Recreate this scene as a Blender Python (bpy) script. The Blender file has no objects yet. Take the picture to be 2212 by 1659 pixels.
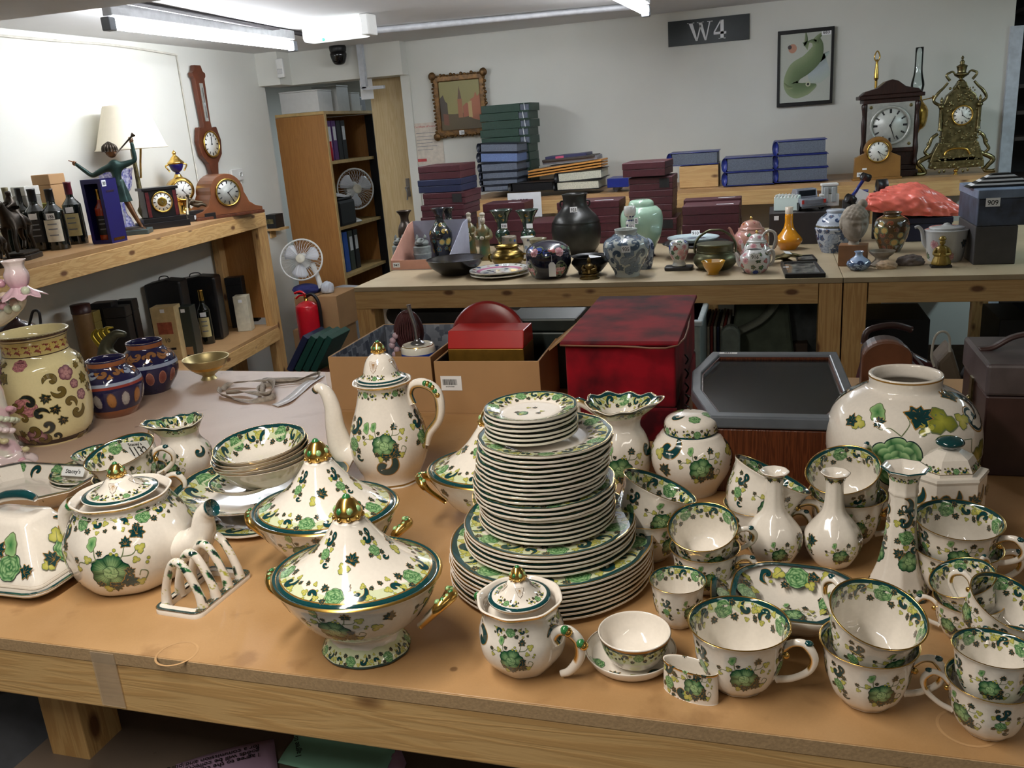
import bpy,bmesh,math,random
import numpy as np
from mathutils import Vector,Matrix,Euler
PI = math.pi; cos = math.cos; sin = math.sin; MT = Matrix.Translation; MR = Matrix.Rotation; RND = random.Random; rad_ = math.radians
random.seed(7); np.random.seed(7)
SC = bpy.context.scene; COL = SC.collection
# ---------------------------------------------------------------- camera
FPX,W,H = 1853.0,2212,1659
_dn = Vector((464.,6170.,FPX)).normalized(); _up = -_dn
_fw = Vector((0,0,1)); _fh = (_fw - _fw.dot(_up)*_up).normalized()
_rt = _fh.cross(_up)
if _rt.x < 0: _rt = -_rt
_yw = rad_(17.4)
_Y = cos(_yw)*_fh + sin(_yw)*_rt
_X = cos(_yw)*_rt - sin(_yw)*_fh
RW = Matrix((_X,_Y,_up))
CAM = Vector((0,0,1.5))
cam = bpy.data.cameras.new('camera'); cam.lens = FPX/W*36; cam.sensor_width = 36; cam.clip_start = .02
camo = bpy.data.objects.new('camera',cam); COL.objects.link(camo)
_c = [RW @ Vector((1,0,0)),RW @ Vector((0,-1,0)),RW @ Vector((0,0,-1))]
_m = Matrix.Identity(4)
for j in range(3):
    for i in range(3): _m[i][j] = _c[j][i]
_m.translation = CAM
camo.matrix_world = _m; SC.camera = camo
# ---------------------------------------------------------------- light, exposure
SC.view_settings.view_transform = 'Standard'; SC.view_settings.look = 'None'
SC.view_settings.gamma = 1; SC.view_settings.use_curve_mapping = False
SC.view_settings.exposure = 0.0
wd = bpy.data.worlds.new('world'); SC.world = wd; wd.use_nodes = True
wd.node_tree.nodes['Background'].inputs[0].default_value = (.62,.68,.8,1)
wd.node_tree.nodes['Background'].inputs[1].default_value = .10
def area(name,loc,sx,sy,pw,col,rot=(0,0,0)):
    l = bpy.data.lights.new(name,'AREA'); l.shape = 'RECTANGLE'; l.size = sx; l.size_y = sy
    l.energy = pw; l.color = col
    o = bpy.data.objects.new(name,l); o.location = loc; o.rotation_euler = rot; COL.objects.link(o)
    return o
# twin fluorescent fittings of the sale room that hang outside the frame
area('fitting_light_front_left',(-.66,.3,2.0),.12,1.3,22,(1,.93,.83))
area('fitting_light_front_right',(.95,-.4,2.0),.12,1.3,4.5,(1,.92,.81))
area('fitting_light_right',(1.9,3.7,2.0),.12,1.4,19,(.70,.92,1))
area('fitting_light_next_room',(-2.7,6.9,2.0),1.2,.12,12,(.8,.92,1))
TUBE_E = 62.0
TABLE = .91
def pray(px,py): return RW @ Vector(((px-W/2)/FPX,(py-H/2)/FPX,1.))
def onz(px,py,z):
    d = pray(px,py); t = (z-CAM.z)/d.z; return CAM+t*d
def onb(px,py,z):      # as onz, kept on the back bench or the left shelves
    p = onz(px,py,z)
    if abs(z-.91) < .02 and 4.02 < p.y < 7: q = ony(px,py,4.02); p = Vector((q.x,q.y,z))
    if (z > 1.1 or z < .7) and p.x < -3.08 and p.y < 6: q = onx(px,py,-3.08); p = Vector((q.x,q.y,z))
    return p
def ony(px,py,y):
    d = pray(px,py); return CAM+d*(y/d.y)
def onx(px,py,x):
    d = pray(px,py); return CAM+d*(x/d.x)
def kpx(p): return (RW.transposed() @ (Vector(p)-CAM)).z/FPX      # metres per pixel at a point
def rimfit(cx,cy,w,ratio,z0=TABLE):                          # vessel from its rim: radius, height, place
    h = .08
    for _ in range(12):
        p = onz(cx,cy,z0+h); R = w*kpx(p)/2; h = ratio*2*R
    return p.x,p.y,R,h
def basefit(cx,cy,w,z0=TABLE):
    p = onz(cx,cy,z0); return p.x,p.y,w*kpx(p)/2
def zvert(x,y,py):                                             # height on a vertical line seen at image row py
    lo,hi = 0.,2.2
    for _ in range(40):
        z = (lo+hi)/2; c = RW.transposed() @ (Vector((x,y,z))-CAM)
        if H/2+FPX*c.y/c.z > py: lo = z
        else: hi = z
    return (lo+hi)/2
# ---------------------------------------------------------------- materials
def lin(c): 
    c = c/255.; return c/12.92 if c <= .04045 else ((c+.055)/1.055)**2.4
def rgb(r,g,b): return (lin(r),lin(g),lin(b))
_mats = {}
def nodes(m):
    m.use_nodes = True; nt = m.node_tree
    return nt,nt.nodes,nt.links,nt.nodes['Principled BSDF']
def mat(name,col,rough=.5,metal=0.,var=.12,scale=30.,bump=0.,coat=0.,spec=.5,trans=0.,emit=0.,sheen=0.,col2=None):
    if name in _mats: return _mats[name]
    m = bpy.data.materials.new(name); nt,N,L,b = nodes(m)
    tc = N.new('ShaderNodeTexCoord'); nz = N.new('ShaderNodeTexNoise'); nz.inputs['Scale'].default_value = scale
    nz.inputs['Detail'].default_value = 4
    L.new(tc.outputs['Object'],nz.inputs['Vector'])
    mx = N.new('ShaderNodeMix'); mx.data_type = 'RGBA'
    c2 = col2 if col2 else tuple(min(1,c*(1-var)) for c in col)
    c1 = col if col2 else tuple(min(1,c*(1+var*.6)) for c in col)
    mx.inputs[6].default_value = (*c1,1); mx.inputs[7].default_value = (*c2,1)
    mr = N.new('ShaderNodeMapRange'); mr.inputs[1].default_value = .35; mr.inputs[2].default_value = .65
    L.new(nz.outputs['Fac'],mr.inputs[0]); L.new(mr.outputs[0],mx.inputs[0])
    L.new(mx.outputs[2],b.inputs['Base Color'])
    b.inputs['Roughness'].default_value = rough; b.inputs['Metallic'].default_value = metal
    b.inputs['Coat Weight'].default_value = coat; b.inputs['Coat Roughness'].default_value = .06
    b.inputs['Specular IOR Level'].default_value = spec
    b.inputs['Transmission Weight'].default_value = trans
    if sheen: b.inputs['Sheen Weight'].default_value = sheen
    if emit:
        b.inputs['Emission Color'].default_value = (*col,1); b.inputs['Emission Strength'].default_value = emit
    if bump:
        bp = N.new('ShaderNodeBump'); bp.inputs['Strength'].default_value = bump; bp.inputs['Distance'].default_value = .002
        L.new(nz.outputs['Fac'],bp.inputs['Height']); L.new(bp.outputs[0],b.inputs['Normal'])
    _mats[name] = m; return m
def glazed(name,rough=.09,coat=.6,spec=.5):
    # printed and gilded earthenware: colour of the print and the gilding come with the surface
    m = bpy.data.materials.new(name); nt,N,L,b = nodes(m)
    at = N.new('ShaderNodeVertexColor'); at.layer_name = 'paint'
    tc = N.new('ShaderNodeTexCoord'); nz = N.new('ShaderNodeTexNoise'); nz.inputs['Scale'].default_value = 220
    L.new(tc.outputs['Object'],nz.inputs['Vector'])
    mr = N.new('ShaderNodeMapRange'); mr.inputs[3].default_value = .93; mr.inputs[4].default_value = 1.05
    L.new(nz.outputs['Fac'],mr.inputs[0])
    mu = N.new('ShaderNodeMix'); mu.data_type = 'RGBA'; mu.blend_type = 'MULTIPLY'; mu.inputs[0].default_value = 1
    cb = N.new('ShaderNodeCombineColor')
    for i in range(3): L.new(mr.outputs[0],cb.inputs[i])
    L.new(at.outputs['Color'],mu.inputs[6]); L.new(cb.outputs[0],mu.inputs[7]); L.new(mu.outputs[2],b.inputs['Base Color'])
    L.new(at.outputs['Alpha'],b.inputs['Metallic'])
    r2 = N.new('ShaderNodeMapRange'); r2.inputs[3].default_value = rough; r2.inputs[4].default_value = .22
    L.new(at.outputs['Alpha'],r2.inputs[0]); L.new(r2.outputs[0],b.inputs['Roughness'])
    b.inputs['Coat Weight'].default_value = coat; b.inputs['Coat Roughness'].default_value = .04
    b.inputs['Specular IOR Level'].default_value = spec
    _mats[name] = m; return m
CHINA = glazed('printed_china')
CHINA_MATT = glazed('painted_matt',.45,.1)
def wood(name,c1,c2,knots=True,axis='X',rough=.55,scale=1.):
    if name in _mats: return _mats[name]
    m = bpy.data.materials.new(name); nt,N,L,b = nodes(m)
    tc = N.new('ShaderNodeTexCoord'); mp = N.new('ShaderNodeMapping')
    s = {'X': (.9,14,14),'Y': (14,.9,14),'Z': (14,14,.9)}[axis]
    mp.inputs['Scale'].default_value = tuple(v*scale for v in s)
    L.new(tc.outputs['Object'],mp.inputs['Vector'])
    nz = N.new('ShaderNodeTexNoise'); nz.inputs['Scale'].default_value = 3; nz.inputs['Detail'].default_value = 5; nz.inputs['Distortion'].default_value = .6
    L.new(mp.outputs[0],nz.inputs['Vector'])
    wv = N.new('ShaderNodeMath'); wv.operation = 'MULTIPLY'; wv.inputs[1].default_value = 34
    L.new(nz.outputs['Fac'],wv.inputs[0])
    sn = N.new('ShaderNodeMath'); sn.operation = 'SINE'; L.new(wv.outputs[0],sn.inputs[0])
    cr = N.new('ShaderNodeMix'); cr.data_type = 'RGBA'
    cr.inputs[6].default_value = (*c1,1); cr.inputs[7].default_value = (*c2,1)
    mr = N.new('ShaderNodeMapRange'); mr.inputs[1].default_value = -1.; mr.inputs[2].default_value = 1.3
    L.new(sn.outputs[0],mr.inputs[0]); L.new(mr.outputs[0],cr.inputs[0])
    out = cr.outputs[2]
    if knots:
        m2 = N.new('ShaderNodeMapping')
        s2 = {'X': (7.,15,15),'Y': (15,7.,15),'Z': (15,15,7.)}[axis]
        m2.inputs['Scale'].default_value = s2; L.new(tc.outputs['Object'],m2.inputs['Vector'])
        vo = N.new('ShaderNodeTexVoronoi'); vo.inputs['Scale'].default_value = 1.
        L.new(m2.outputs[0],vo.inputs['Vector'])
        k = N.new('ShaderNodeMapRange'); k.inputs[1].default_value = .11; k.inputs[2].default_value = .21
        k.inputs[3].default_value = 1; k.inputs[4].default_value = 0
        L.new(vo.outputs['Distance'],k.inputs[0])
        kx = N.new('ShaderNodeMix'); kx.data_type = 'RGBA'; kx.inputs[7].default_value = (c2[0]*.3,c2[1]*.22,c2[2]*.2,1)
        L.new(out,kx.inputs[6]); L.new(k.outputs[0],kx.inputs[0]); out = kx.outputs[2]
    L.new(out,b.inputs['Base Color']); b.inputs['Roughness'].default_value = rough
    bp = N.new('ShaderNodeBump'); bp.inputs['Strength'].default_value = .15; bp.inputs['Distance'].default_value = .001
    L.new(sn.outputs[0],bp.inputs['Height']); L.new(bp.outputs[0],b.inputs['Normal'])
    _mats[name] = m; return m
PINE = wood('pine_wood',rgb(204,168,114),rgb(190,150,96))
PINE_Y = wood('pine_wood_lengthwise',rgb(214,176,118),rgb(192,148,90),axis='Y')
PINE_Z = wood('pine_wood_upright',rgb(206,166,108),rgb(184,140,84),axis='Z')
MAHOG = wood('mahogany',rgb(96,50,28),rgb(66,32,18),False,'Z',.3,3)
ROSEW = wood('dark_carved_wood',rgb(52,26,20),rgb(30,15,12),False,'Z',.35,3)
BEECH = wood('beech_board',rgb(176,124,66),rgb(164,112,58),False,'Z',.45)
PALEB = wood('pale_door_board',rgb(206,184,140),rgb(194,168,122),False,'Z',.45)
def board(name,c1,c2,stain):
    m = bpy.data.materials.new(name); nt,N,L,b = nodes(m)
    tc = N.new('ShaderNodeTexCoord')
    n1 = N.new('ShaderNodeTexNoise'); n1.inputs['Scale'].default_value = 5; n1.inputs['Detail'].default_value = 6
    n2 = N.new('ShaderNodeTexNoise'); n2.inputs['Scale'].default_value = 420; n2.inputs['Detail'].default_value = 3
    vo = N.new('ShaderNodeTexVoronoi'); vo.inputs['Scale'].default_value = 9
    n3 = N.new('ShaderNodeTexNoise'); n3.inputs['Scale'].default_value = 14; n3.inputs['Detail'].default_value = 5
    for n in (n1,n2,vo,n3): L.new(tc.outputs['Object'],n.inputs['Vector'])
    r1 = N.new('ShaderNodeMapRange'); r1.inputs[1].default_value = .35; r1.inputs[2].default_value = .65
    L.new(n1.outputs['Fac'],r1.inputs[0])
    a = N.new('ShaderNodeMix'); a.data_type = 'RGBA'; a.inputs[6].default_value = (*c1,1); a.inputs[7].default_value = (*c2,1)
    L.new(r1.outputs[0],a.inputs[0])
    r2 = N.new('ShaderNodeMapRange'); r2.inputs[1].default_value = .62; r2.inputs[2].default_value = .72; r2.inputs[4].default_value = .55
    L.new(n3.outputs['Fac'],r2.inputs[0])
    c = N.new('ShaderNodeMix'); c.data_type = 'RGBA'; c.inputs[7].default_value = (*stain,1)
    L.new(a.outputs[2],c.inputs[6]); L.new(r2.outputs[0],c.inputs[0])
    r3 = N.new('ShaderNodeMapRange'); r3.inputs[1].default_value = .03; r3.inputs[2].default_value = .05; r3.inputs[3].default_value = .7; r3.inputs[4].default_value = 0
    L.new(vo.outputs['Distance'],r3.inputs[0])
    d = N.new('ShaderNodeMix'); d.data_type = 'RGBA'; d.inputs[7].default_value = (stain[0]*.4,stain[1]*.35,stain[2]*.3,1)
    L.new(c.outputs[2],d.inputs[6]); L.new(r3.outputs[0],d.inputs[0])
    r4 = N.new('ShaderNodeMapRange'); r4.inputs[3].default_value = .94; r4.inputs[4].default_value = 1.06
    L.new(n2.outputs['Fac'],r4.inputs[0])
    e = N.new('ShaderNodeVectorMath'); e.operation = 'SCALE'
    L.new(d.outputs[2],e.inputs[0]); L.new(r4.outputs[0],e.inputs['Scale'])
    L.new(e.outputs[0],b.inputs['Base Color']); b.inputs['Roughness'].default_value = .42
    bp = N.new('ShaderNodeBump'); bp.inputs['Strength'].default_value = .08; bp.inputs['Distance'].default_value = .001
    L.new(n2.outputs['Fac'],bp.inputs['Height']); L.new(bp.outputs[0],b.inputs['Normal'])
    return m
MDF = board('fibreboard_top',rgb(186,148,104),rgb(166,128,84),rgb(134,98,62))
MDFEDGE = mat('fibreboard_edge',rgb(172,144,108),.7,var=.12,scale=300,bump=.2)
PLY = board('bench_top_board',rgb(182,166,136),rgb(168,150,120),rgb(140,120,90))
LINER = board('thin_board',rgb(196,170,150),rgb(184,156,136),rgb(170,140,120))
WALLM = mat('wall_paint',rgb(222,222,214),.7,var=.03,scale=3,bump=.05)
CEILM = mat('ceiling_paint',rgb(222,222,222),.8,var=.03,scale=3)
PAPER = mat('white_paper',rgb(236,238,240),.7,var=.03)
WHITEP = mat('white_plastic',rgb(226,226,222),.35,var=.03)
BLACKI = mat('black_ink',rgb(22,22,24),.6,var=.05)
BLACKP = mat('black_plastic',rgb(20,20,22),.4,var=.1)
BRASS = mat('polished_brass',rgb(206,166,84),.25,1.,var=.25,scale=40)
OLDBR = mat('old_brass',rgb(136,126,90),.34,1.,var=.45,scale=50,bump=.5)
GILT = mat('gilt_metal',rgb(232,190,100),.18,1.,var=.2,scale=40)
BRONZE = mat('dark_bronze',rgb(58,50,42),.38,.75,var=.4,scale=25,bump=.5)
BRONZEG = mat('green_patinated_bronze',rgb(40,62,58),.38,.55,var=.35,scale=25,bump=.4)
BRONZEB = mat('brown_patinated_bronze',rgb(112,78,52),.36,.6,var=.3,scale=25,bump=.3)
CARD = mat('brown_cardboard',rgb(172,134,92),.75,var=.07,scale=8,bump=.1)
CARDD = mat('cardboard_edge',rgb(132,98,64),.8,var=.15,scale=60)
MAROON = mat('maroon_leathercloth',rgb(70,26,34),.5,var=.15,scale=90,bump=.25)
NAVY = mat('navy_leathercloth',rgb(26,34,66),.5,var=.15,scale=90,bump=.25)
GREENB = mat('green_leathercloth',rgb(26,58,44),.5,var=.15,scale=90,bump=.25)
BLUEF = mat('blue_plastic',rgb(28,42,120),.35,var=.12)
PAGES = mat('grey_page_block',rgb(92,100,114),.6,var=.25,scale=200)
PAGESC = mat('cream_page_block',rgb(206,204,184),.7,var=.2,scale=200)
SLATE = mat('black_slate',rgb(26,24,26),.25,var=.2,scale=20)
REDM = mat('red_marble',rgb(84,30,34),.25,var=.3,scale=60)
DIAL = mat('cream_enamel_dial',rgb(232,232,226),.3,var=.02)
SILVD = mat('silvered_dial',rgb(176,178,172),.35,.3,var=.12,scale=60)
def thin_glass(name):
    m = bpy.data.materials.new(name); m.use_nodes = True; nt = m.node_tree; N,L = nt.nodes,nt.links; N.clear()
    o = N.new('ShaderNodeOutputMaterial'); x = N.new('ShaderNodeMixShader'); t = N.new('ShaderNodeBsdfTransparent'); g = N.new('ShaderNodeBsdfGlossy'); f = N.new('ShaderNodeFresnel')
    t.inputs[0].default_value = (.93,.96,.96,1); g.inputs['Roughness'].default_value = .03; f.inputs[0].default_value = 1.5
    L.new(f.outputs[0],x.inputs[0]); L.new(t.outputs[0],x.inputs[1]); L.new(g.outputs[0],x.inputs[2]); L.new(x.outputs[0],o.inputs[0]); return m
GLASS = thin_glass('clear_glass')
BOTTLE = mat('dark_green_bottle_glass',rgb(14,20,14),.06,coat=.7,var=.2)
STEEL = mat('steel',rgb(150,152,156),.3,1.,var=.1)
GREYP = mat('grey_plastic',rgb(120,124,130),.5,var=.05)
DARKC = mat('dark_cloth',rgb(28,28,32),.8,var=.2,scale=40)
# ---------------------------------------------------------------- mesh building
class MB:
    def __init__(s): s.v = []; s.f = []; s.m = []; s.sm = []; s.c = []; s.n = 0
    def add(s,vs,fs,mi=0,smooth=True,col=None):
        vs = [tuple(map(float,p)) for p in vs]; b = s.n; s.v += vs; s.n += len(vs)
        s.f += [tuple(int(i)+b for i in f) for f in fs]; s.m += [mi]*len(fs); s.sm += [smooth]*len(fs)
        if col is None: s.c += [(.8,.8,.8,0)]*len(vs)
        elif isinstance(col,tuple): s.c += [col if len(col) == 4 else (*col,0)]*len(vs)
        else: s.c += [tuple(map(float,q)) for q in col]
        return s
    def box(s,x0,x1,y0,y1,z0,z1,mi=0,M=None,col=None):
        vs = [Vector((x,y,z)) for z in (z0,z1) for y in (y0,y1) for x in (x0,x1)]
        if M is not None: vs = [M @ v for v in vs]
        return s.add(vs,[(0,2,3,1),(4,5,7,6),(0,1,5,4),(2,6,7,3),(0,4,6,2),(1,3,7,5)],mi,False,col)
    def prism(s,poly,z0,z1,mi=0,M=None,col=None,smooth=False):   # outline in xy, from z0 to z1
        n = len(poly)
        vs = [Vector((x,y,z0)) for x,y in poly]+[Vector((x,y,z1)) for x,y in poly]
        if M is not None: vs = [M @ v for v in vs]
        s.add(vs,[tuple(range(n-1,-1,-1)),tuple(range(n,2*n))],mi,False,col)
        s.f += [(s.n-2*n+i,s.n-2*n+(i+1) % n,s.n-n+(i+1) % n,s.n-n+i) for i in range(n)]
        s.m += [mi]*n; s.sm += [smooth]*n
        return s
    def rod(s,a,b,r,r2=None,seg=10,mi=0,col=None): 
        return s.tube([a,b],[r,r2 if r2 is not None else r],seg,mi,col,k=1)
    def tube(s,pts,rad,seg=10,mi=0,col=None,k=5,flat=1.,closed=False):
        P = catmull(pts,k,closed); n = len(P)
        rad = rad if isinstance(rad,(list,tuple)) else [rad]*len(pts)
        rr = np.interp(np.linspace(0,1,n),np.linspace(0,1,len(rad)),rad)
        P = [Vector(p) for p in P]; vs = []; cs = []; U = None
        for i in range(n):
            if closed: t = P[(i+1) % n]-P[i-1]
            else: t = P[min(i+1,n-1)]-P[max(i-1,0)]
            t.normalize()
            if U is None:
                U = Vector((0,1,0)) if abs(t.y) < .9 else Vector((1,0,0))
            U = (U-t*U.dot(t)).normalized(); V = t.cross(U)
            for j in range(seg):
                a = 2*PI*j/seg; vs.append(P[i]+float(rr[i])*(flat*cos(a)*U+sin(a)*V))
                if callable(col): cs.append(col(i/(n-1),a))
        fs = []
        for i in range(n if closed else n-1):
            for j in range(seg):
                i2 = (i+1) % n
                fs.append((i*seg+j,i2*seg+j,i2*seg+(j+1) % seg,i*seg+(j+1) % seg))
        fs = [f[::-1] for f in fs]
        if not closed: fs += [tuple(range(seg)),tuple(range((n-1)*seg+seg-1,(n-1)*seg-1,-1))]
        return s.add(vs,fs,mi,True,cs if callable(col) else col)
    def ball(s,c,r,mi=0,col=None,seg=12,rings=8,M=None):
        r = (r,r,r) if not isinstance(r,(tuple,list)) else r; c = Vector(c); vs = []; fs = []
        for i in range(rings+1):
            p = PI*i/rings
            for j in range(seg):
                a = 2*PI*j/seg; v = Vector((r[0]*sin(p)*cos(a),r[1]*sin(p)*sin(a),r[2]*cos(p)))
                if M is not None: v = M @ v
                vs.append(c+v)
        for i in range(rings):
            for j in range(seg): fs.append((i*seg+j,(i+1)*seg+j,(i+1)*seg+(j+1) % seg,i*seg+(j+1) % seg))
        return s.add(vs,fs,mi,True,col)
    def lathe(s,prof,seg=32,mi=0,col=None,k=3,mod=None,M=None):
        S = Surf(prof,mod,k); return s.surf(S,seg,mi,col,M)
    def surf(s,S,seg=48,mi=0,col=None,M=None):
        n = len(S.s); th = np.linspace(0,2*PI,seg,endpoint=False)
        T,SS = np.meshgrid(th,S.s,indexing='xy'); p = S.at(T.ravel(),SS.ravel())
        if M is not None: p = [M @ Vector(q) for q in p]
        fs = [(i*seg+j,i*seg+(j+1) % seg,(i+1)*seg+(j+1) % seg,(i+1)*seg+j) for i in range(n-1) for j in range(seg)]
        if callable(col): cs = [col(a,b) for a,b in zip(T.ravel(),SS.ravel())]
        else: cs = col
        return s.add(p,fs,mi,True,cs)
    def mesh(s,name,mats,paint=False):
        me = bpy.data.meshes.new(name); me.from_pydata(s.v,[],s.f)
        for m in mats: me.materials.append(m)
        me.polygons.foreach_set('material_index',s.m); me.polygons.foreach_set('use_smooth',s.sm)
        if paint:
            a = me.color_attributes.new('paint','FLOAT_COLOR','POINT')
            a.data.foreach_set('color',np.array(s.c,dtype=np.float32).ravel())
        me.update(); return me
    def build(s,name,mats,parent=None,paint=False,bevel=0,loc=None,rot=None,seg=2):
        if not isinstance(mats,(list,tuple)): mats = [mats]
        o = bpy.data.objects.new(name,s.mesh(name,mats,paint)); COL.objects.link(o)
        if parent is not None: o.parent = parent
        if bevel:
            b = o.modifiers.new('Bevel','BEVEL'); b.width = bevel; b.segments = seg; b.limit_method = 'ANGLE'; b.angle_limit = .6
        if loc is not None: o.location = loc
        if rot is not None: o.rotation_euler = rot
        return o
def catmull(pts,k,closed=False):
    P = np.array([tuple(p) for p in pts],float); n = len(P)
    if k <= 1 or n < 3: return P
    out = []
    for i in range(n if closed else n-1):
        if closed: p0,p1,p2,p3 = P[i-1],P[i],P[(i+1) % n],P[(i+2) % n]
        else: p0,p1,p2,p3 = P[max(i-1,0)],P[i],P[i+1],P[min(i+2,n-1)]
        for j in range(k):
            t = j/k
            out.append(.5*((2*p1)+(-p0+p2)*t+(2*p0-5*p1+4*p2-p3)*t*t+(-p0+3*p1-3*p2+p3)*t**3))
    if not closed: out.append(P[-1])
    return np.array(out)
class Surf:
    # surface of revolution with a bent cross-section; th = angle, s = length along the profile
    def __init__(S,prof,mod=None,k=3):
        q = catmull(prof,k); q[:,0] = np.maximum(q[:,0],1e-5)
        d = np.hypot(*(q[1:]-q[:-1]).T); keep = np.concatenate([[True],d > 1e-7]); q = q[keep]
        S.r,S.z = q[:,0],q[:,1]; S.s = np.concatenate([[0],np.cumsum(np.hypot(*(q[1:]-q[:-1]).T))])
        S.ctrl = []
        for p in prof:
            j = np.argmin((q[:,0]-p[0])**2+(q[:,1]-p[1])**2); S.ctrl.append(S.s[j])
        S.mod = mod
    def pos(S,th,s):
        r = np.interp(s,S.s,S.r); z = np.interp(s,S.s,S.z)
        if S.mod is None: return np.stack([r*np.cos(th),r*np.sin(th),z],-1)
        return np.stack(S.mod(th,r,z),-1)
    def at(S,th,s,off=None):
        th = np.asarray(th,float); s = np.asarray(s,float); p = S.pos(th,s)
        if off is None: return p
        e = 1e-3; h = 4e-4
        a = S.pos(th+e,s)-S.pos(th-e,s); b = S.pos(th,np.minimum(s+h,S.s[-1]))-S.pos(th,np.maximum(s-h,0))
        n = np.cross(a,b); L = np.linalg.norm(n,axis=-1,keepdims=True); L[L == 0] = 1
        return p+n/L*np.asarray(off).reshape(-1,1)
    def sc(S,i):
        j = int(i); return S.ctrl[j] if j >= len(S.ctrl)-1 else S.ctrl[j]+(i-j)*(S.ctrl[j+1]-S.ctrl[j])
    def R(S,s): return float(np.interp(s,S.s,S.r))
def tag(o,label=None,cat=None,group=None,kind=None):
    if label: o['label'] = label
    if cat: o['category'] = cat
    if group: o['group'] = group
    if kind: o['kind'] = kind
    return o
def thing(name,label,cat,loc=(0,0,0),rz=0.,group=None,rot=None):
    o = bpy.data.objects.new(name,None); o.empty_display_size = .02; COL.objects.link(o); o.location = loc
    o.rotation_euler = rot if rot is not None else (0,0,rz)
    return tag(o,label,cat,group)
def clone(r,loc,rz=0.,label=None,group=None,rot=None,scale=None):
    c = r.copy(); COL.objects.link(c); c.location = loc; c.rotation_euler = rot if rot is not None else (0,0,rz)
    if label: c['label'] = label
    if group: c['group'] = group
    if scale: c.scale = (scale,)*3
    for ch in KIDS.get(r.name,[]) or [k for k in r.children]:
        d = ch.copy(); COL.objects.link(d); d.parent = c
        for g in [k for k in ch.children]:
            e = g.copy(); COL.objects.link(e); e.parent = d
    return c
KIDS = {}
_txt = {}
def text(name,s,size,parent,loc,rot=(PI/2,0,0),m=None,ext=.0002,align='CENTER',bold=0.,sx=1.):
    key = (s,round(size,5),ext,align,bold,m.name if m else '')
    if key not in _txt:
        c = bpy.data.curves.new('lettering','FONT'); c.body = s; c.size = size; c.extrude = ext; c.align_x = align; c.align_y = 'CENTER'
        c.resolution_u = 3; c.offset = bold
        t = bpy.data.objects.new('tmp_text',c); COL.objects.link(t)
        me = bpy.data.meshes.new_from_object(t); bpy.data.objects.remove(t); bpy.data.curves.remove(c)
        me.materials.clear(); me.materials.append(m or BLACKI); _txt[key] = me
    o = bpy.data.objects.new(name,_txt[key]); COL.objects.link(o); o.parent = parent; o.location = loc; o.rotation_euler = rot
    if sx != 1: o.scale = (sx,1,1)
    return o
def sticker(root,loc,w,h,s='',rot=(PI/2,0,0),small=''):
    m = MB().box(-w/2,w/2,-h/2,h/2,-.0002,.0003)
    o = m.build('lot_label',PAPER,root,loc=loc,rot=rot); tag(o,'white paper lot label'+(' reading '+s if s else ''))
    if s: text('lettering',s,h*(.72 if small else .8),o,(0,-h*.06,.0005),(0,0,0),bold=h*.008,sx=min(1,w*.85/(h*.8*.55*max(1,len(s)))))
    if small: text('lettering',small,h*.22,o,(0,h*.36,.0005),(0,0,0))
    return o
# ---------------------------------------------------------------- printed pattern (green peony ware)
CREAM = rgb(234,227,217); TEAL = rgb(10,62,66); DKL = rgb(14,48,48); GRN = rgb(46,116,62); GRNL = rgb(150,190,130)
YEL = rgb(176,176,74); YELL = rgb(208,202,120); PALE = rgb(206,214,178); GOLDP = rgb(166,124,58); GREYG = rgb(112,124,90); GOLD = (*rgb(222,178,92),1.)
def c4(c): return c if len(c) == 4 else (*c,0.)
def mixc(a,b,t): return tuple(a[i]*(1-t)+b[i]*t for i in range(3))
class Mo:      # a flat motif: points, faces, colours, layer
    def __init__(s): s.V = []; s.F = []; s.C = []; s.L = []; s.n = 0
    def add(s,V,F,C,L):
        s.F += [tuple(i+s.n for i in f) for f in F]; s.V += list(V); s.C += [c4(c) for c in C]; s.L += [L]*len(V); s.n += len(V); return s
    def star(s,rf,col_c,col_e,L,n=26,rings=(.4,.75,1.),cx=0,cy=0,sc=1.,cf=None):
        V = [(cx,cy)]; C = [col_c]; F = []
        for k,q in enumerate(rings):
            for j in range(n):
                a = 2*PI*j/n; r = rf(a)*q*sc; V.append((cx+r*cos(a),cy+r*sin(a)))
                C.append(cf(q,a) if cf else mixc(col_c,col_e,q))
        for j in range(n): F.append((0,1+j,1+(j+1) % n))
        for k in range(len(rings)-1):
            b = 1+k*n
            F += [(b+j,b+n+j,b+n+(j+1) % n,b+(j+1) % n) for j in range(n)]
        return s.add(V,F,C,L)
    def ribbon(s,pts,wd,col,L,k=5):
        P = catmull(pts,k); n = len(P); ww = np.interp(np.linspace(0,1,n),np.linspace(0,1,len(wd)),wd); V = []
        for i in range(n):
            t = P[min(i+1,n-1)]-P[max(i-1,0)]; t = t/(np.linalg.norm(t)+1e-9); q = np.array([-t[1],t[0]])
            V += [tuple(P[i]+q*ww[i]),tuple(P[i]-q*ww[i])]
        return s.add(V,[(2*i,2*i+1,2*i+3,2*i+2) for i in range(n-1)],[col]*len(V),L)
    def put(s,o,x=0,y=0,sc=1.,rot=0.,flip=1,dl=0):
        ca,sa = cos(rot),sin(rot)
        V = [(x+sc*(flip*a*ca-b*sa),y+sc*(flip*a*sa+b*ca)) for a,b in o.V]
        F = o.F if flip > 0 else [f[::-1] for f in o.F]
        s.F += [tuple(i+s.n for i in f) for f in F]; s.V += V; s.C += o.C; s.L += [l+dl for l in o.L]; s.n += len(V); return s
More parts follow.
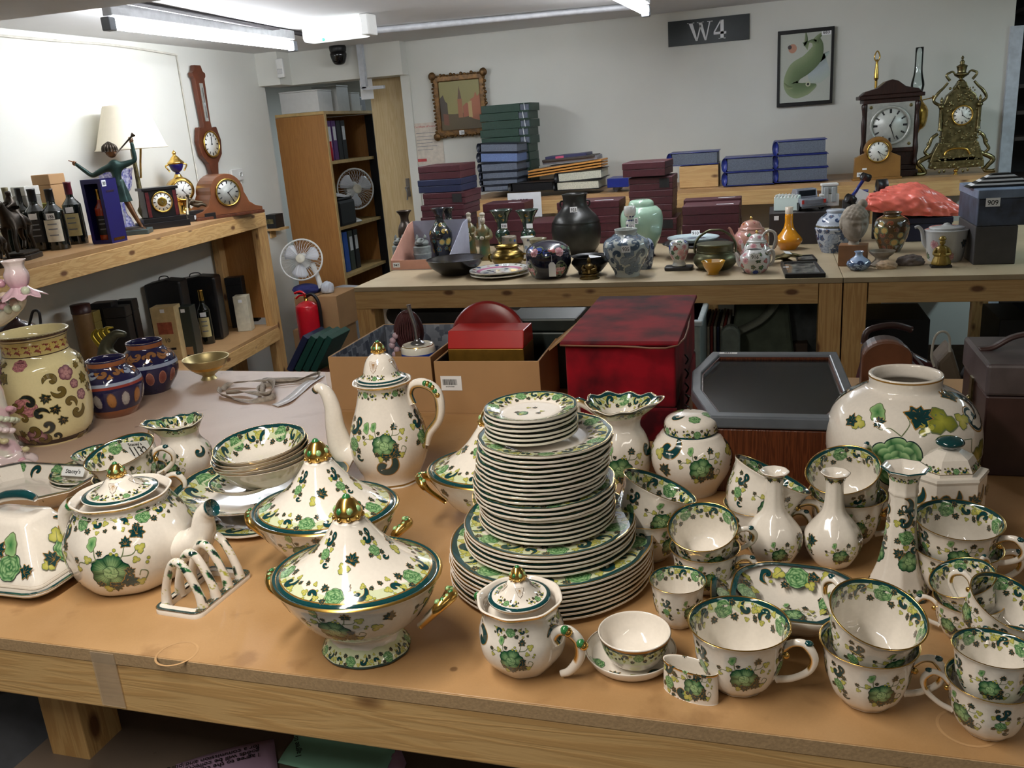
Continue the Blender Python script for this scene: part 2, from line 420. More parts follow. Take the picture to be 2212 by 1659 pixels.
def m_rose(n=42,rg=(.1,.2,.3,.4,.5,.6,.7,.8,.9,1.)):
    m = Mo(); pet = lambda a: .88+.16*abs(cos(3.5*a+.3))**.55+.03*cos(5*a)
    m.star(lambda a: pet(a)*1.05,DKL,DKL,0,n)
    def cf(q,a):
        k = int(q*3.99); u = q*3.99-k; e = abs(cos((1.5+k*.75)*a+k*1.3))
        c = mixc(rgb(38,110,58),rgb(166,202,146),min(1,(u**1.3)*(.25+.85*e**.6)))
        return mixc(c,rgb(22,74,42),.65*(1-e)**3+(.35 if q < .2 else 0))
    m.star(pet,GRN,GRN,1,n,rg,cf=cf); return m
def m_open():      # open flower with dark edged petals
    m = Mo(); pet = lambda a: .9+.17*abs(cos(2.5*a))**.5+.03*cos(20*a)
    m.star(lambda a: pet(a)*1.06,DKL,DKL,0,50)
    def cf(q,a):
        e = abs(cos(2.5*a))**.5; v = .5+.5*cos(35*a); f = max(0,1-abs(q-.52)*2.2)
        c = mixc(rgb(22,84,50),rgb(160,198,140),min(1,f*e*(.55+.5*v))); return mixc(c,rgb(20,70,44),.8*(1-e)**2)
    m.star(pet,rgb(30,80,46),GRN,1,70,(.3,.4,.5,.6,.7,.8,.9,1.),cf=cf); m.put(m_rose(28,(.25,.5,.75,1.)),0,0,.4,0,1,2); return m
LT = ((0,1.2),(16,.72),(24,.78),(36,.98),(50,.6),(60,.68),(78,.95),(94,.52),(108,.6),(126,.78),(146,.46),(165,.4),(180,.3))
def m_leaf(c1=DKL,c2=TEAL,edge=GOLDP,lob=2.5,e=.1,n=40):
    m = Mo(); rf = (lambda a: float(np.interp(abs((math.degrees(a)+180) % 360-180),[q[0] for q in LT],[q[1] for q in LT]))) if lob > 2 else (lambda a: (.5+.55*(1-abs(sin(lob*a))))*(.95+.25*cos(a))+.06*cos(15*a))
    m.star(lambda a: rf(a)+e,edge,edge,2,n,(.5,1.)); m.star(rf,c1,c2,3,n,(.5,1.))
    for t in (0,38,-38,78,-78): m.ribbon([(-.1,0),(.72*cos(rad_(t)),.72*sin(rad_(t)))],[.03,.008],GOLDP,4,2)
    return m
def m_pale(c1=YELL,c2=YEL):
    m = Mo(); rf = lambda a: (.4+.5*abs(cos(1.5*a))**.8)*(1+.07*cos(9*a))
    m.star(lambda a: rf(a)+.1,GREYG,GREYG,1,26,(.5,1.)); m.star(rf,c1,c2,2,26,(.5,1.))
    m.ribbon([(-.7,0),(.7,0)],[.04,.02],GREYG,3,3); return m
def m_bud():
    m = Mo(); rf = lambda a: .8*(1+.3*cos(2*(a-PI/2)))*(1+.12*cos(5*a))
    m.star(lambda a: rf(a)+.1,GREYG,GREYG,1,24,(.5,1.)); m.star(rf,GRN,GRNL,2,24,(.5,1.)); return m
def m_dot(c=YEL):
    m = Mo(); m.star(lambda a: 1.3,GREYG,GREYG,1,10,(1.,)); m.star(lambda a: .95,c,c,2,10,(1.,)); return m
def m_scroll(c=TEAL,g=GOLDP):
    m = Mo(); P = [(.15,.1),(-.1,.3),(-.35,.05),(-.2,-.35),(.3,-.5),(.85,-.2),(1.1,.4),(1.0,1.1)]
    m.ribbon(P,[.28,.4,.38,.4,.42,.38,.3,.06],g,1); m.ribbon(P,[.2,.32,.3,.32,.34,.3,.22,.02],c,2)
    return m
ROSE,OPEN,LEAF,PLEAF,BUD,DOT,SCR = m_rose(),m_open(),m_leaf(),m_pale(),m_bud(),m_dot(),m_scroll()
def m_spray():
    m = Mo(); tw = GREYG
    m.ribbon([(-.4,.6),(-.9,1.2),(-1.,1.9),(-1.2,2.2)],[.05,.03],tw,0); m.ribbon([(-.8,1.1),(-1.5,.9),(-2.2,.9),(-2.5,.5)],[.05,.03],tw,0)
    m.ribbon([(.4,.7),(1.,1.2),(1.2,1.8)],[.05,.03],tw,0); m.ribbon([(1.,1.2),(1.7,1.2),(2.1,1.6)],[.04,.03],tw,0)
    m.ribbon([(.5,-.9),(1.4,-1.5),(2.2,-1.1),(2.5,-.5),(2.1,-.2),(1.9,-.6)],[.06,.03],tw,0)
    m.put(LEAF,1.05,-.85,.75,-.6); m.put(LEAF,1.25,-.1,.42,.3); m.put(LEAF,.1,-1.2,.62,-1.7); m.put(LEAF,-.85,-.9,.35,-2.4)
    m.put(PLEAF,-.5,-1.5,.45,-2.); m.put(PLEAF,1.9,-1.2,.4,.5)
    m.put(OPEN,0,0,1.3)
    m.put(BUD,-1.15,2.3,.5,-.3); m.put(LEAF,-.65,1.55,.27,.5); m.put(PLEAF,-1.5,1.15,.36,2.2); m.put(LEAF,-2.5,1.,.3,2.6); m.put(PLEAF,-2.4,.35,.3,-2)
    m.put(LEAF,1.35,2.05,.5,1.5); m.put(PLEAF,2.3,1.5,.42,.5); m.put(PLEAF,1.9,.75,.3,-.3)
    for x,y in ((.5,1.7),(.25,1.45),(.65,1.35),(2.6,.3),(2.75,.6)): m.put(DOT,x,y,.11)
    return m
def m_spray2():    # scrolled stem with a rose
    m = Mo(); m.ribbon([(0,2.4),(.3,1.6),(-.2,.8),(.1,0)],[.1,.08],DKL,0)
    m.put(SCR,-.3,1.4,.9,.4); m.put(SCR,.5,2.6,.6,2.4,-1); m.put(LEAF,-.7,2.5,.5,2.); m.put(LEAF,.9,1.2,.45,-.4)
    m.put(PLEAF,-1.1,1.2,.5,2.4); m.put(PLEAF,.9,.4,.45,.5); m.put(ROSE,0,-.5,.85); m.put(LEAF,-.9,-.9,.45,-2.4); m.put(LEAF,.9,-1.1,.5,-.7)
    m.put(PLEAF,0,-1.7,.4,-1.6); m.put(SCR,.9,-2.,.5,-1.); return m
def m_border():    # one repeat of the rim border; x along the rim, y inward; about 7 units long
    m = Mo()
    m.put(SCR,2.3,.9,.75,.3,1); m.put(SCR,-2.4,1.0,.6,2.6,-1)
    m.put(LEAF,-1.1,1.7,.5,2.); m.put(LEAF,1.1,1.8,.48,.9); m.put(LEAF,-.9,.35,.4,3.); m.put(ROSE,0,.95,.92)
    m.put(PLEAF,1.5,.5,.38,.4); m.put(PLEAF,3.2,.6,.4,1.8); m.put(PLEAF,2.7,1.9,.36,-.5); m.put(PLEAF,-1.8,.6,.38,2.6); m.put(PLEAF,-3.2,.9,.42,1.); m.put(PLEAF,-2.4,2.,.3,1.4)
    m.put(LEAF,3.5,1.5,.3,1.2); m.put(LEAF,-3.3,1.8,.32,2.)
    for x,y in ((1.9,1.4),(2.1,1.2),(-1.9,1.4),(-3.0,.3),(3.7,.4)): m.put(DOT,x,y,.12)
    return m
SPRAY,SPRAY2,BORDER = m_spray(),m_spray2(),m_border()
def decal(mb,S,mo,th0,s0,size,rot=0.,flip=1,rref=None,off=.00022):
    V = np.array(mo.V); 
    if flip < 0: V = V*np.array([-1,1])
    ca,sa = cos(rot),sin(rot); a = size*(V[:,0]*ca-V[:,1]*sa); b = size*(V[:,0]*sa+V[:,1]*ca)
    s = np.clip(s0+b,1e-4,S.s[-1]-1e-4); R = max(rref or S.R(s0),.004); Rl = np.interp(s,S.s,S.r); Rl = np.clip(Rl,R*.35,R*3)
    p = S.at(th0+a/(.5*R+.5*Rl),s,off+np.array(mo.L)*.00009)
    mb.add(p,mo.F if flip > 0 else [f[::-1] for f in mo.F],0,True,mo.C)
def ring(mb,S,sa,sb,col,layer=0,n=96,wob=0.,th0=0.,th1=2*PI,f=7):
    # painted band around the piece between profile lengths sa and sb, optionally with a wavy edge
    full = abs(th1-th0-2*PI) < 1e-6; th = np.linspace(th0,th1,n+(0 if full else 1),endpoint=not full); m = len(th)
    w = wob*(np.sin(f*th)+.6*np.sin((2*f+1)*th+1)); k = 3
    rows = [S.at(th,np.clip((sa+(sb-sa)*i/k)+w*(i/k),0,S.s[-1]),.00018+layer*.00009) for i in range(k+1)]
    V = np.concatenate(rows); F = []
    for i in range(k):
        for j in range(m if full else m-1):
            q = (i*m+j,i*m+(j+1) % m,(i+1)*m+(j+1) % m,(i+1)*m+j); F.append(q if sb > sa else q[::-1])
    mb.add(V,F,0,True,c4(col))
def border(mb,S,s_edge,sgn,wid,reps,teal=.16,gold=.0009,th0=0.,pale=True):
    # gold line, teal wavy band and flower repeats running inward from the edge; wid = border width
    ring(mb,S,s_edge,s_edge+sgn*wid*teal,TEAL,1,wob=sgn*wid*.02)
    if gold: ring(mb,S,s_edge-sgn*gold*.7,s_edge+sgn*gold,GOLD,4)
    if pale: ring(mb,S,s_edge,s_edge+sgn*wid*.62,PALE,0,wob=sgn*wid*.12,f=5)
    R = S.R(s_edge+sgn*wid*.5); sz = min(wid/2.2,2*PI*R/reps/6.2)
    for i in range(reps):
        decal(mb,S,BORDER,th0+2*PI*i/reps,s_edge+sgn*wid*teal*.6,sz,rot=0 if sgn > 0 else PI)
# ---------------------------------------------------------------- generic builders
def smat(col,rough=.5): return mat('painted_%d_%d_%d' % tuple(int(q*255) for q in col),col,rough)
def vprof(cx,cy,rows,z0,wall=.004,open_=True,depth=.6):
    # silhouette rows (image row, width) up the axis that stands at (cx, cy) on level z0 -> profile in metres
    b = onb(cx,cy,z0); out = []
    for py,w in rows:
        z = zvert(b.x,b.y,py) if py is not None else z0
        out.append((w*kpx((b.x,b.y,z))/2,z-z0))
    z = [q[1] for q in out]; out[0] = (out[0][0],0)
    P = [(0,.002),(out[0][0]*.9,.0)]+out
    if open_:
        top = out[-1][1]; lo = top*(1-depth)
        inn = [(max(r-wall,.002),z) for r,z in reversed(out) if z >= lo]
        P += [(out[-1][0]-wall*.5,top+wall*.3)]+inn+[(0,lo)]
    else: P += [(0,out[-1][1]+.0005)]
    return b,P
def vase(name,label,cat,cx,cy,rows,z0,m=None,base=None,paint=None,open_=True,seg=36,group=None,mod=None,wall=.004,k=3,rz=0.,depth=.6,body='body',extra=None):
    b,P = vprof(cx,cy,rows,z0,wall,open_,depth); S = Surf(P,mod,k); mb = MB()
    mb.surf(S,seg,0,(c4(base) if base else None))
    if paint: paint(mb,S)
    t = thing(name,label,cat,tuple(b),rz,group)
    mb.build(body,[m or CHINA],t,paint=m is None)
    t['_h'] = 0
    del t['_h']
    return t,S,b,P
def scatter(mb,S,ia,ib,reps,rows,mos,size,seed=1):
    r = RND(seed); sa,sb = S.sc(ia),S.sc(ib)
    for i in range(rows):
        s = sa+(sb-sa)*(i+.5)/rows
        for j in range(reps):
            decal(mb,S,r.choice(mos),2*PI*(j+.5*(i % 2)+r.uniform(-.15,.15))/reps,s+r.uniform(-.15,.15)*(sb-sa)/rows,size*r.uniform(.8,1.15),r.uniform(0,6.28),r.choice((1,-1)))
def recolor(mo,f):
    m = Mo(); m.V,m.F,m.L,m.n = mo.V,mo.F,mo.L,mo.n; m.C = [c4(f(c)) for c in mo.C]; return m
def hand(pts,rad,top=TEAL,gold=True,k=6,seg=12,flat=.8,part=.5):
    # glazed handle: teal along the crest of its first part, gilt edges
    def cf(t,a):
        d = abs(((a-PI*1.5+PI) % (2*PI))-PI)
        if t < part and d < .9: return (*top,0)
        if gold and t < part+.15 and d < 1.3: return GOLD
        return (*CREAM,0)
    mb = MB(); mb.tube(pts,rad,seg,0,cf,k=k,flat=flat); return mb
def finial(mb,z,r):
    mb.lathe([(0,z),(r*.75,z),(r*1.0,z+r*.3),(r*1.05,z+r*.75),(r*.6,z+r*1.5),(r*.25,z+r*1.75),(0,z+r*1.8)],16,0,GOLD)
    for i in range(7):
        a = 2*PI*i/7; mb.ball((r*.78*cos(a),r*.78*sin(a),z+r*.85),(r*.3,r*.3,r*.34),0,c4(GRN if i % 2 else GRNL),8,5)
    for i in range(9):
        a = 2*PI*(i+.5)/9; mb.ball((r*1.02*cos(a),r*1.02*sin(a),z+r*.35),r*.2,0,GOLD,6,4)
    mb.ball((0,0,z+r*1.6),(r*.35,r*.35,r*.4),0,c4(GRN),8,5)
KITS = {}
def kit(kind,*a):
    key = (kind,)+tuple(round(x,3) if isinstance(x,float) else x for x in a)
    if key not in KITS: KITS[key] = globals()['kit_'+kind](*a)
    return KITS[key]
def inst(K,name,label,cat,loc,rz=0.,sc=1.,group=None,rot=None):
    t = thing(name,label,cat,tuple(loc),rz,group,rot); t.scale = (sc,)*3
    for nm,me,subs in K:
        o = bpy.data.objects.new(nm,me); COL.objects.link(o); o.parent = t
        for n2,m2 in subs:
            q = bpy.data.objects.new(n2,m2); COL.objects.link(q); q.parent = o
    return t
CUPP = [(0,.03),(.40,.03),(.44,0),(.5,.0),(.53,.04),(.70,.18),(.84,.45),(.89,.75),(.94,.92),(1.,1.),(.975,1.0),(.90,.9),(.85,.72),(.79,.45),(.64,.2),(.3,.09),(0,.08)]
def kit_cup(ratio=.7,hang=True,style=0):
    R = .05; h = ratio*2*R; S = Surf([(r*R,z*h) for r,z in CUPP],lambda th,r,z: (r*(1+.012*np.cos(12*th)*(z/h < .9))*np.cos(th),r*(1+.012*np.cos(12*th)*(z/h < .9))*np.sin(th),z))
    mb = MB(); mb.surf(S,64,0,c4(CREAM))
    border(mb,S,S.sc(9.5),1,.46*R,4,.22,.0009,.6)
    s = S.sc(6.3); q = .19*R
    for i in range(3):
        a = -PI/2+.35+i*2*PI/3; decal(mb,S,SPRAY,a,s-.05*h,q); decal(mb,S,SPRAY2,a-1.05,s,q*.8)
    ring(mb,S,S.sc(3.2),S.sc(3.5),(*GOLDP,.3),1)
    parts = [('bowl',mb.mesh('bowl',[CHINA],True),[])]
    if hang:
        hd = hand([(.86*R,0,.72*h),(1.04*R,0,.84*h),(1.28*R,0,.86*h),(1.45*R,0,.68*h),(1.37*R,0,.46*h),(1.06*R,0,.28*h),(.74*R,0,.2*h)],[.085*R,.08*R,.1*R,.075*R,.07*R,.08*R],k=5)
        hd.ball((1.34*R,0,.89*h),(.1*R,.08*R,.06*R),0,c4(TEAL),8,5); hd.ball((.92*R,0,.62*h),(.08*R,.06*R,.08*R),0,GOLD,8,5)
        parts.append(('handle',hd.mesh('handle',[CHINA],True),[]))
    return parts
PLATEP = [(0,.012),(.5,.012),(.54,0),(.58,.012),(.64,.02),(.8,.045),(.97,.082),(1.,.097),(1.,.123),(.985,.132),(.8,.095),(.66,.055),(.6,.034),(.3,.03),(0,.03)]
def kit_plate(wavy=0.006,open_=0):
    R = .1; S = Surf([(r*R,z*R*.8) for r,z in PLATEP],lambda th,r,z: (r*(1+wavy*np.abs(np.cos(6*th)))*np.cos(th),r*(1+wavy*np.abs(np.cos(6*th)))*np.sin(th),z))
    mb = MB(); mb.surf(S,72,0,c4(CREAM))
    border(mb,S,S.sc(8.7),1,.36*R,6,.17,.0007)
    for a,rr in ((.4,.25),(2.5,.22),(4.6,.28)): decal(mb,S,LEAF,a,S.s[-1]-rr*R,.07*R,a); decal(mb,S,PLEAF,a+.6,S.s[-1]-rr*R,.06*R,2*a)
    decal(mb,S,OPEN,-1.2,S.s[-1]-.22*R,.12*R)
    return [('dish',mb.mesh('dish',[CHINA],True),[])]
def kit_bowl(ratio=.2,fl=.012):        # shallow bowls, saucers with upturned side
    R = .1; h = ratio*2*R
    P = [(0,.02),(.42,.02),(.46,0),(.5,.02),(.62,.15),(.84,.55),(.97,.93),(1.,1.),(.98,1.01),(.92,.88),(.78,.5),(.56,.16),(.3,.08),(0,.08)]
    S = Surf([(r*R,z*h) for r,z in P],lambda th,r,z: (r*(1+fl*np.abs(np.cos(5*th))*(z/h))*np.cos(th),r*(1+fl*np.abs(np.cos(5*th))*(z/h))*np.sin(th),z))
    mb = MB(); mb.surf(S,64,0,c4(CREAM)); border(mb,S,S.sc(7.5),1,.42*R,5,.18,.0008)
    decal(mb,S,SPRAY,-PI/2,S.s[-1]-.3*R,.07*R)
    return [('dish',mb.mesh('dish',[CHINA],True),[])]
def kit_tureen():
    R = .1; h = .098; A = .86
    md = lambda th,r,z: (r*(1+.008*np.cos(10*th)*(z < h*.95))*np.cos(th),A*r*(1+.008*np.cos(10*th)*(z < h*.95))*np.sin(th),z)
    P = [(0,.05),(.44,.04),(.5,0),(.535,.03),(.5,.1),(.42,.2),(.40,.27),(.5,.34),(.66,.46),(.84,.70),(.95,.92),(1.,1.),(1.0,1.02),(.96,1.03),(.90,.98),(.78,.72),(.5,.5),(0,.45)]
    S = Surf([(r*R,z*h) for r,z in P],md); mb = MB(); mb.surf(S,96,0,c4(CREAM))
    ring(mb,S,S.sc(11.6),S.sc(12.6),GOLD,1); ring(mb,S,S.sc(12.5),S.sc(13.3),TEAL,0); ring(mb,S,S.sc(13.2),S.sc(13.5),(*GOLDP,.6),2)
    ring(mb,S,S.sc(2.5),S.sc(3.2),TEAL,1,wob=.0003); ring(mb,S,S.sc(2.2),S.sc(2.6),GOLD,2); ring(mb,S,S.sc(3.2),S.sc(5),PALE,0,wob=.001)
    for i in range(7): decal(mb,S,BORDER,2*PI*i/7+.3,S.sc(3.1),.0066)
    for i in range(4):
        decal(mb,S,SPRAY,-PI/2+.1+i*PI/2,S.sc(8.9),.0135); decal(mb,S,LEAF,-PI/2-.75+i*PI/2,S.sc(9.6),.009,1.2); decal(mb,S,PLEAF,-PI/2-.9+i*PI/2,S.sc(9.),.008,.2)
    L = [(.93,0),(.94,.02),(.9,.06),(.72,.17),(.52,.36),(.36,.58),(.25,.78),(.19,.9),(.16,.95),(0,.97)]
    lz = h*1.0; lh = .072
    SL = Surf([(r*R,lz+z*lh) for r,z in L],lambda th,r,z: (r*np.cos(th),(A+(1-A)*np.clip((z-lz)/lh,0,1))*r*np.sin(th),z)); ml = MB(); ml.surf(SL,96,0,c4(CREAM))
    ring(ml,SL,0,SL.sc(1.1),GOLD,3); ring(ml,SL,SL.sc(1),SL.sc(2.05),TEAL,1,wob=.0003); ring(ml,SL,SL.sc(2.05),SL.sc(2.15),(*GOLDP,.5),2); ring(ml,SL,SL.sc(1.5),SL.sc(2.8),PALE,0,wob=.0035,f=5)
    for i in range(5): decal(ml,SL,BORDER,2*PI*i/5-PI/2+.15,SL.sc(2.),.0128)
    for i in range(4):
        decal(ml,SL,SPRAY2,2*PI*i/4-PI/2-.4,SL.sc(5.),.0078,rref=.045); decal(ml,SL,LEAF,2*PI*i/4-PI/2+.45,SL.sc(4.6),.009,1); decal(ml,SL,PLEAF,2*PI*i/4-PI/2+.25,SL.sc(4.2),.008,2)
    fi = MB(); finial(fi,lz+lh*.93,.0155)
    hd = []
    for sg in (1,-1):
        m = MB(); X = lambda x,y,z: (sg*x*R,y*R,z*h)
        def cf(t,a): return GOLD if cos(a-PI*1.5) > -.35 or .25 < t < .75 else (*CREAM,0)
        m.tube([X(.78,-.08,.45),X(.98,-.15,.66),X(1.08,-.15,.78),X(1.17,0,.84),X(1.08,.15,.78),X(.98,.15,.66),X(.78,.08,.45)],[.04*R,.045*R,.065*R,.065*R,.065*R,.045*R,.04*R],10,0,cf,k=5)
        for q in range(7):
            a = -1.3+2.6*q/6; m.ball((sg*R*(1.02+.14*cos(a)),R*.15*sin(a),h*(.89-.04*abs(a))),(.035*R,.045*R,.025*R),0,c4(GRN if q % 2 else GRNL),6,4)
        hd.append(('handle',m.mesh('handle',[CHINA],True),[]))
    return [('bowl',mb.mesh('bowl',[CHINA],True),[]),('lid',ml.mesh('lid',[CHINA],True),[('finial',fi.mesh('finial',[CHINA],True))])]+hd
# ================================================================ the room
def struct(name,mb,mats,parent=None,**kw):
    o = mb.build(name,mats,parent,**kw)
    if parent is None: o['kind'] = 'structure'
    return o
CZ = 2.065; WY = 5.45; WX = -3.2
struct('floor',MB().box(-4.2,3.4,-2.2,8.2,-.02,0),mat('grey_concrete_floor',rgb(96,94,92),.8,var=.2,scale=6))
struct('ceiling',MB().box(-4.2,3.4,-2.2,8.2,CZ,CZ+.05),CEILM)
struct('wall_left',MB().box(WX-.1,WX,-2.2,5.28,0,CZ),WALLM)
bw = MB().box(-2.27,1.22,WY,WY+.1,0,CZ)
struct('wall_back',bw,WALLM)
struct('wall_front',MB().box(-4.2,3.4,-2.3,-2.2,0,CZ),WALLM)
struct('wall_right',MB().box(3.3,3.4,-2.2,8.2,0,CZ),WALLM)
struct('wall_back_room',MB().box(-4.2,3.4,8.1,8.2,0,CZ).box(-4.2,-4.1,5.0,8.2,0,CZ),WALLM)
struct('trim_1',MB().box(1.2,1.26,WY-.03,WY+.12,0,CZ-.25),mat('white_gloss_trim',rgb(196,202,212),.4))
lint = MB().box(WX-.02,-2.25,WY-.09,WY+.1,1.865,CZ)
struct('wall_lintel',lint,WALLM)
struct('trim_2',MB().box(WX,WX+.16,WY-.24,WY-.09,1.865,CZ-.0),WALLM)
# slim cable runs on the wall and ceiling
cb = MB(); cb.tube([(WX+.012,1.2,CZ-.028),(WX+.012,3.3,CZ-.034),(WX+.012,3.9,CZ-.03),(WX+.012,4.4,CZ-.05)],.006,6); cb.tube([(WX+.008,4.4,CZ-.05),(WX+.008,4.4,1.1)],.004,6)
tag(cb.build('cable_run',mat('painted_cable',rgb(214,210,198),.6)),'white painted cable clipped along the top of the left wall','cable')
tk = MB().box(-2.5,1.1,WY-.09-.025,WY-.09,CZ-.02,CZ-.002); 
cr = MB(); p0 = onz(800,58,CZ); p1 = onz(1385,3,CZ)
cr.rod(p0+Vector((0,0,-.02)),p1+Vector((0,0,-.02)),.016,seg=4); tag(cr.build('cable_trunking',mat('white_trunking',rgb(224,226,230),.4)),'white plastic cable trunking running across the ceiling above the door','trunking')
cr = MB(); a = ony(778,95,WY-.1); b = ony(790,170,WY-.1); cr.box(a.x-.018,a.x+.018,WY-.125,WY-.092,1.8,CZ)
cr.box(a.x-.01,a.x+.14,WY-.125,WY-.1,1.79,1.81)
tag(cr.build('trunking_drop',mat('grey_white_trunking',rgb(196,200,206),.4)),'vertical white trunking down the lintel over the doorway','trunking')
# ceiling beam top left
p = onz(0,38,CZ-.07); q = onz(370,0,CZ-.07)
struct('trim_4',MB().prism([(p.x-1.2,p.y-.35),(q.x+.3,q.y-.35),(q.x+.3,q.y),(p.x-1.2,p.y)],CZ-.07,CZ),CEILM)
# fluorescent fitting over the left shelves
def fitting(name,label,a,b,n_tube=1,e=TUBE_E):
    a,b = Vector(a),Vector(b); L = (b-a).length; ang = math.atan2((b-a).y,(b-a).x)
    t = thing(name,label,'light',tuple((a+b)/2),ang)
    MB().box(-L/2,L/2,-.022,.022,.005,.05).build('batten',mat('white_enamel_batten',rgb(220,222,224),.4),t,bevel=.004)
    m = MB(); m.rod((-L/2+.03,0,-.022),(L/2-.03,0,-.022),.022,seg=14)
    m.build('tube',mat('lit_fluorescent_tube',(.92,.95,1.),.5,emit=e,var=0),t)
    for s in (-1,1):
        MB().box(s*L/2-.02,s*L/2+.02,-.02,.02,-.05,.0).build('lamp_holder',GREYP,t,bevel=.005)
    return t
A = onz(235,52,1.985); B = onz(632,100,1.985)
fitting('fluorescent_light','long lit bare fluorescent tube on white batten above the left shelves',(A.x,A.y,2.01),(B.x,B.y,2.01),e=TUBE_E)
C1 = onz(1395,22,1.99)
fitting('fluorescent_light','lit fluorescent tube end hanging near the W4 sign',(C1.x,C1.y,2.01),(C1.x-.07,C1.y-1.4,2.01),e=12)
tl = MB(); a2 = onz(255,0,CZ-.01); b2 = onz(660,75,CZ-.01); tl.rod(a2,b2,.012,seg=6)
tag(tl.build('cable_trunking',mat('dark_trunking',rgb(70,66,68),.6)),'dark thin rail on the ceiling beside the lit tube','trunking')
e1 = onz(728,75,1.99); t = thing('emergency_light','white emergency light box with green indicator above black dome camera','light',(e1.x,e1.y,2.0),-.05)
MB().box(-.17,.17,-.05,.05,-.035,.06).build('diffuser',mat('lit_diffuser',rgb(240,246,246),.4,emit=1.2,var=.02),t,bevel=.02,seg=3)
MB().box(.15,.2,-.045,.045,-.03,.064).build('end_cap',WHITEP,t,bevel=.006)
MB().ball((-.05,-.05,-.03),.008).build('indicator',mat('green_indicator',(.1,.9,.35),.4,emit=1.5,var=0),t)
c1 = ony(728,95,WY-.17); t = thing('dome_camera','black dome security camera hanging under the ceiling by doorway lintel','camera',(c1.x,c1.y,CZ-.03))
MB().lathe([(0,.03),(.05,.03),(.052,0),(.045,-.01)],20).build('base',BLACKP,t)
MB().lathe([(0,-.085),(.03,-.078),(.046,-.05),(.05,-.01),(.0,-.005)],20).build('dome',mat('black_gloss',rgb(16,16,18),.12),t)
MB().lathe([(0,-.012),(.018,-.01),(.02,0)],16).build('lens',BLACKP,t,loc=(0,-.038,-.05),rot=(1.2,0,0))
s1 = onx(521,142,WX+.17); t = thing('motion_sensor','small white motion sensor box on the wall corner beside the lintel','sensor',(WX+.195,WY-.262,s1.z),0)
MB().box(-.025,.025,-.022,.0,-.058,.058).build('housing',WHITEP,t,bevel=.006)
MB().box(-.017,.017,-.027,-.02,-.035,-.005).build('lens',mat('frosted_lens',rgb(200,200,198),.5),t,bevel=.003)
# W4 sign
a,b = ony(1443,45,WY-.004),ony(1619,28,WY-.004); c = ony(1619,86,WY-.004)
t = thing('bay_sign','black sign with white letters W4 high on the back wall','sign',((a.x+b.x)/2,WY-.006,(b.z+c.z)/2))
sw = (b.x-a.x); sh = ony(1530,38,WY).z-ony(1530,93,WY).z
MB().box(-sw/2,sw/2,-.004,.004,-sh/2,sh/2).build('panel',mat('black_sign_panel',rgb(20,30,30),.4),t)
u = sh*.37; lt = MB(); XZ_ = Matrix(((u,0,0,0),(0,0,1,0),(0,u,0,0),(0,0,0,1)))
for P_ in ([(-2.2,1),(-1.75,1),(-1.2,-1),(-1.4,-1)],[(-1.2,-1),(-1.32,-.9),(-.9,.7),(-.78,.6)],[(-1.1,1),(-.7,1),(-.2,-1),(-.4,-1)],[(-.2,-1),(-.32,-.9),(.12,1),(.26,1)],[(-2.35,1),(-1.55,1),(-1.55,.92),(-2.35,.92)],[(-1.25,1),(-.5,1),(-.5,.92),(-1.25,.92)],[(-.1,1),(.5,1),(.5,.92),(-.1,.92)],
           [(1.35,1),(1.72,1),(1.72,-1),(1.35,-1)],[(.6,-.2),(.72,-.3),(1.5,1),(1.35,1)],[(.6,-.5),(2.0,-.5),(2.0,-.24),(.6,-.24)],[(1.15,-1),(1.92,-1),(1.92,-.92),(1.15,-.92)]): lt.prism(P_ if sum(P_[i][0]*P_[(i+1) % 4][1]-P_[(i+1) % 4][0]*P_[i][1] for i in range(4)) < 0 else P_[::-1],-.0065,-.004,M=XZ_)
lt.build('lettering',PAPER,t)
# door beyond the lintel and its handle
dx0,dx1 = ony(803,170,5.56).x,ony(868,165,5.56).x
dr = MB().box(dx0-.02,dx1+.02,5.55,5.59,0,1.87); d1 = struct('door_1',dr,PALEB)
hp = ony(881,405,5.54); mh = MB(); mh.rod((hp.x,5.55,hp.z),(hp.x,5.5,hp.z),.006); mh.tube([(hp.x,5.5,hp.z),(hp.x+.01,5.5,hp.z-.03),(hp.x+.004,5.5,hp.z-.08)],.006,8); mh.box(hp.x-.012,hp.x+.012,5.54,5.55,hp.z-.06,hp.z+.06)
mh.build('door_handle',STEEL,d1)
struct('trim_3',MB().box(-2.3,-2.24,WY-.015,WY+.1,0,1.865),WALLM)
# ---- left shelving unit
SX = -2.85; SY1 = 4.5; fx_ = lambda y: SX+(SY1-y)*.105
def knotty(name,mb,m,par,**k): return mb.build(name,m,par,**k)
SZ = 1.14; LZ = .46
def rail_(x0,x1,y0,y1,z0,z1): return MB().prism([(fx_(y0)+x0,y0),(fx_(y0)+x1,y0),(fx_(y1)+x1,y1),(fx_(y1)+x0,y1)],z0,z1)
def shelf_(y0,y1,z0,z1): return MB().prism([(WX+.01,y0),(fx_(y0),y0),(fx_(y1),y1),(WX+.01,y1)],z0,z1)
t = SHELF = thing('timber_shelving','pine framed two tier shelving unit along the left wall','shelving',(0,0,0))
shelf_(2.1,SY1,SZ-.018,SZ).build('upper_board',MDF,t)
rail_(-.045,.003,2.1,SY1,SZ-.095,SZ-.019).build('upper_rail',PINE_Y,t,bevel=.002)
shelf_(2.1,SY1-.05,LZ-.018,LZ).build('lower_board',MDF,t)
rail_(-.045,.003,2.1,SY1-.05,LZ-.095,LZ-.019).build('lower_rail',PINE_Y,t,bevel=.002)
for x in (SX-.045,WX+.02): MB().box(x,x+.045,SY1-.095,SY1-.0,0,SZ-.02 if x < SX-.05 else SZ-.02).build('post',PINE_Z,t,bevel=.002)
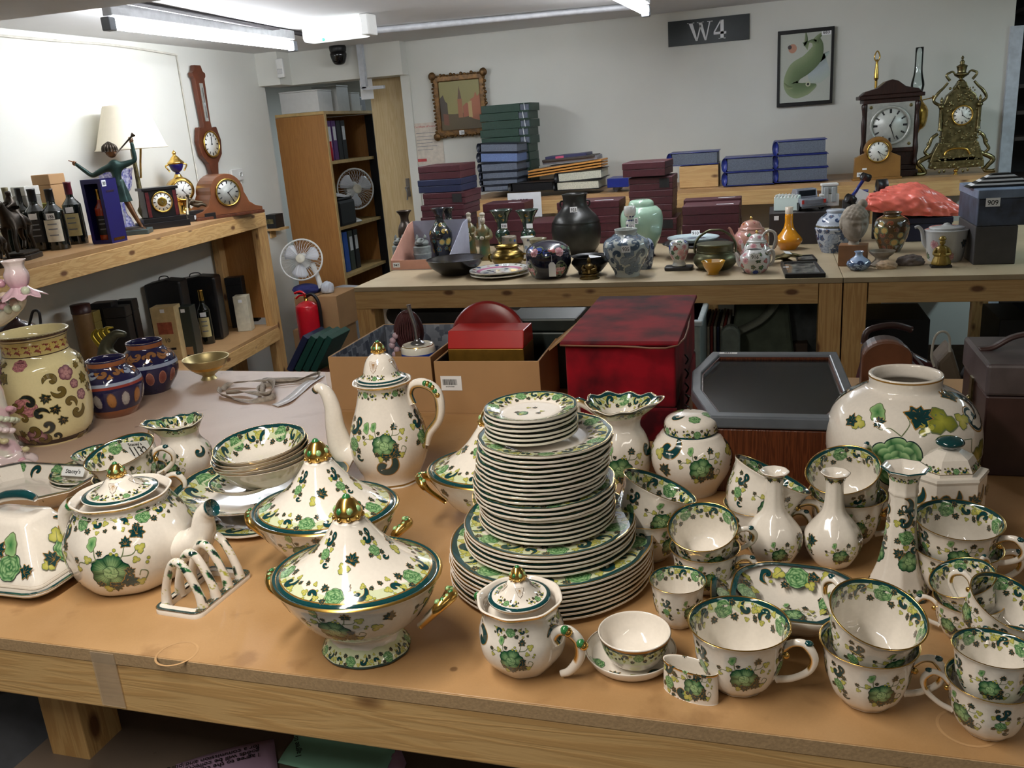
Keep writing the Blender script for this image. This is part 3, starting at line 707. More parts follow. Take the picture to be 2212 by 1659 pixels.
MB().box(WX+.06,SX-.05,SY1-.04,SY1-.01,.5,SZ-.1).build('end_panel',BEECH,t)
MB().box(fx_(2.1)-.045,fx_(2.1),2.1,2.19,0,SZ-.1).build('post',PINE_Z,t)
MB().box(WX+.02,SX-.05,SY1-.093,SY1-.05,SZ-.1,SZ-.02).build('cross_rail',PINE,t)
# ---- front table
t = thing('sale_table','pine framed sale table with stained brown board top in the foreground','table',(0,0,0))
TX0,TX1,TY0,TY1 = -2.6,1.5,.742,1.965
FT = MB().box(TX0,TX1,TY0,TY1,TABLE-.018,TABLE); FT.build('table_top',[MDF],t,bevel=.001)
MB().box(TX0,TX1,TY0-.0012,TY0,TABLE-.018,TABLE-.0012).build('top_edge',MDFEDGE,t)
MB().box(TX0,TX1,TY0+.0,TY0+.045,TABLE-.088,TABLE-.019).build('front_rail',PINE,t,bevel=.002)
MB().box(TX0,TX1,TY1-.05,TY1-.005,TABLE-.088,TABLE-.019).build('rear_rail',PINE,t)
lp = Vector((-1.0,0,0))
for x in (lp.x-.035,1.2):
    for y in (TY0+.09,TY1-.15): MB().box(x,x+.07,y,y+.07,0,TABLE-.09).build('leg',PINE_Z,t,bevel=.002)
UZ = .64
MB().box(-1.07,TX1,TY0-.02,TY1-.05,UZ-.018,UZ).build('lower_board',board('grey_brown_board',rgb(120,106,94),rgb(104,92,82),rgb(84,70,60)),t)
rm_ = mat('pale_ring_stain',rgb(190,152,108),.45)
for (a_,b_),r_ in (((382,1412),.026),((2090,1572),.028)):
    p_ = onz(a_,b_,TABLE); m_ = MB(); V_ = [(p_.x+q*cos(a)*r_,p_.y+q*sin(a)*r_,TABLE+.0002) for a in np.linspace(0,2*PI,40,endpoint=False) for q in (1,.9)]
    m_.add(V_,[(2*i,2*((i+1) % 40),2*((i+1) % 40)+1,2*i+1) for i in range(40)]); m_.build('ring_mark',rm_,bpy.data.objects['sale_table'])
# thin lighter board lying at the back left of the table
q = [onz(x,y,TABLE) for x,y in ((360,806),(706,806),(735,920),(770,1075),(330,1000),(200,930))]
lb = MB(); lb.prism([(-2.5,1.95),(-2.5,1.25),(-1.1,1.25),(onz(727,965,TABLE).x,onz(727,965,TABLE).y),(onz(700,808,TABLE).x,1.95)][::-1],TABLE,TABLE+.003)
tag(lb.build('thin_board',LINER),'thin pale board lying on the back left of the sale table','board')
# ---- back bench
BZ = .91; BY0 = 3.18; BY1 = 4.62; BX0 = onz(762,622,BZ).x
t = thing('long_bench','long pine framed bench with pale board top behind the boxes','bench',(0,0,0))
MB().box(BX0,.245,BY0,BY1,BZ-.018,BZ).build('bench_top',[PLY],t,bevel=.001)
MB().box(.247,1.9,BY0,BY1,BZ-.018,BZ).build('bench_top',[PLY],t,bevel=.001)
MB().box(BX0,.165,BY0+.002,BY0+.05,BZ-.092,BZ-.019).build('front_rail',PINE,t,bevel=.002)
MB().box(.33,1.9,BY0+.002,BY0+.05,BZ-.092,BZ-.019).build('front_rail',PINE,t,bevel=.002)
MB().box(BX0,BX0+.045,BY0+.05,BY1,BZ-.092,BZ-.019).build('side_rail',PINE_Y,t)
MB().box(BX0,1.9,BY1-.05,BY1,BZ-.092,BZ-.019).build('rear_rail',PINE,t)
for x,w in ((BX0,.08),(.167,.077),(.249,.077)):
    MB().box(x,x+w,BY0+.001,BY0+.09,0,BZ-.02 if x > 0 else BZ-.093).build('leg',PINE_Z,t,bevel=.002)
for x in (BX0,.1,1.7): MB().box(x,x+.06,BY1-.1,BY1-.01,0,BZ-.093).build('leg',PINE_Z,t,bevel=.002)
MB().box(BX0+.1,1.9,BY0+.06,BY1-.1,.3,.318).build('lower_board',mat('dusty_board',rgb(92,84,76),.8),t)
# ---- wall shelf
WZ = 1.1; WSY = 4.86
t = thing('wall_bench','pine bench shelf against the back wall carrying files and clocks','shelving',(0,0,0))
WX1 = onz(2150,372,WZ).x
MB().box(-1.75,WX1,WSY,WY-.01,WZ-.018,WZ).build('shelf_board',MDF,t)
MB().box(-1.75,WX1,WSY-.002,WSY+.045,WZ-.095,WZ-.0185).build('front_rail',PINE,t,bevel=.002)
MB().box(WX1-.045,WX1,WSY+.045,WY-.01,WZ-.095,WZ-.0185).build('side_rail',PINE_Y,t)
for x in (-1.75,-.35,.5,WX1-.08): MB().box(x,x+.07,WSY+.0,WSY+.07,0,WZ-.096).build('leg',PINE_Z,t)
MB().box(-1.7,WX1,WSY+.0,WSY+.04,.52,.6).build('lower_rail',mat('pale_pine_rail',rgb(196,176,130),.6),t)
MB().box(-1.7,WX1,WSY+.04,WY-.02,.582,.6).build('lower_board',MDF,t)
# dark racking beyond the wall end
t = thing('dark_racking','dark shelving seen past the right end of the back wall','shelving',(0,0,0))
DK = mat('dark_brown_board',rgb(58,44,38),.6)
MB().box(1.3,2.6,WY+.5,WY+.53,0,2.03).build('back_panel',mat('dark_panel',rgb(34,30,32),.7),t)
for z in (.3,.7,1.0,1.22,1.36,1.5,1.7,1.9): MB().box(1.3,2.6,WY+.12,WY+.5,z,z+.02).build('shelf',DK,t)
# ---- cabinet in the recess
CX0,CX1,CY0,CY1,CT = -3.27,-2.9,5.47,6.3,1.69
t = CAB = thing('storage_cabinet','tall beech office cabinet with open shelves in the recess','cabinet',(0,0,0))
MB().box(CX0,CX1,CY0,CY0+.022,0,CT-.022).build('side_panel',BEECH,t); MB().box(CX0,CX1,CY1-.022,CY1,0,CT-.022).build('side_panel',BEECH,t)
MB().box(CX0,CX1+.003,CY0,CY1,CT-.02,CT).build('top_panel',mat('pale_beech',rgb(202,170,112),.5),t); MB().box(CX0,CX0+.01,CY0+.022,CY1-.022,0,CT-.022).build('back_panel',BEECH,t)
CS = [1.36,.905,.56]
for z in CS: MB().box(CX0+.01,CX1-.02,CY0+.022,CY1-.022,z-.022,z).build('shelf',mat('pale_beech',rgb(202,170,112),.5),t)
MB().box(CX1-.06,CX1+.004,CY1-.075,CY1-.025,.05,CT-.03).build('tambour_door',BLACKP,t)
MB().box(CX1,CX1+.006,CY0,CY0+.025,0,CT-.02).build('edge_strip',mat('pale_beech',rgb(202,170,112),.5),t)
# ================================================================ the green printed china on the front table
def cupat(cx,cy,w,label,ratio=.7,ha=0.,z0=TABLE,hang=True,group='green printed cups',name='teacup',cat='cup'):
    x,y,R,h = rimfit(cx,cy,w,ratio,z0); return inst(kit('cup',ratio,hang),name,label,cat,(x,y,z0),ha,R/.05,group),x,y,R,h
def cupstack(cx,cy,w,ux,uy,uw,l1,l2,ratio=.7,ha=0.,ua=0.,tilt=.2,tdir=0.,sink=.42,group='stacked green printed cups',name='teacup',cat='cup'):
    # lower cup from its rim; upper cup nested in it and leaning towards tdir
    t,x,y,R,h = cupat(cx,cy,w,l1,ratio,ha,group=group,name=name,cat=cat)
    z1 = TABLE+h*.56; k = kpx((x,y,z1+h)); R2 = uw*k/2; h2 = ratio*2*R2
    q = onz(ux,uy,z1+h2); ax = Vector((-sin(tdir),cos(tdir),0)); M = MR(tilt,3,ax) @ MR(ua,3,'Z')
    lo = Vector((x,y,TABLE+h+.002))-(M @ Vector((0,0,h2*sink)))
    inst(kit('cup',ratio,True),name,l2,cat,(lo.x,lo.y,max(lo.z,TABLE+h*.3)),0,R2/.05,group,rot=M.to_euler())
# right hand cups
cupat(1596,1345,216,'large single breakfast cup standing at the front edge beside the oval match holder',.70,-.2)
cupstack(1877,1385,202,1897,1300,200,'lower breakfast cup of the front pair, handle to the right','upper breakfast cup of the front pair, leaning right with its handle behind left',.72,-.12,2.3,.3,-1.0)
cupstack(2140,1465,178,2130,1372,166,'lower cup at the bottom right corner, handle to the left','upper cup at the bottom right corner, nearly upright',.72,2.9,1.5,.06,1.2)
cupstack(1522,1180,150,1507,1097,148,'lower cup of the pair left of the bud vases','upper cup of the pair left of the bud vases, leaning left',.66,-.15,.1,.34,-1.7)
cupstack(2066,1178,182,2062,1098,176,'lower cup of the pair right of the tall candlestick','upper cup of the pair right of the tall candlestick, rim level',.6,.1,-.45,.08,-1.6)
cupstack(2092,1292,140,2092,1213,134,'small lower cup behind the right front cups, handle pointing left','small upper cup tipped over left on the one behind the right front cups',.68,3.0,.9,.36,-2.75)
x,y,R,h = rimfit(2180,1300,165,.66,TABLE+.025)
M_ = MR(.42,3,Vector((.6,.8,0))) @ MR(2.5,3,'Z')
c_ = M_ @ Vector((0,0,h)); inst(kit('cup',.66,True),'teacup','cup tipping right at the right edge, loop handle at its upper left','cup',(x-c_.x,y-c_.y,TABLE+.025+h-c_.z),0,R/.05,'stacked green printed cups',rot=M_.to_euler())
cupat(2192,1392,150,'cup under the tipped one at the right edge, mostly hidden',.66,1.2)
cupstack(1830,1064,160,1828,1022,154,'lower cup behind the right bud vase','upper cup behind the right bud vase, leaning left so its inside shows',.72,-.1,1.0,.4,-2.1)
# two pairs leaning right beside the plates
def leanpair(lx,ly,lw,px,py,uw,tdir,tilt,l1,l2,ha,ua):
    cupstack(lx,ly,lw,px,py,uw,l1,l2,.66,ha,ua,tilt,tdir)
leanpair(1402,1110,150,1432,1028,168,.45,.42,'lower cup of the pair just right of the tall plate stack','upper cup leaning steeply right just right of the tall plate stack',2.6,2.2)
leanpair(1638,1086,146,1637,1040,176,.45,.5,'lower cup behind the left bud vase','upper cup leaning steeply right behind the left bud vase',-.1,-.1)
# small footless cup
x,y,R,h = rimfit(1464,1252,122,.86,TABLE)
inst(kit('cup',.86,False),'small_cup','small handleless cup standing alone right of the plate stack','cup',(x,y,TABLE),.3,R/.05)
# cups at the left
cupstack(280,1022,152,252,958,148,'lower cup of the left pair with the 1132 label','upper cup of the left pair carrying the lot label 1132',.62,.35,.3,.24,-1.9)
# ---- plates
ps = onz(1193,1232,TABLE)
def plate_stack():
    G = [(8,433,1338,1378,1193,'dinner plate','large dinner plates at the bottom of the stack'),(5,366,1250,1345,1193,'lunch plate','medium plates above the dinner plates'),
         (6,292,1150,1200,1192,'dessert plate','small plates in the middle of the stack'),(3,302,1103,1125,1189,'shallow bowl','wider shallow plates above the middle'),
         (11,287,966,1090,1190,'side plate','side plates in the upper part of the stack'),(6,203,920,963,1166,'tea plate','tea plates on top of the stack')]
    z = TABLE; n = 0; top = [1338-8*0]; K = kit('plate'); K2 = kit('plate',.016)
    fy = [1335,1319,1303,1287,1271,1256,1244,1233,1227,1214,1202,1190,1178,1168,1158,1149,1140,1131,1120,1111,1103,1094,1082,1070,1059,1049,1040,1031,1022,1013,1004,996,984,972,962,953,944,935,925]
    w0 = 433*kpx((ps.x,ps.y,TABLE+.02))/2; i = 0; zr = TABLE+.0095*2; dz = .00606
    for cnt,w,ya,yb,cx,nm,grp in G:
        for j in range(cnt):
            zc = TABLE+i*dz; R = w*kpx((ps.x,ps.y,zc+.01))/2
            dx = (cx-1193)*.0006+random.uniform(-.0012,.0012)+(.0022*(j-cnt/2) if w == 287 else 0)*.5
            first = j == cnt-1
            sizes = {433: 'dinner plate',366: 'luncheon plate',292: 'dessert plate',302: 'shallow dish',287: 'side plate',203: 'tea plate'}
            if first: lab = {433: 'topmost of the large dinner plates, its green rim showing at the base of the stack',366: 'topmost of the medium plates, rim pattern showing above the dinner plates',292: 'topmost of the gold edged small plates at mid stack',302: 'topmost of the three wide plates just above mid stack',287: 'topmost of the many side plates, below the small tea plates',203: 'small plate at the very top of the tall plate stack'}[w]
            elif j == 0: lab = 'lowest %s of its size in the tall stack' % sizes[w]
            else: lab = '%s from the bottom among the %ss of the tall stack' % (('second','third','fourth','fifth','sixth','seventh','eighth','ninth','tenth')[j-1],sizes[w])
            sc = R/.1; t = thing('plate',lab,'plate',(ps.x+dx,ps.y+random.uniform(-.001,.001),zc),random.uniform(0,6),grp,rot=(random.uniform(-.006,.006),random.uniform(-.006,.006),random.uniform(0,6)))
            t.scale = (sc,sc,.9)
            for nn,me,_ in (K2 if w in (287,302) else K): o = bpy.data.objects.new(nn,me); COL.objects.link(o); o.parent = t
            i += 1
plate_stack()
# ---- covered dishes
def tureen(cx,cy,w,rz,label):
    x,y,R,h = rimfit(cx,cy,w,.49)
    return inst(kit('tureen'),'covered_dish',label,'covered dish',(x,y,TABLE),rz,R/.1,'covered vegetable dishes')
tureen(770,1236,378,-.05,'large covered vegetable dish with conical lid at the front of the table')
tureen(702,1096,326,.0,'covered vegetable dish directly behind the front one')
tureen(1066,1010,290,.1,'covered vegetable dish half hidden behind the tall plate stack')
# ---- lidded pots
def rv(t,name,mb,parent=None): return mb.build(name,[CHINA],parent or t,paint=True)
def fluted(n,a): return lambda th,r,z: (r*(1+a*np.cos(n*th))*np.cos(th),r*(1+a*np.cos(n*th))*np.sin(th),z)
# coffee pot
b,P = vprof(850,1032,[(1032,128),(1024,124),(1012,130),(985,158),(950,168),(915,156),(880,130),(850,112),(832,108),(822,128)],TABLE,.004,True,.25)
t = thing('coffee_pot','tall cream and green coffee pot with domed lid behind the covered dishes','coffee pot',tuple(b),0); k = kpx((b.x,b.y,TABLE+.12))
S = Surf(P,fluted(8,.012)); mb = MB(); mb.surf(S,72,0,c4(CREAM)); top = P[11][1]
ring(mb,S,S.sc(10.6),S.sc(11.2),GOLD,2); ring(mb,S,S.sc(2.4),S.sc(2.8),(*GOLDP,.5),1)
for i in range(5): decal(mb,S,BORDER,-1.9+2*PI*i/5,S.sc(10.),.0062,PI)
for i in range(3):
    decal(mb,S,SPRAY,-1.25+2*PI*i/3,S.sc(6.4),.0148); decal(mb,S,SPRAY2,-2.2+2*PI*i/3,S.sc(6.6),.014); decal(mb,S,SCR,-1.3+2*PI*i/3,S.sc(5.1),.02,.3); decal(mb,S,BUD,-1.75+2*PI*i/3,S.sc(7.4),.009)
rv(t,'body',mb); R0 = P[11][0]
ml = MB(); zt = zvert(b.x,b.y,745)-TABLE; lh = (zt-top)*.80
SL = Surf([(R0*.8,top-.004),(R0*.86,top+.004),(R0*.82,top+.006),(R0*.62,top+lh*.25),(R0*.55,top+lh*.5),(R0*.42,top+lh*.8),(R0*.2,top+lh*.97),(0,top+lh)]); ml.surf(SL,48,0,c4(CREAM))
ring(ml,SL,SL.sc(.6),SL.sc(2.3),TEAL,0); [decal(ml,SL,BORDER,1.2*i,SL.sc(2.6),.0048) for i in range(5)]
for i in range(4): decal(ml,SL,recolor(m_leaf(rgb(150,112,80),CREAM,rgb(150,112,80),1.5,.08),lambda c: c),-1.57+PI/2*i,SL.sc(4.6),.011,-PI/2)
l = rv(t,'lid',ml); fi = MB(); finial(fi,top+lh*.97,.0115); rv(t,'finial',fi,l)
# spout to the left, handle to the right
def px3(px,py,yy): q = ony(px,py,yy); return q-b
sp = [px3(768,985,b.y-.01),px3(740,968,b.y-.015),px3(725,925,b.y-.02),px3(718,880,b.y-.02),px3(706,850,b.y-.02),px3(690,838,b.y-.022),px3(680,845,b.y-.022)]
mb = MB(); mb.tube(sp,[.03,.024,.0175,.014,.012,.009,.0065],16,0,lambda u,a: (*DKL,0) if u > .93 else ((*GOLDP,.6) if u > .9 else (*CREAM,0)),k=6,flat=1.)
rv(t,'spout',mb)
hd = hand([px3(893,872,b.y-.0),px3(885,850,b.y),px3(892,832,b.y),px3(915,828,b.y),px3(940,842,b.y),px3(951,870,b.y),px3(948,905,b.y),px3(928,935,b.y),px3(922,960,b.y)],[.006,.006,.0075,.0095,.0095,.0085,.008,.008,.005],part=.95)
for i in range(6): q = px3(918+i*5.5,828+i*i*1.0,b.y-.004); hd.ball(q,.0055,0,GOLD if i % 2 else c4(GRN),8,5)
rv(t,'handle',hd)
# teapot
b,P = vprof(300,1240,[(1240,176),(1230,210),(1198,250),(1150,262),(1112,232),(1086,198),(1074,186),(1064,206)],TABLE,.004,True,.2)
t = thing('teapot','round cream and green teapot with lid, spout pointing right, at front left','teapot',tuple(b),0)
S = Surf(P,fluted(8,.014)); mb = MB(); mb.surf(S,72,0,c4(CREAM)); top = P[9][1]; R0 = P[9][0]
ring(mb,S,S.sc(8.6),S.sc(9.2),GOLD,2)
for i in range(5): decal(mb,S,BORDER,-1.75+2*PI*i/5,S.sc(7.8),.0105,PI)
for i in range(2):
    decal(mb,S,SPRAY,-1.2+PI*i,S.sc(4.5),.0185); decal(mb,S,SPRAY2,-2.3+PI*i,S.sc(4.8),.0165); decal(mb,S,LEAF,-.7+PI*i,S.sc(6.),.012,1.2)
rv(t,'body',mb); ml = MB(); zt = zvert(b.x,b.y,1022)-TABLE; lh = (zt-top)*.86
SL = Surf([(R0*.7,top-.002),(R0*.76,top+.002),(R0*.72,top+.004),(R0*.5,top+lh*.25),(R0*.33,top+lh*.6),(R0*.22,top+lh*.92),(0,top+lh)]); ml.surf(SL,48,0,c4(CREAM))
ring(ml,SL,0,SL.sc(1.),(*GOLDP,.7),1); ring(ml,SL,SL.sc(.8),SL.sc(2.3),TEAL,0); [decal(ml,SL,BORDER,1.2566*i-1.9,SL.sc(2.5),.0058) for i in range(5)]
for i in range(4): decal(ml,SL,m_leaf(rgb(196,180,160),CREAM,rgb(120,100,84),1.5,.07),-1.2+PI/2*i,SL.sc(4.3),.009,-PI/2)
l = rv(t,'lid',ml); fi = MB(); finial(fi,top+lh*.96,.0115); rv(t,'finial',fi,l)
sp = [px3(345,1170,b.y),px3(392,1180,b.y),px3(426,1168,b.y),px3(439,1146,b.y),px3(440,1118,b.y),px3(446,1104,b.y),px3(460,1096,b.y)]
mb = MB(); mb.tube(sp,[.016,.023,.022,.018,.0145,.0125,.0125],18,0,lambda u,a: (*TEAL,0) if u > .93 else (*CREAM,0),k=6)
rv(t,'spout',mb)
# decorated leaf patch on the spout as printed relief
hd = hand([px3(192,1118,b.y),px3(196,1098,b.y),px3(180,1086,b.y),px3(158,1088,b.y),px3(141,1106,b.y),px3(142,1140,b.y),px3(160,1168,b.y),px3(190,1184,b.y)],[.006,.0085,.0105,.0115,.0105,.0095,.0095,.009],part=.3)
for i in range(6): q = px3(150+i*7,1094-i*2,b.y-.006); hd.ball(q,.0065,0,GOLD if i % 2 else c4(GRN),8,5)
rv(t,'handle',hd)
# sugar bowl
b,P = vprof(1133,1432,[(1432,110),(1424,128),(1395,176),(1362,188),(1335,172),(1318,162),(1302,168),(1290,186)],TABLE,.0035,True,.2)
t = thing('sugar_bowl','lidded two handled sugar bowl at the front edge of the table','sugar bowl',tuple(b),0)
S = Surf(P,fluted(8,.016)); mb = MB(); mb.surf(S,72,0,c4(CREAM)); top = P[9][1]; R0 = P[9][0]
ring(mb,S,S.sc(8.6),S.sc(9.2),GOLD,2)
for i in range(4): decal(mb,S,BORDER,-1.55+PI/2*i,S.sc(7.4),.0055,PI)
for i in range(3): decal(mb,S,SPRAY,-1.55+2*PI/3*i,S.sc(4.7),.0095); decal(mb,S,SCR,-2.4+2*PI/3*i,S.sc(5.5),.011,2.)
rv(t,'body',mb); ml = MB(); zt = zvert(b.x,b.y,1240)-TABLE; lh = (zt-top)*.8
SL = Surf([(R0*.68,top-.002),(R0*.74,top+.002),(R0*.7,top+.004),(R0*.5,top+lh*.22),(R0*.33,top+lh*.6),(R0*.22,top+lh*.93),(0,top+lh)]); ml.surf(SL,48,0,c4(CREAM))
ring(ml,SL,0,SL.sc(1.),(*GOLDP,.7),1); ring(ml,SL,SL.sc(.8),SL.sc(2.3),TEAL,0); [decal(ml,SL,BORDER,1.5708*i-1.9,SL.sc(2.5),.0042) for i in range(4)]
for i in range(4): decal(ml,SL,m_leaf(rgb(196,180,160),CREAM,rgb(120,100,84),1.5,.07),-1.2+PI/2*i,SL.sc(4.3),.006,-PI/2)
l = rv(t,'lid',ml); fi = MB(); finial(fi,top+lh*.96,.009); rv(t,'finial',fi,l)
for pts in ([(1205,1392),(1196,1378),(1206,1364),(1228,1364),(1250,1385),(1252,1420),(1232,1448),(1212,1455)],[(1060,1330),(1046,1318),(1038,1300),(1040,1290),(1052,1284),(1064,1290),(1070,1302)]):
    yy = b.y-.02 if pts[0][0] > 1100 else b.y+.03
    hd = hand([px3(p_[0],p_[1],yy) for p_ in pts],[.004,.005,.0055,.007,.0065,.006,.005,.004],part=.6 if pts[0][0] > 1100 else .0)
    for i in range(4): q = px3(*pts[min(3+i//2,4)],yy-.002); hd.ball(q+Vector((.003*(i-1),-.003,.003-.002*i)),.0055,0,GOLD if i % 2 else c4(GRN),8,5)
    rv(t,'handle',hd)
# ---- ginger jar, globe vase, bud vases, candlestick, jugs
def jar(cx,cy,rows,label):
    b,P = vprof(cx,cy,rows,TABLE,.004,False); t = thing('ginger_jar',label,'jar',tuple(b),0); return b,P,t
b,P,t = jar(1494,1055,[(1055,108),(1045,118),(1010,160),(980,172),(955,162),(938,136),(930,112)],'lidded cream ginger jar with green peonies in front of the glazed case')
S = Surf(P); mb = MB(); mb.surf(S,64,0,c4(CREAM))
for i in range(3): decal(mb,S,SPRAY,-1.25+2*PI/3*i,S.sc(4.9),.013); decal(mb,S,SCR,-2.15+2*PI/3*i,S.sc(6.3),.018,.4); decal(mb,S,PLEAF,-2.4+2*PI/3*i,S.sc(5.8),.011,1); decal(mb,S,LEAF,-2.2+2*PI/3*i,S.sc(4.6),.013,1)
rv(t,'body',mb); tz = P[-2][1]; kk = kpx((b.x,b.y,TABLE+tz)); RL = 57*kk; zl = zvert(b.x,b.y,893)-TABLE
SL = Surf([(RL*.95,tz-.006),(RL,tz-.003),(RL*1.,tz+.012),(RL*.95,tz+.02),(RL*.8,tz+(zl-tz)*.85),(RL*.5,zl),(0,zl+.001)]); ml = MB(); ml.surf(SL,56,0,c4(CREAM))
ring(ml,SL,0,SL.sc(1.4),TEAL,0,wob=.0004); ring(ml,SL,0,SL.sc(.6),(*GOLDP,.6),1); [decal(ml,SL,BORDER,1.2566*i,SL.sc(1.3),.0062) for i in range(5)]
for i in range(5): decal(ml,SL,SCR if i % 2 else ROSE,1.2566*i,SL.sc(4.6),.009)
rv(t,'lid',ml)
# big globe vase
b,P = vprof(1940,1075,[(1075,150),(1062,170),(1025,264),(975,304),(925,310),(885,288),(858,246),(842,190),(834,152),(822,146),(808,150)],TABLE,.006,True,.75)
t = thing('globe_vase','large round cream vase with green peony and dark leaves at the back right','vase',tuple(b),0); S = Surf(P); mb = MB(); mb.surf(S,96,0,c4(CREAM))
ring(mb,S,S.sc(11.8),S.sc(12.05),(*GOLDP,.3),2)
th0 = -PI/2
for i in range(2):
    a = th0+PI*i
    decal(mb,S,m_rose(90,tuple((i+1)/20 for i in range(20))),a-.18,S.sc(5.6),.036); decal(mb,S,LEAF,a+.42,S.sc(6.25),.018,.2); decal(mb,S,LEAF,a+.25,S.sc(5.0),.024,-.3); decal(mb,S,LEAF,a+.05,S.sc(7.9),.022,.5)
    decal(mb,S,m_pale(rgb(178,178,70),rgb(120,130,48)),a+.42,S.sc(7.6),.024,-.45); decal(mb,S,BUD,a-.55,S.sc(8.0),.015,.5); decal(mb,S,PLEAF,a-.78,S.sc(7.1),.012,2.); decal(mb,S,LEAF,a-.9,S.sc(7.0),.012,1.7); decal(mb,S,LEAF,a-.5,S.sc(7.4),.01,.3)
    decal(mb,S,SCR,a+1.12,S.sc(7.4),.034,.9); decal(mb,S,LEAF,a+1.0,S.sc(9.2),.016,.6); decal(mb,S,PLEAF,a+.78,S.sc(7.4),.014,2.2); decal(mb,S,m_pale(rgb(168,160,70),rgb(112,116,44)),a+1.05,S.sc(5.6),.022,-1.2)
    tw = Mo(); tw.ribbon([(0,0),(.5,.9),(.3,1.6),(1.,2.2)],[.04,.02],GREYG,0); tw.ribbon([(0,0),(-.8,.5),(-1.4,.3),(-2,.6)],[.04,.02],GREYG,0); decal(mb,S,tw,a-.15,S.sc(6.8),.02); decal(mb,S,tw,a+.85,S.sc(6.4),.018,2.)
    for q in range(5): decal(mb,S,DOT,a+.12+.06*(q % 3),S.sc(7.0+.15*q),.0045)
rv(t,'body',mb)
# bud vases
for cx,cy,tw_,lab in ((1670,1212,60,'slender necked bud vase, left one of the two'),(1797,1215,60,'slender necked bud vase, right one beside the tall candlestick')):
    b,P = vprof(cx,cy,[(cy,62),(cy-12,88),(cy-42,118),(cy-70,112),(cy-95,76),(cy-115,46),(cy-150,37),(cy-175,37),(cy-186,44),(cy-194,tw_)],TABLE,.003,True,.3)
    t = thing('bud_vase',lab,'vase',tuple(b),0,'octagonal bud vases'); S = Surf(P,fluted(8,.02)); mb = MB(); mb.surf(S,64,0,c4(CREAM))
    ring(mb,S,S.sc(10.9),S.sc(11.2),(*GOLDP,.6),2); [decal(mb,S,LEAF,1.05*i,S.sc(9.9),.0055,-1.5) for i in range(6)]; [decal(mb,S,PLEAF,1.05*i+.5,S.sc(10.),.004,-1.5) for i in range(6)]
    for i in range(3): decal(mb,S,SPRAY,-1.35+2*PI/3*i,S.sc(3.9),.0072); decal(mb,S,LEAF,-2.5+2*PI/3*i,S.sc(4.7),.009,.3); decal(mb,S,SPRAY2,-2.55+2*PI/3*i,S.sc(4.3),.005)
    rv(t,'body',mb)
# candlestick
b,P = vprof(1938,1275,[(1275,130),(1262,124),(1240,104),(1205,80),(1160,66),(1110,58),(1070,56),(1062,60),(1050,58),(1030,62),(1018,74),(1010,98)],TABLE,.004,True,.2)
octm = lambda th,r,z: ((r/np.maximum(np.cos((th % (PI/4))-PI/8),.1)*.94)*np.cos(th),(r/np.maximum(np.cos((th % (PI/4))-PI/8),.1)*.94)*np.sin(th),z)
t = thing('candlestick','tall octagonal cream candlestick with green print right of the bud vases','candlestick',tuple(b),0); S = Surf(P,octm); mb = MB(); mb.surf(S,64,0,c4(CREAM))
ring(mb,S,S.sc(13.1),S.sc(13.9),TEAL,1); ring(mb,S,S.sc(2.),S.sc(2.5),TEAL,1)
for i in range(5): decal(mb,S,BORDER,1.2566*i,S.sc(10.8),.0034); decal(mb,S,BORDER,1.2566*i+.4,S.sc(2.6),.0062)
for i in range(3): decal(mb,S,SPRAY2,-1.35+2*PI/3*i,S.sc(6.4),.0105); decal(mb,S,OPEN,-1.2+2*PI/3*i,S.sc(5.2),.012); decal(mb,S,LEAF,-1.7+2*PI/3*i,S.sc(5.5),.008,2.5); decal(mb,S,SCR,-1.4+2*PI/3*i,S.sc(7.6),.009,1)
rv(t,'body',mb)
def jugmod(P,sp_th,lip,asym=.02,n=8,waves=0):
    top = max(z for r,z in P)
    def f(th,r,z):
        u = np.clip((z/top-.72)/.28,0,1); d = np.cos(th-sp_th); k = 1+.02*np.cos(n*th)*(u < .5)+lip*u**1.6*np.maximum(d,0)**5+waves*u*np.cos(9*th)*.5
        return r*k*np.cos(th),r*k*np.sin(th),z+u**1.5*top*(asym*np.maximum(d,0)**2+waves*.25*np.cos(9*th)+.5*asym*np.maximum(-d,0)**2)
    return f
def jug(cx,cy,rows,sp,label,hp,lip=.5,k=1.,waves=.0,asym=.08):
    b,P = vprof(cx,cy,rows,TABLE,.0035,True,.45); t = thing('jug',label,'jug',tuple(b),0); S = Surf(P,jugmod(P,sp,lip,asym,waves=waves)); mb = MB(); mb.surf(S,72,0,c4(CREAM))
    it = len(rows)+1; border(mb,S,S.sc(it+.9),1,.028*k,4,.2,.0008)
    ring(mb,S,S.sc(it-1.4),S.sc(it+.1),PALE,0); ring(mb,S,S.sc(it-.35),S.sc(it+.0),TEAL,1); [decal(mb,S,BORDER,1.2566*i+.2,S.sc(it-.3),.0046*k,PI) for i in range(5)]
    for i in range(3): decal(mb,S,SPRAY,-1.45+2*PI/3*i,S.sc(4.2),.0105*k); decal(mb,S,SCR,-2.4+2*PI/3*i,S.sc(5.),.011*k)
    rv(t,'body',mb); yy = b.y
    rv(t,'handle',hand([ony(p_[0],p_[1],yy)-b for p_ in hp],[.005*k,.006*k,.0065*k,.006*k,.005*k],part=.5)); return t
jug(408,1035,[(1035,84),(1025,90),(995,114),(970,110),(952,84),(940,76),(925,88),(912,106)],-2.3,'small cream jug with pinched spout behind the teapot',[(362,940),(346,918),(330,922),(326,950),(340,980),(362,990)],.45,.95,.04)
jug(1345,1045,[(1045,90),(1035,100),(1000,122),(960,122),(935,104),(918,84),(902,88),(885,124),(872,148)],-.15,'tall wide mouthed cream jug standing in front of the red velvet box',[(1290,890),(1250,868),(1244,890),(1262,925),(1290,950)],.3,1.35,.06)
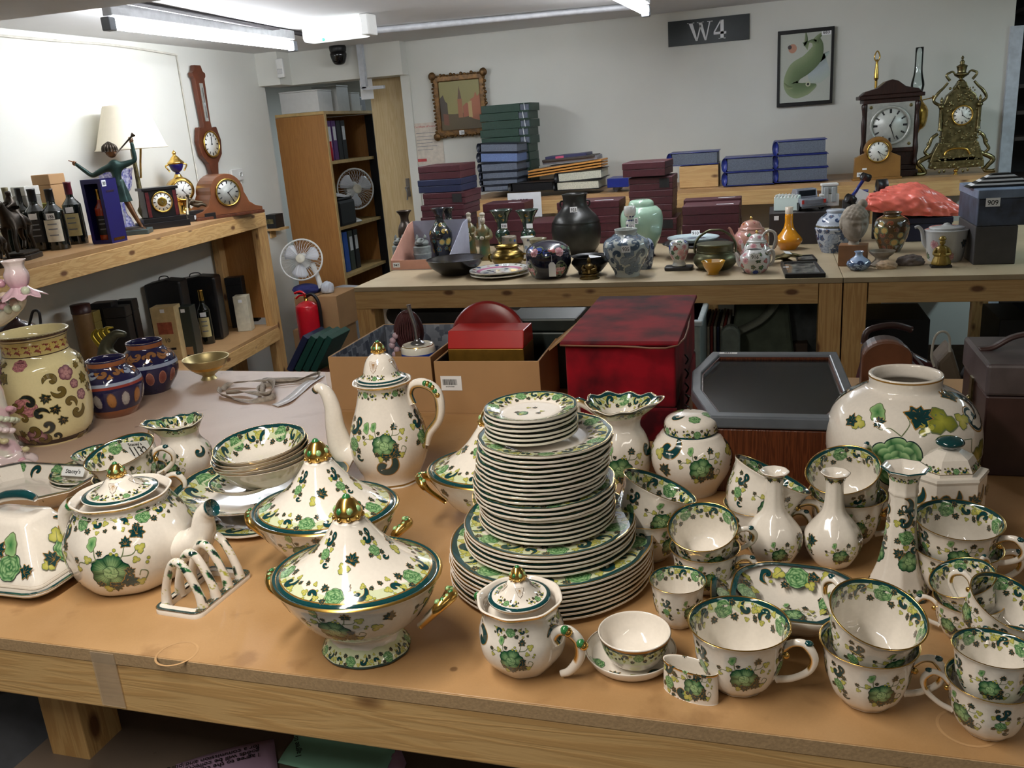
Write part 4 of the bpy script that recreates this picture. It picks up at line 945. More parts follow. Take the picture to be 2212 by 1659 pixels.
# ---- bowls and dishes in the left group
K = kit('bowl',.2); K3 = kit('bowl',.14); 
x,y,R,h = rimfit(563,962,210,.24,TABLE+.075)
b0 = TABLE+.048
for i in range(5):
    rr = R*(1-.004*(4-i)); inst(K,'fruit_bowl','topmost oval fruit bowl with its green border showing inside' if i == 4 else ('lowest of the nested fruit bowls on the large dish' if i == 0 else '%s fruit bowl up in the nested pile' % ('','second','third','fourth')[i]),'bowl',(x+.001*(i % 2),y,b0+i*.0078),.4*i,rr/.1,'nested fruit bowls on the left',rot=(.0,-.05,.4*i)).scale = (rr/.1,rr/.1*.9,1.0)
xs,ys,Rs,_ = rimfit(545,1038,160,.15,TABLE+.034)
inst(kit('bowl',.14),'small_dish','small saucer like dish tucked under the nested fruit bowls','dish',(xs-.01,ys,TABLE+.0385),1.,Rs/.1)
xl,yl,Rl,hl = rimfit(566,1040,362,.1,TABLE+.012)
inst(kit('bowl',.14,.03),'serving_dish','wide scalloped serving dish carrying the nested fruit bowls','dish',(xl,yl,TABLE+.016),.5,1,'wide dishes under the fruit bowls').scale = (Rl/.1,Rl/.1*.93,.95)
inst(kit('plate',.03),'platter','scalloped oval platter lowest under the fruit bowls','dish',(xl+.012,yl-.006,TABLE),.2,1,'wide dishes under the fruit bowls').scale = (Rl/.1*.98,Rl/.1*.95,1.1)
# saucers behind the labelled cups
xs,ys,Rs,_ = rimfit(205,1018,176,.1)
for i in range(3): inst(kit('plate'),'saucer',('topmost','middle','lowest')[2-i]+' saucer of the three behind the teapot','saucer',(xs,ys,TABLE+i*.0075),i,Rs/.1,'saucers behind the teapot')
inst(kit('bowl',.24),'sauce_dish','small open dish standing on the saucers behind the labelled cup','dish',(xs-.002,ys+.02,TABLE+.024),0,Rs/.1*.62)
# label 1132 in the upper left cup
p = None
t1132 = [o for o in bpy.data.objects if o.get('label','') == 'upper cup of the left pair carrying the lot label 1132'][0]
s_ = sticker(t1132,(.036*cos(1.35),.036*sin(1.35),.040),.046,.034,'1132',rot=(PI/2+.12,0,1.35-PI/2),small="Stacey's")
text('lettering','November 2020',.006,s_,(0,-.0135,.0005),(0,0,0))
# ---- wedge shaped covered dish and square dish at far left
def roundrect(w,d,r,n=4,cut=False):
    P = []
    for cx,cy,a0 in ((w/2-r,d/2-r,0),(-w/2+r,d/2-r,90),(-w/2+r,-d/2+r,180),(w/2-r,-d/2+r,270)):
        for i in range(n+1):
            a = rad_(a0+90*i/n); P.append((cx+r*cos(a),cy+r*sin(a)))
    return P
def loft(mb,secs,col=None,cap=True,mi=0,smooth=True):    # secs: list of (outline, z)
    n = len(secs[0][0]); V = [(x,y,z) for o,z in secs for x,y in o]; F = []
    for k in range(len(secs)-1): F += [(k*n+i,k*n+(i+1) % n,(k+1)*n+(i+1) % n,(k+1)*n+i) for i in range(n)]
    if cap: F += [tuple(range(n-1,-1,-1)),tuple(range((len(secs)-1)*n,len(secs)*n))]
    mb.add(V,F,mi,smooth,c4(col) if col else None)
def flatdecal(mb,O,ex,ey,mo,size,rot=0.,off=.0004,flip=1):
    O,ex,ey = Vector(O),Vector(ex).normalized(),Vector(ey).normalized(); n = ex.cross(ey).normalized()
    ca,sa = cos(rot),sin(rot); V = []
    for (a,b_),l in zip(mo.V,mo.L):
        x_,y_ = size*(a*ca-b_*sa),size*(a*sa+b_*ca); V.append(O+ex*x_+ey*y_+n*(off+l*.00012))
    mb.add(V,mo.F,0,True,mo.C)
def frame_ribbon(mb,outl,z,w,col,dz=.0004,sc=1.):
    n = len(outl); cxm = sum(p[0] for p in outl)/n; cym = sum(p[1] for p in outl)/n; V = []
    for x_,y_ in outl:
        d = math.hypot(x_-cxm,y_-cym); V += [(x_,y_,z+dz),(cxm+(x_-cxm)*(1-w/d),cym+(y_-cym)*(1-w/d),z+dz)]
    mb.add(V,[(2*i,2*((i+1) % n),2*((i+1) % n)+1,2*i+1) for i in range(n)],0,True,c4(col))
cp = onz(88,1318,TABLE); cp = cp+Vector((-.125,.102,0))
CR = .0
t = thing('cheese_dish','covered wedge shaped cheese dish on a green bordered tray at the left edge','dish',(cp.x,cp.y,TABLE),CR)
mb = MB(); o1 = roundrect(.25,.2,.03,4)
loft(mb,[([(x_*.8,y_*.8) for x_,y_ in o1],0),([(x_*.86,y_*.86) for x_,y_ in o1],.004),(o1,.016),([(x_*.995,y_*.995) for x_,y_ in o1],.018),([(x_*.86,y_*.86) for x_,y_ in o1],.009),([(x_*.5,y_*.5) for x_,y_ in o1],.008)],CREAM)
frame_ribbon(mb,[(x_*1.001,y_*1.001) for x_,y_ in o1],.0182,.0014,GOLD,.0003); frame_ribbon(mb,[(x_*.985,y_*.985) for x_,y_ in o1],.0176,.006,TEAL,.0006)
mb.build('tray',[CHINA],t,paint=True)
ml = MB(); o2 = roundrect(.19,.145,.014,3); o3 = roundrect(.1,.06,.012,3)
loft(ml,[(o2,.01),(o2,.014),([(x_*.97,y_*.96) for x_,y_ in o2],.022),([(x_*1.05,y_*1.05) for x_,y_ in o3],.084),([(x_*.98,y_*.96) for x_,y_ in o3],.09),([(x_*.6,y_*.6) for x_,y_ in o3],.092)],CREAM)
frame_ribbon(ml,[(x_*1.0,y_*1.0) for x_,y_ in o2],.0142,.0016,(*GOLDP,.6),.0004)
for sx_,sy_ in ((0,-1),(0,1)):
    ey = Vector((0,-sy_*-1*-.03,.05)); ey = Vector((0,-sy_*.0381,.062)).normalized(); ex = Vector((1,0,0)) if sy_ < 0 else Vector((-1,0,0))
    for k_,(mo,u,v,s_,r_) in enumerate(((SPRAY,-.03,.012,.0085,0),(ROSE,.035,.014,.011,0),(LEAF,.01,.03,.009,1),(PLEAF,-.01,.042,.008,2),(SCR,-.04,.035,.012,0),(BUD,.03,.04,.009,.3),(LEAF,.06,.01,.007,.5))):
        O = Vector((u*1.15*(-sy_ if sy_ > 0 else 1),sy_*.0705,.0222))+ey*v*1.2; flatdecal(ml,O,ex,ey,mo,s_*1.75,r_,.0006)
for sx_ in (-1,1):
    ey = Vector((-sx_*.0395,0,.062)).normalized(); ex = Vector((0,sx_,0))
    for mo,u,v,s_,r_ in ((ROSE,0,.014,.012,0),(LEAF,.026,.012,.009,.5),(LEAF,-.028,.012,.009,2),(PLEAF,0,.035,.009,1),(SCR,.02,.04,.009,1),(PLEAF,-.04,.01,.007,1)): flatdecal(ml,Vector((sx_*.0935,u*sx_,.0222))+ey*v*1.2,ex,ey,mo,s_*1.6,r_,.0006)
l = ml.build('lid',[CHINA],t,paint=True)
hb = MB(); hb.tube([(-.035,0,.088),(-.032,0,.106),(-.005,0,.118),(.03,0,.122),(.05,0,.117)],[.006,.0065,.008,.008,.005],10,0,lambda u,a: (*TEAL,0) if sin(a) > -.2 and u > .2 else (*CREAM,0),k=5)
hb.build('handle',[CHINA],l,paint=True)
# square dish behind
cp = onz(62,1078,TABLE); t = thing('square_dish','cut cornered cream and green dish behind the covered cheese dish at far left','dish',(cp.x,cp.y+.01,TABLE),0)
o1 = roundrect(.26,.15,.035,1)
mb = MB(); loft(mb,[([(x_*.7,y_*.7) for x_,y_ in o1],0),([(x_*.76,y_*.76) for x_,y_ in o1],.008),(o1,.034),([(x_*.985,y_*.98) for x_,y_ in o1],.036),([(x_*.74,y_*.72) for x_,y_ in o1],.012),([(x_*.3,y_*.3) for x_,y_ in o1],.011)],CREAM,smooth=False)
frame_ribbon(mb,[(x_*1.001,y_*1.001) for x_,y_ in o1],.0362,.002,GOLD,.0004); frame_ribbon(mb,[(x_*.985,y_*.985) for x_,y_ in o1],.0352,.008,TEAL,.0008)
for sy_ in (1,-1):
    ey = Vector((0,-sy_*.019,-.024)).normalized() if sy_ > 0 else Vector((0,.019,-.024)).normalized()
    ex = Vector((1,0,0)) if sy_ < 0 else Vector((1,0,0)); 
    if ex.cross(ey).z < 0: ex = -ex
    for mo,u,v,s_,r_ in ((ROSE,.0,.014,.012,0),(ROSE,-.085,.012,.01,0),(PLEAF,.035,.014,.01,.4),(LEAF,.058,.012,.009,.8),(SCR,-.045,.014,.012,.3),(PLEAF,.085,.012,.01,2)): flatdecal(mb,Vector((u,sy_*.0735,.0352))+ey*v,ex,ey,mo,s_,r_,.0008)
for sx_ in (1,-1):
    ey = Vector((-sx_*.034,0,-.024)).normalized(); ex = Vector((0,1,0))
    if ex.cross(ey).z < 0: ex = -ex
    for mo,u,v,s_,r_ in ((ROSE,.0,.02,.014,0),(LEAF,.03,.018,.01,.8),(PLEAF,-.03,.018,.01,.8)): flatdecal(mb,Vector((sx_*.128,u,.0352))+ey*v,ex,ey,mo,s_,r_,.0008)
mb.build('dish',[CHINA],t,paint=True)
sticker(t,(.055,.05,.032),.05,.018,"",rot=(.9,0,0)); text('lettering',"Stacey's",.011,t,(.055,.0492,.0325),(.9,0,0))
# ---- toast rack
A_,B_,C_,D_ = [onz(*q,TABLE) for q in ((328,1332),(432,1350),(552,1250),(452,1212))]
ctr = (A_+B_+C_+D_)/4; ang = math.atan2((C_-B_).y,(C_-B_).x); Lr = (C_-B_).length; Wr = (B_-A_).length*.95
t = thing('toast_rack','cream and green toast rack with arched dividers at the front left','toast rack',tuple(ctr),ang)
mb = MB(); o1 = roundrect(Lr,Wr,.012,3); o2 = [(x_*.86,y_*.66) for x_,y_ in o1]
loft(mb,[(o1,0),(o1,.006),([(x_*.97,y_*.95) for x_,y_ in o1],.008)],CREAM,cap=False)
n_ = len(o1); frame_ribbon(mb,[(x_*.98,y_*.97) for x_,y_ in o1],.0078,Wr*.17,CREAM,.0001); frame_ribbon(mb,[(x_*.985,y_*.98) for x_,y_ in o1],.0078,.004,TEAL,.0006); frame_ribbon(mb,[(x_*1.0,y_*1.0) for x_,y_ in o1],.0066,.001,GOLD,.0012)
q_ = MB(); loft(mb,[([(x_*.78,y_*.66) for x_,y_ in o1],.0078),([(x_*.78,y_*.66) for x_,y_ in o1],.0)],CREAM,cap=False)
for i in range(9): flatdecal(mb,(Lr*(-.42+.105*i),-Wr*.42,.0082),(1,0,0),(0,1,0),(LEAF,PLEAF)[i % 2],.006,i)
mb.build('base',[CHINA],t,paint=True)
for i in range(4):
    xx = Lr*(-.33+.22*i)
    def cf(u,a,i=i):
        v = sin(31*u+2*i+1.5*sin(a*2))+sin(a*2+9*u+i)+.7*sin(57*u+a)
        return (*DKL,0) if v > 1.35 and .3 < u < .95 else ((*GRN,0) if v > 1.0 and u > .25 else ((*YEL,0) if -1.5 > v > -1.75 else (*CREAM,0)))
    m = MB(); m.tube([(xx,Wr*.40,.004),(xx,Wr*.35,.028),(xx,Wr*.17,.06),(xx,0,.07),(xx,-Wr*.17,.06),(xx,-Wr*.35,.028),(xx,-Wr*.40,.004)],[.008,.0058,.0055,.0062,.0055,.0058,.008],18,0,cf,k=18)
    m.build('divider',[CHINA],t,paint=True)
# ---- oval match holder
b = onz(1492,1500,TABLE); k = kpx((b.x,b.y,TABLE+.03)); hh = zvert(b.x,b.y,1437)-TABLE
t = thing('match_holder','small upright oval match holder at the front right edge','holder',tuple(b),-.33)
S = Surf([(0,.001),(.055,0),(.062,.001),(.063,.3),(.062,.9),(.064,1.),(.060,1.0),(.058,.9),(.056,.15),(0,.12)],lambda th,r,z: (r*1000*k*np.cos(th)*1.02,r*1000*k*.42*np.sin(th),z*hh),3)
S.r = S.r; mb = MB(); V_ = None
S2 = Surf([(r_*1000*k,z_*hh) for r_,z_ in [(0,.0),(.058,0),(.062,.02),(.063,.3),(.0615,.85),(.064,1.),(.060,1.0),(.058,.85),(.057,.15),(0,.1)]],lambda th,r,z: (r*np.cos(th),r*.42*np.sin(th),z),3)
mb.surf(S2,64,0,c4(CREAM)); ring(mb,S2,S2.sc(4.7),S2.sc(5.3),GOLD,1)
decal(mb,S2,SPRAY,-1.25,S2.sc(3.4),.0082); decal(mb,S2,SPRAY2,-2.3,S2.sc(3.4),.0085); decal(mb,S2,SCR,-1.7,S2.sc(2.8),.009); decal(mb,S2,SPRAY,1.6,S2.sc(3.4),.0082); decal(mb,S2,LEAF,-1.2,S2.sc(4.3),.006); decal(mb,S2,PLEAF,-1.5,S2.sc(2.7),.006); decal(mb,S2,ROSE,-1.55,S2.sc(2.6),.006)
mb.build('body',[CHINA],t,paint=True)
# ---- ramekin on little dish
x,y,R,h = rimfit(1362,1400,196,.14); t = thing('small_saucer','deep little saucer with plain outside under the small bowl at the front','saucer',(x,y,TABLE),0)
S = Surf([(0,.02),(.5*R,.0),(.72*R,0),(.88*R,.25*h),(.97*R,.7*h),(R,h),(.97*R,h*1.01),(.9*R,.6*h),(.75*R,.25*h),(0,.2*h)] if 0 else [(0,.0),(.72*R,0),(.88*R,.2*h),(.97*R,.7*h),(R,h),(.97*R,h*1.01),(.9*R,.6*h),(.75*R,.25*h),(0,.2*h)]); mb = MB(); mb.surf(S,64,0,c4(CREAM))
for i in range(5): decal(mb,S,(ROSE,LEAF,PLEAF,SCR,LEAF)[i],-2.6+i*.65,S.sc(6.6),.010,i)
ring(mb,S,S.sc(4.8),S.sc(5.),(*GOLDP,.5),1); rv(t,'dish',mb)
x2,y2,R2,h2 = rimfit(1370,1364,156,.42,TABLE+.007); t = thing('small_bowl','small plain lined bowl with green border band outside, on its saucer','bowl',(x2,y2,TABLE+.0075),0)
S = Surf([(0,0),(.5*R2,0),(.7*R2,.06*h2),(.86*R2,.4*h2),(.95*R2,.8*h2),(R2,h2),(.96*R2,h2*1.01),(.9*R2,.75*h2),(.75*R2,.35*h2),(.45*R2,.12*h2),(0,.1*h2)]); mb = MB(); mb.surf(S,64,0,c4(CREAM))
ring(mb,S,S.sc(5.),S.sc(4.6),(*GOLDP,.7),2); ring(mb,S,S.sc(4.9),S.sc(4.2),TEAL,1,wob=.0005); ring(mb,S,S.sc(4.3),S.sc(3.0),PALE,0,wob=.001); [decal(mb,S,BORDER,-1.3+1.2566*i,S.sc(4.4),.0062,PI) for i in range(5)]
rv(t,'bowl',mb)
# ---- diamond dishes standing behind the front cups
for (cx,cy,lab,dz,rz,up) in ((1676,1288,'rear one of the two square dishes behind the front cups',0,.05,0),(1716,1306,'front one of the two square dishes behind the front cups',.012,-.08,1)):
    cp = onz(cx,cy,TABLE+.03); sq = .074 if up == 0 else .07
    t = thing('square_dish',lab,'dish',(cp.x,cp.y,TABLE+dz),rz,'square dishes behind the front cups')
    def sqp(s,a=.12): return [(s*math.copysign(abs(cos(q))**.55,cos(q))*(1+a*.3*cos(4*q)),s*.92*math.copysign(abs(sin(q))**.55,sin(q))*(1+a*.3*cos(4*q))) for q in np.linspace(0,2*PI,48,endpoint=False)]
    mb = MB(); loft(mb,[(sqp(sq*.55),0),(sqp(sq*.6),.005),(sqp(sq*.8),.018),(sqp(sq),.034),(sqp(sq*.985),.0355),(sqp(sq*.78),.021),(sqp(sq*.55),.0085),(sqp(sq*.1),.0075)],CREAM)
    frame_ribbon(mb,sqp(sq*1.001),.0356,.0016,GOLD,.0008); frame_ribbon(mb,sqp(sq*.985),.0345,.006,TEAL,.0012)
    for q in range(4):
        a = PI/2*q; ey = Vector((-cos(a)*.8,-sin(a)*.8,-.55)).normalized(); ex = ey.cross(Vector((0,0,1))).normalized()
        if ex.cross(ey).z < 0: ex = -ex
        for mo,u,v,s_,r_ in ((ROSE,0,.017,.0135,0),(LEAF,-.02,.013,.008,.8),(PLEAF,.022,.014,.009,.8),(SCR,.036,.016,.009,.8),(PLEAF,-.034,.012,.008,.8),(LEAF,.013,.027,.006,1),(PLEAF,-.016,.026,.007,2),(DOT,.03,.026,.002,0)): flatdecal(mb,Vector((cos(a)*sq*.985,sin(a)*sq*.9,.0352))+ex*u+ey*v,ex,ey,mo,s_,r_,.0012)
    flatdecal(mb,(.0,-.01,.009),(1,0,0),(0,1,0),SPRAY,.0085,0,.0008)
    mb.build('dish',[CHINA],t,paint=True)
# ---- sauce boat
bq = onz(1672,1030,TABLE); t = thing('sauce_boat','long cream sauce boat with raised lip behind the bud vases','sauce boat',tuple(bq),.0)
Rg = 88*kpx(bq+Vector((0,0,.05))); hg = .05
def gb(th,r,z):
    u = np.clip(z/hg,0,1.2); c = np.cos(th); ln = 1+.12*u*np.maximum(-c,0)**3
    return r*ln*c,r*.5*np.sin(th)*(1-.25*u*np.maximum(-c,0)**2),z+u**2*(.028*np.maximum(-c,0)**2+.006*np.cos(3*th)+.0*c)
S = Surf([(0,0),(.45*Rg,0),(.5*Rg,.004),(.62*Rg,.01),(.84*Rg,.022),(.96*Rg,.042),(Rg,hg),(.975*Rg,hg),(.9*Rg,.04),(.76*Rg,.022),(.5*Rg,.012),(0,.01)],gb); mb = MB(); mb.surf(S,72,0,c4(CREAM))
ring(mb,S,S.sc(6.2),S.sc(6.8),GOLD,2); ring(mb,S,S.sc(6.8),S.sc(7.4),TEAL,1); ring(mb,S,S.sc(6.9),S.sc(8.),PALE,0,wob=.0015); [decal(mb,S,BORDER,.7*i,S.sc(7.3),.0062,0) for i in range(9)]
for i in range(4): decal(mb,S,SPRAY,-1.2-.9*i,S.sc(4.6),.006)
rv(t,'body',mb); t.rotation_euler = (0,0,-.12)
rv(t,'handle',hand([(Rg*.9,0,.04),(Rg*1.15,0,.055),(Rg*1.25,0,.04),(Rg*1.05,0,.015),(Rg*.75,0,.012)],[.004,.005,.005,.004,.004]))
# ---- hexagonal lidded box
bq = onz(2035,1172,TABLE); kk = kpx(bq+Vector((0,0,.08))); t = thing('lidded_box','hexagonal cream lidded box in front of the globe vase at right','box',tuple(bq),.2)
hexo = lambda s,a=.75: [(s*cos(PI/3*i),s*a*sin(PI/3*i)) for i in range(6)]
Rh = 84*kk; zb = zvert(bq.x,bq.y,1016)-TABLE; zl = zvert(bq.x,bq.y,962)-TABLE
mb = MB(); loft(mb,[(hexo(Rh*1.05),0),(hexo(Rh*1.05),.008),(hexo(Rh*.98),.014),(hexo(Rh*.98),zb-.008),(hexo(Rh*1.02),zb-.004),(hexo(Rh*1.0),zb)],CREAM,smooth=False)
for j in range(6):
    a0,a1 = Vector((*hexo(Rh*.98)[j],0)),Vector((*hexo(Rh*.98)[(j+1) % 6],0)); ex = (a1-a0).normalized(); md_ = (a0+a1)/2
    flatdecal(mb,md_+Vector((0,0,.035)),ex,(0,0,1),SPRAY,.0085,0,.0006); flatdecal(mb,md_+Vector((0,0,zb-.03))-ex*.012,ex,(0,0,1),SCR,.014,0,.0006); flatdecal(mb,md_+Vector((0,0,zb-.03))+ex*.02,ex,(0,0,1),LEAF,.01,0,.0006)
mb.build('body',[CHINA],t,paint=True)
for sfx in (0,):
    ml = MB(); loft(ml,[(hexo(Rh*.78),zb),(hexo(Rh*.79),zb+.004),(hexo(Rh*.6),zb+(zl-zb)*.6),(hexo(Rh*.3),zb+(zl-zb)*.85),(hexo(Rh*.12),zl-.004)],CREAM,smooth=False); frame_ribbon(ml,hexo(Rh*.8),zb+.0042,.0045,TEAL,.0005); frame_ribbon(ml,hexo(Rh*.803),zb+.0042,.001,GOLD,.0012)
    for j in range(6):
        a0,a1 = Vector((*hexo(Rh*.79)[j],zb+.004)),Vector((*hexo(Rh*.79)[(j+1) % 6],zb+.004)); c0 = (Vector((*hexo(Rh*.6)[j],zb+(zl-zb)*.6))+Vector((*hexo(Rh*.6)[(j+1) % 6],zb+(zl-zb)*.6)))/2
        ex = (a1-a0).normalized(); ey = (c0-(a0+a1)/2).normalized(); flatdecal(ml,(a0+a1)/2+ey*.001,ex,ey,BORDER,.0042,0,.0008)
    l = ml.build('lid',[CHINA],t,paint=True); kb = MB(); kb.lathe([(0,zl-.006),(.008,zl-.004),(.018,zl+.004),(.013,zl+.01),(0,zl+.013)],16,0,c4(TEAL)); kb.build('knob',[CHINA],l,paint=True)
# ================================================================ other things on and around the front table
def bluedeco(c0=rgb(40,60,120),c1=rgb(90,110,160)): return lambda c: mixc(c0,c1,min(1,sum(c[:3])*.9))
def tinted(mo,lo,hi): return recolor(mo,lambda c: mixc(lo,hi,min(1,(c[0]+c[1]+c[2])*1.1)))
# tall cream vase with scrolling flowers
YCR = rgb(226,214,164)
PINKF = tinted(m_rose(),rgb(96,44,58),rgb(206,140,142)); OLV = m_leaf(rgb(96,84,40),rgb(128,112,56),rgb(60,50,28)); BLKL = m_leaf(rgb(20,34,30),rgb(20,38,34),rgb(150,130,70)); BLKS = m_scroll(rgb(22,34,30),rgb(150,130,80)); OLVS = m_scroll(rgb(108,92,44),rgb(70,58,30)); MAUVE = tinted(m_open(),rgb(104,60,80),rgb(196,150,150))
def p_zs(mb,S):
    r = RND(5)
    decal(mb,S,PINKF,-1.25,S.sc(5.1),.022); decal(mb,S,MAUVE,-1.95,S.sc(6.),.02); decal(mb,S,MAUVE,-1.2,S.sc(3.9),.018); decal(mb,S,PINKF,-2.2,S.sc(4.3),.024); decal(mb,S,PINKF,-1.7,S.sc(3.5),.014); decal(mb,S,PINKF,-1.25,S.sc(7.3),.014)
    for i in range(74):
        mo = (OLV,OLV,OLVS,BLKS,BLKL,OLVS,MAUVE)[i % 7]; decal(mb,S,mo,i*2.4,S.sc(3)+(S.sc(7.4)-S.sc(3))*((i*.7549) % 1),r.uniform(.009,.015),r.uniform(0,6.28),r.choice((1,-1)),off=.0005+.00006*(i % 9))
    s0,s1 = S.sc(8.2),S.sc(9.6); ring(mb,S,s0,s1,rgb(206,186,120),0); ring(mb,S,s0,s0-.002,rgb(66,44,30),1); ring(mb,S,s1+.002,s1,rgb(66,44,30),1)
    ov = Mo(); ov.star(lambda a: 1,rgb(170,84,70),rgb(120,60,50),1,16,(.5,1.)); ov.star(lambda a: .55,rgb(214,190,110),rgb(214,190,110),2,12,(1.,),cx=.3)
    for i in range(20): decal(mb,S,ov,2*PI*i/20,(s0+s1)/2,(s1-s0)*.45)
    ring(mb,S,S.sc(11.2),S.sc(10.),rgb(70,50,32),1); ring(mb,S,S.sc(2.6),S.sc(3.3),rgb(56,40,30),1)
vase('floral_vase','tall cream vase painted with purple and olive scrolling flowers at the left','vase',122,945,[(945,124),(935,134),(915,160),(860,178),(790,172),(775,158),(762,132),(735,128),(722,142),(716,148)],TABLE,base=YCR,paint=p_zs,seg=64,wall=.006)
COBALT = rgb(34,32,74); TERRA = rgb(150,90,56); LBL = rgb(160,172,196)
ACAN = m_scroll(rgb(150,104,66),rgb(90,60,44)); ACAN2 = m_scroll(LBL,rgb(80,90,120)); TLF = m_leaf(rgb(176,120,60),rgb(150,100,50),rgb(60,40,40),1.5)
def petal(c,e):
    m = Mo(); el = lambda a: 1/math.sqrt((cos(a)/1.15)**2+(sin(a)/.6)**2); m.star(el,e,e,1,26,(.5,1.)); m.star(lambda a: .86*el(a)*(1+.05*cos(9*a)),c,mixc(c,e,.3),2,26,(.5,1.)); return m
def p_maj1(mb,S):
    ring(mb,S,0,S.sc(3.4),TERRA,0); ring(mb,S,S.sc(5.25),S.sc(5.5),LBL,1); ring(mb,S,S.sc(5.05),S.sc(5.25),rgb(150,60,50),1); ring(mb,S,S.sc(7.6),S.sc(9.6),TERRA,1)
    for i in range(14): decal(mb,S,petal(rgb(190,184,180),rgb(70,60,80)) if i % 2 else petal(rgb(176,116,52),rgb(110,70,40)),2*PI*i/14,S.sc(4.25),.0175,PI/2)
    for i in range(12): decal(mb,S,ACAN if i % 3 else ACAN2,2*PI*i/12,S.sc(6.5),.0125,i*1.3,1 if i % 2 else -1); decal(mb,S,TLF,2*PI*(i+.5)/12,S.sc(6.+.6*(i % 2)),.008,i)
def p_maj2(mb,S):
    ring(mb,S,0,S.sc(2.8),TERRA,0); ring(mb,S,S.sc(5.1),S.sc(5.4),LBL,1); ring(mb,S,S.sc(7.6),S.sc(9.6),TERRA,1)
    for i in range(14): decal(mb,S,petal(rgb(120,56,52),rgb(180,120,100)),2*PI*i/14,S.sc(4.2),.0165,PI/2)
    for i in range(10): decal(mb,S,ACAN,2*PI*i/10,S.sc(6.4),.014,.5+PI*(i % 2),1 if i % 2 else -1); decal(mb,S,ACAN,2*PI*(i+.5)/10,S.sc(6.2),.011,2.2+PI*(i % 2),1 if i % 2 else -1)
vase('majolica_vase','squat blue lustre vase with white and ochre leaf band, beside the tall cream vase','vase',253,893,[(893,84),(885,92),(858,122),(828,132),(803,112),(792,84),(782,78),(775,82)],TABLE,base=COBALT,paint=p_maj1,seg=56,wall=.005,group='squat blue lustre vases')
vase('majolica_vase','squat blue lustre vase with red fluted lower half, the rear one','vase',332,846,[(846,64),(838,76),(812,112),(788,122),(765,108),(752,78),(745,73),(737,76)],TABLE,base=COBALT,paint=p_maj2,seg=56,wall=.005,group='squat blue lustre vases')
# footed brass bowl: matt outside, gilt inside
b,P = vprof(452,818,[(818,34),(812,26),(808,30),(797,62),(785,84),(773,98)],TABLE+.003,.003,True,.85); t = thing('footed_bowl','small footed metal bowl with gilt inside standing alone on the pale board','bowl',tuple(b))
m = MB(); m.lathe(P,48); m.build('bowl',mat('champagne_metal',rgb(200,184,134),.38,.8,var=.1),t)
m = MB(); r1,z1 = P[7]; m.lathe([(r1*.97,z1-.0015),(r1*.84,z1*.72),(r1*.6,z1*.45),(0,z1*.36)],48); m.build('gilt_lining',GILT,t)
# ribbons
def strip(name,pts,w,m,up=None,k=6,thick=.0006,par=None,roll=None):
    P = catmull(pts,k); mb = MB(); V = []; n = len(P)
    for i in range(n):
        tt = Vector(P[min(i+1,n-1)]-P[max(i-1,0)]).normalized(); u = Vector(up(i/(n-1)) if callable(up) else (up or (0,0,1)))
        s = tt.cross(u); s = (s if s.length > 1e-4 else Vector((1,0,0))).normalized(); nn = s.cross(tt).normalized(); p = Vector(P[i])
        V += [p+s*w/2+nn*thick,p-s*w/2+nn*thick,p-s*w/2-nn*thick,p+s*w/2-nn*thick]
    F = [(0,1,2,3),(4*n-1,4*n-2,4*n-3,4*n-4)]
    for i in range(n-1):
        for j in range(4): a = 4*i+j; b_ = 4*i+(j+1) % 4; F.append((a,a+4,b_+4,b_))
    mb.add(V,F,0,True); return mb.build(name,m,par)
LB = TABLE+.003
RIB = mat('white_satin_ribbon',rgb(226,226,232),.3,var=.06,scale=60,sheen=.3); LACE = mat('old_lace',rgb(176,166,154),.8,var=.2,scale=120)
ra = [onz(x,y,LB+.002) for x,y in ((594,876),(618,868),(640,850),(662,832),(690,812))]
rb = strip('ribbon',[p+Vector((0,0,.002*(i % 2))) for i,p in enumerate(ra)],.028,RIB,k=8); tag(rb,'shiny white ribbon strip lying on the pale board','ribbon')
t = thing('lace_trim','crumpled length of greyish lace trim lying on the pale board','lace',tuple(onz(560,845,LB)))
def lp_(pts): return [onz(x,y,LB+z)-t.location for x,y,z in pts]
strip('lace_band',lp_([(480,842,.004),(500,828,.01),(560,822,.014),(640,818,.012),(688,806,.01),(676,818,.006),(600,826,.006),(560,838,.006),(566,852,.012),(586,846,.018),(590,824,.02),(572,820,.012),(566,846,.006)]),.013,LACE,up=lambda u: (sin(14*u)*.9,cos(9*u)*.8,.5),par=t,k=6)
strip('lace_band',lp_([(476,838,.012),(474,850,.008),(500,858,.006),(530,866,.005),(566,864,.005),(590,856,.008),(560,850,.012),(520,846,.009),(488,848,.01)]),.013,LACE,up=lambda u: (cos(11*u),sin(8*u),.6),par=t,k=6)
# porcelain candelabrum at the left edge
PORC = glazed('pale_porcelain',.12)
cb_ = onz(22,1012,TABLE); t = thing('porcelain_candelabrum','pale pink flower encrusted porcelain candelabrum at the far left edge','candelabrum',tuple(cb_))
m = MB(); PK = rgb(224,206,208); PG = rgb(206,214,190); PP = rgb(210,160,176)
m.lathe([(0,0),(.048,0),(.05,.008),(.042,.016),(.034,.02),(.03,.035),(.0,.04)],32,0,c4(PK),mod=lambda th,r,z: (r*(1+.1*np.cos(5*th))*np.cos(th),r*(1+.1*np.cos(5*th))*np.sin(th),z+.003*np.cos(5*th)))
m.build('base',[PORC],t,paint=True)
m = MB(); m.tube([(0,0,.03),(-.004,0,.07),(.004,0,.11),(-.004,0,.16),(-.01,0,.22),(-.03,0,.27)],[.03,.024,.02,.026,.016,.012],14,0,lambda u,a: (*mixc(PK,PG if sin(a*2+u*20) > 0 else PP,.5),0),k=6)
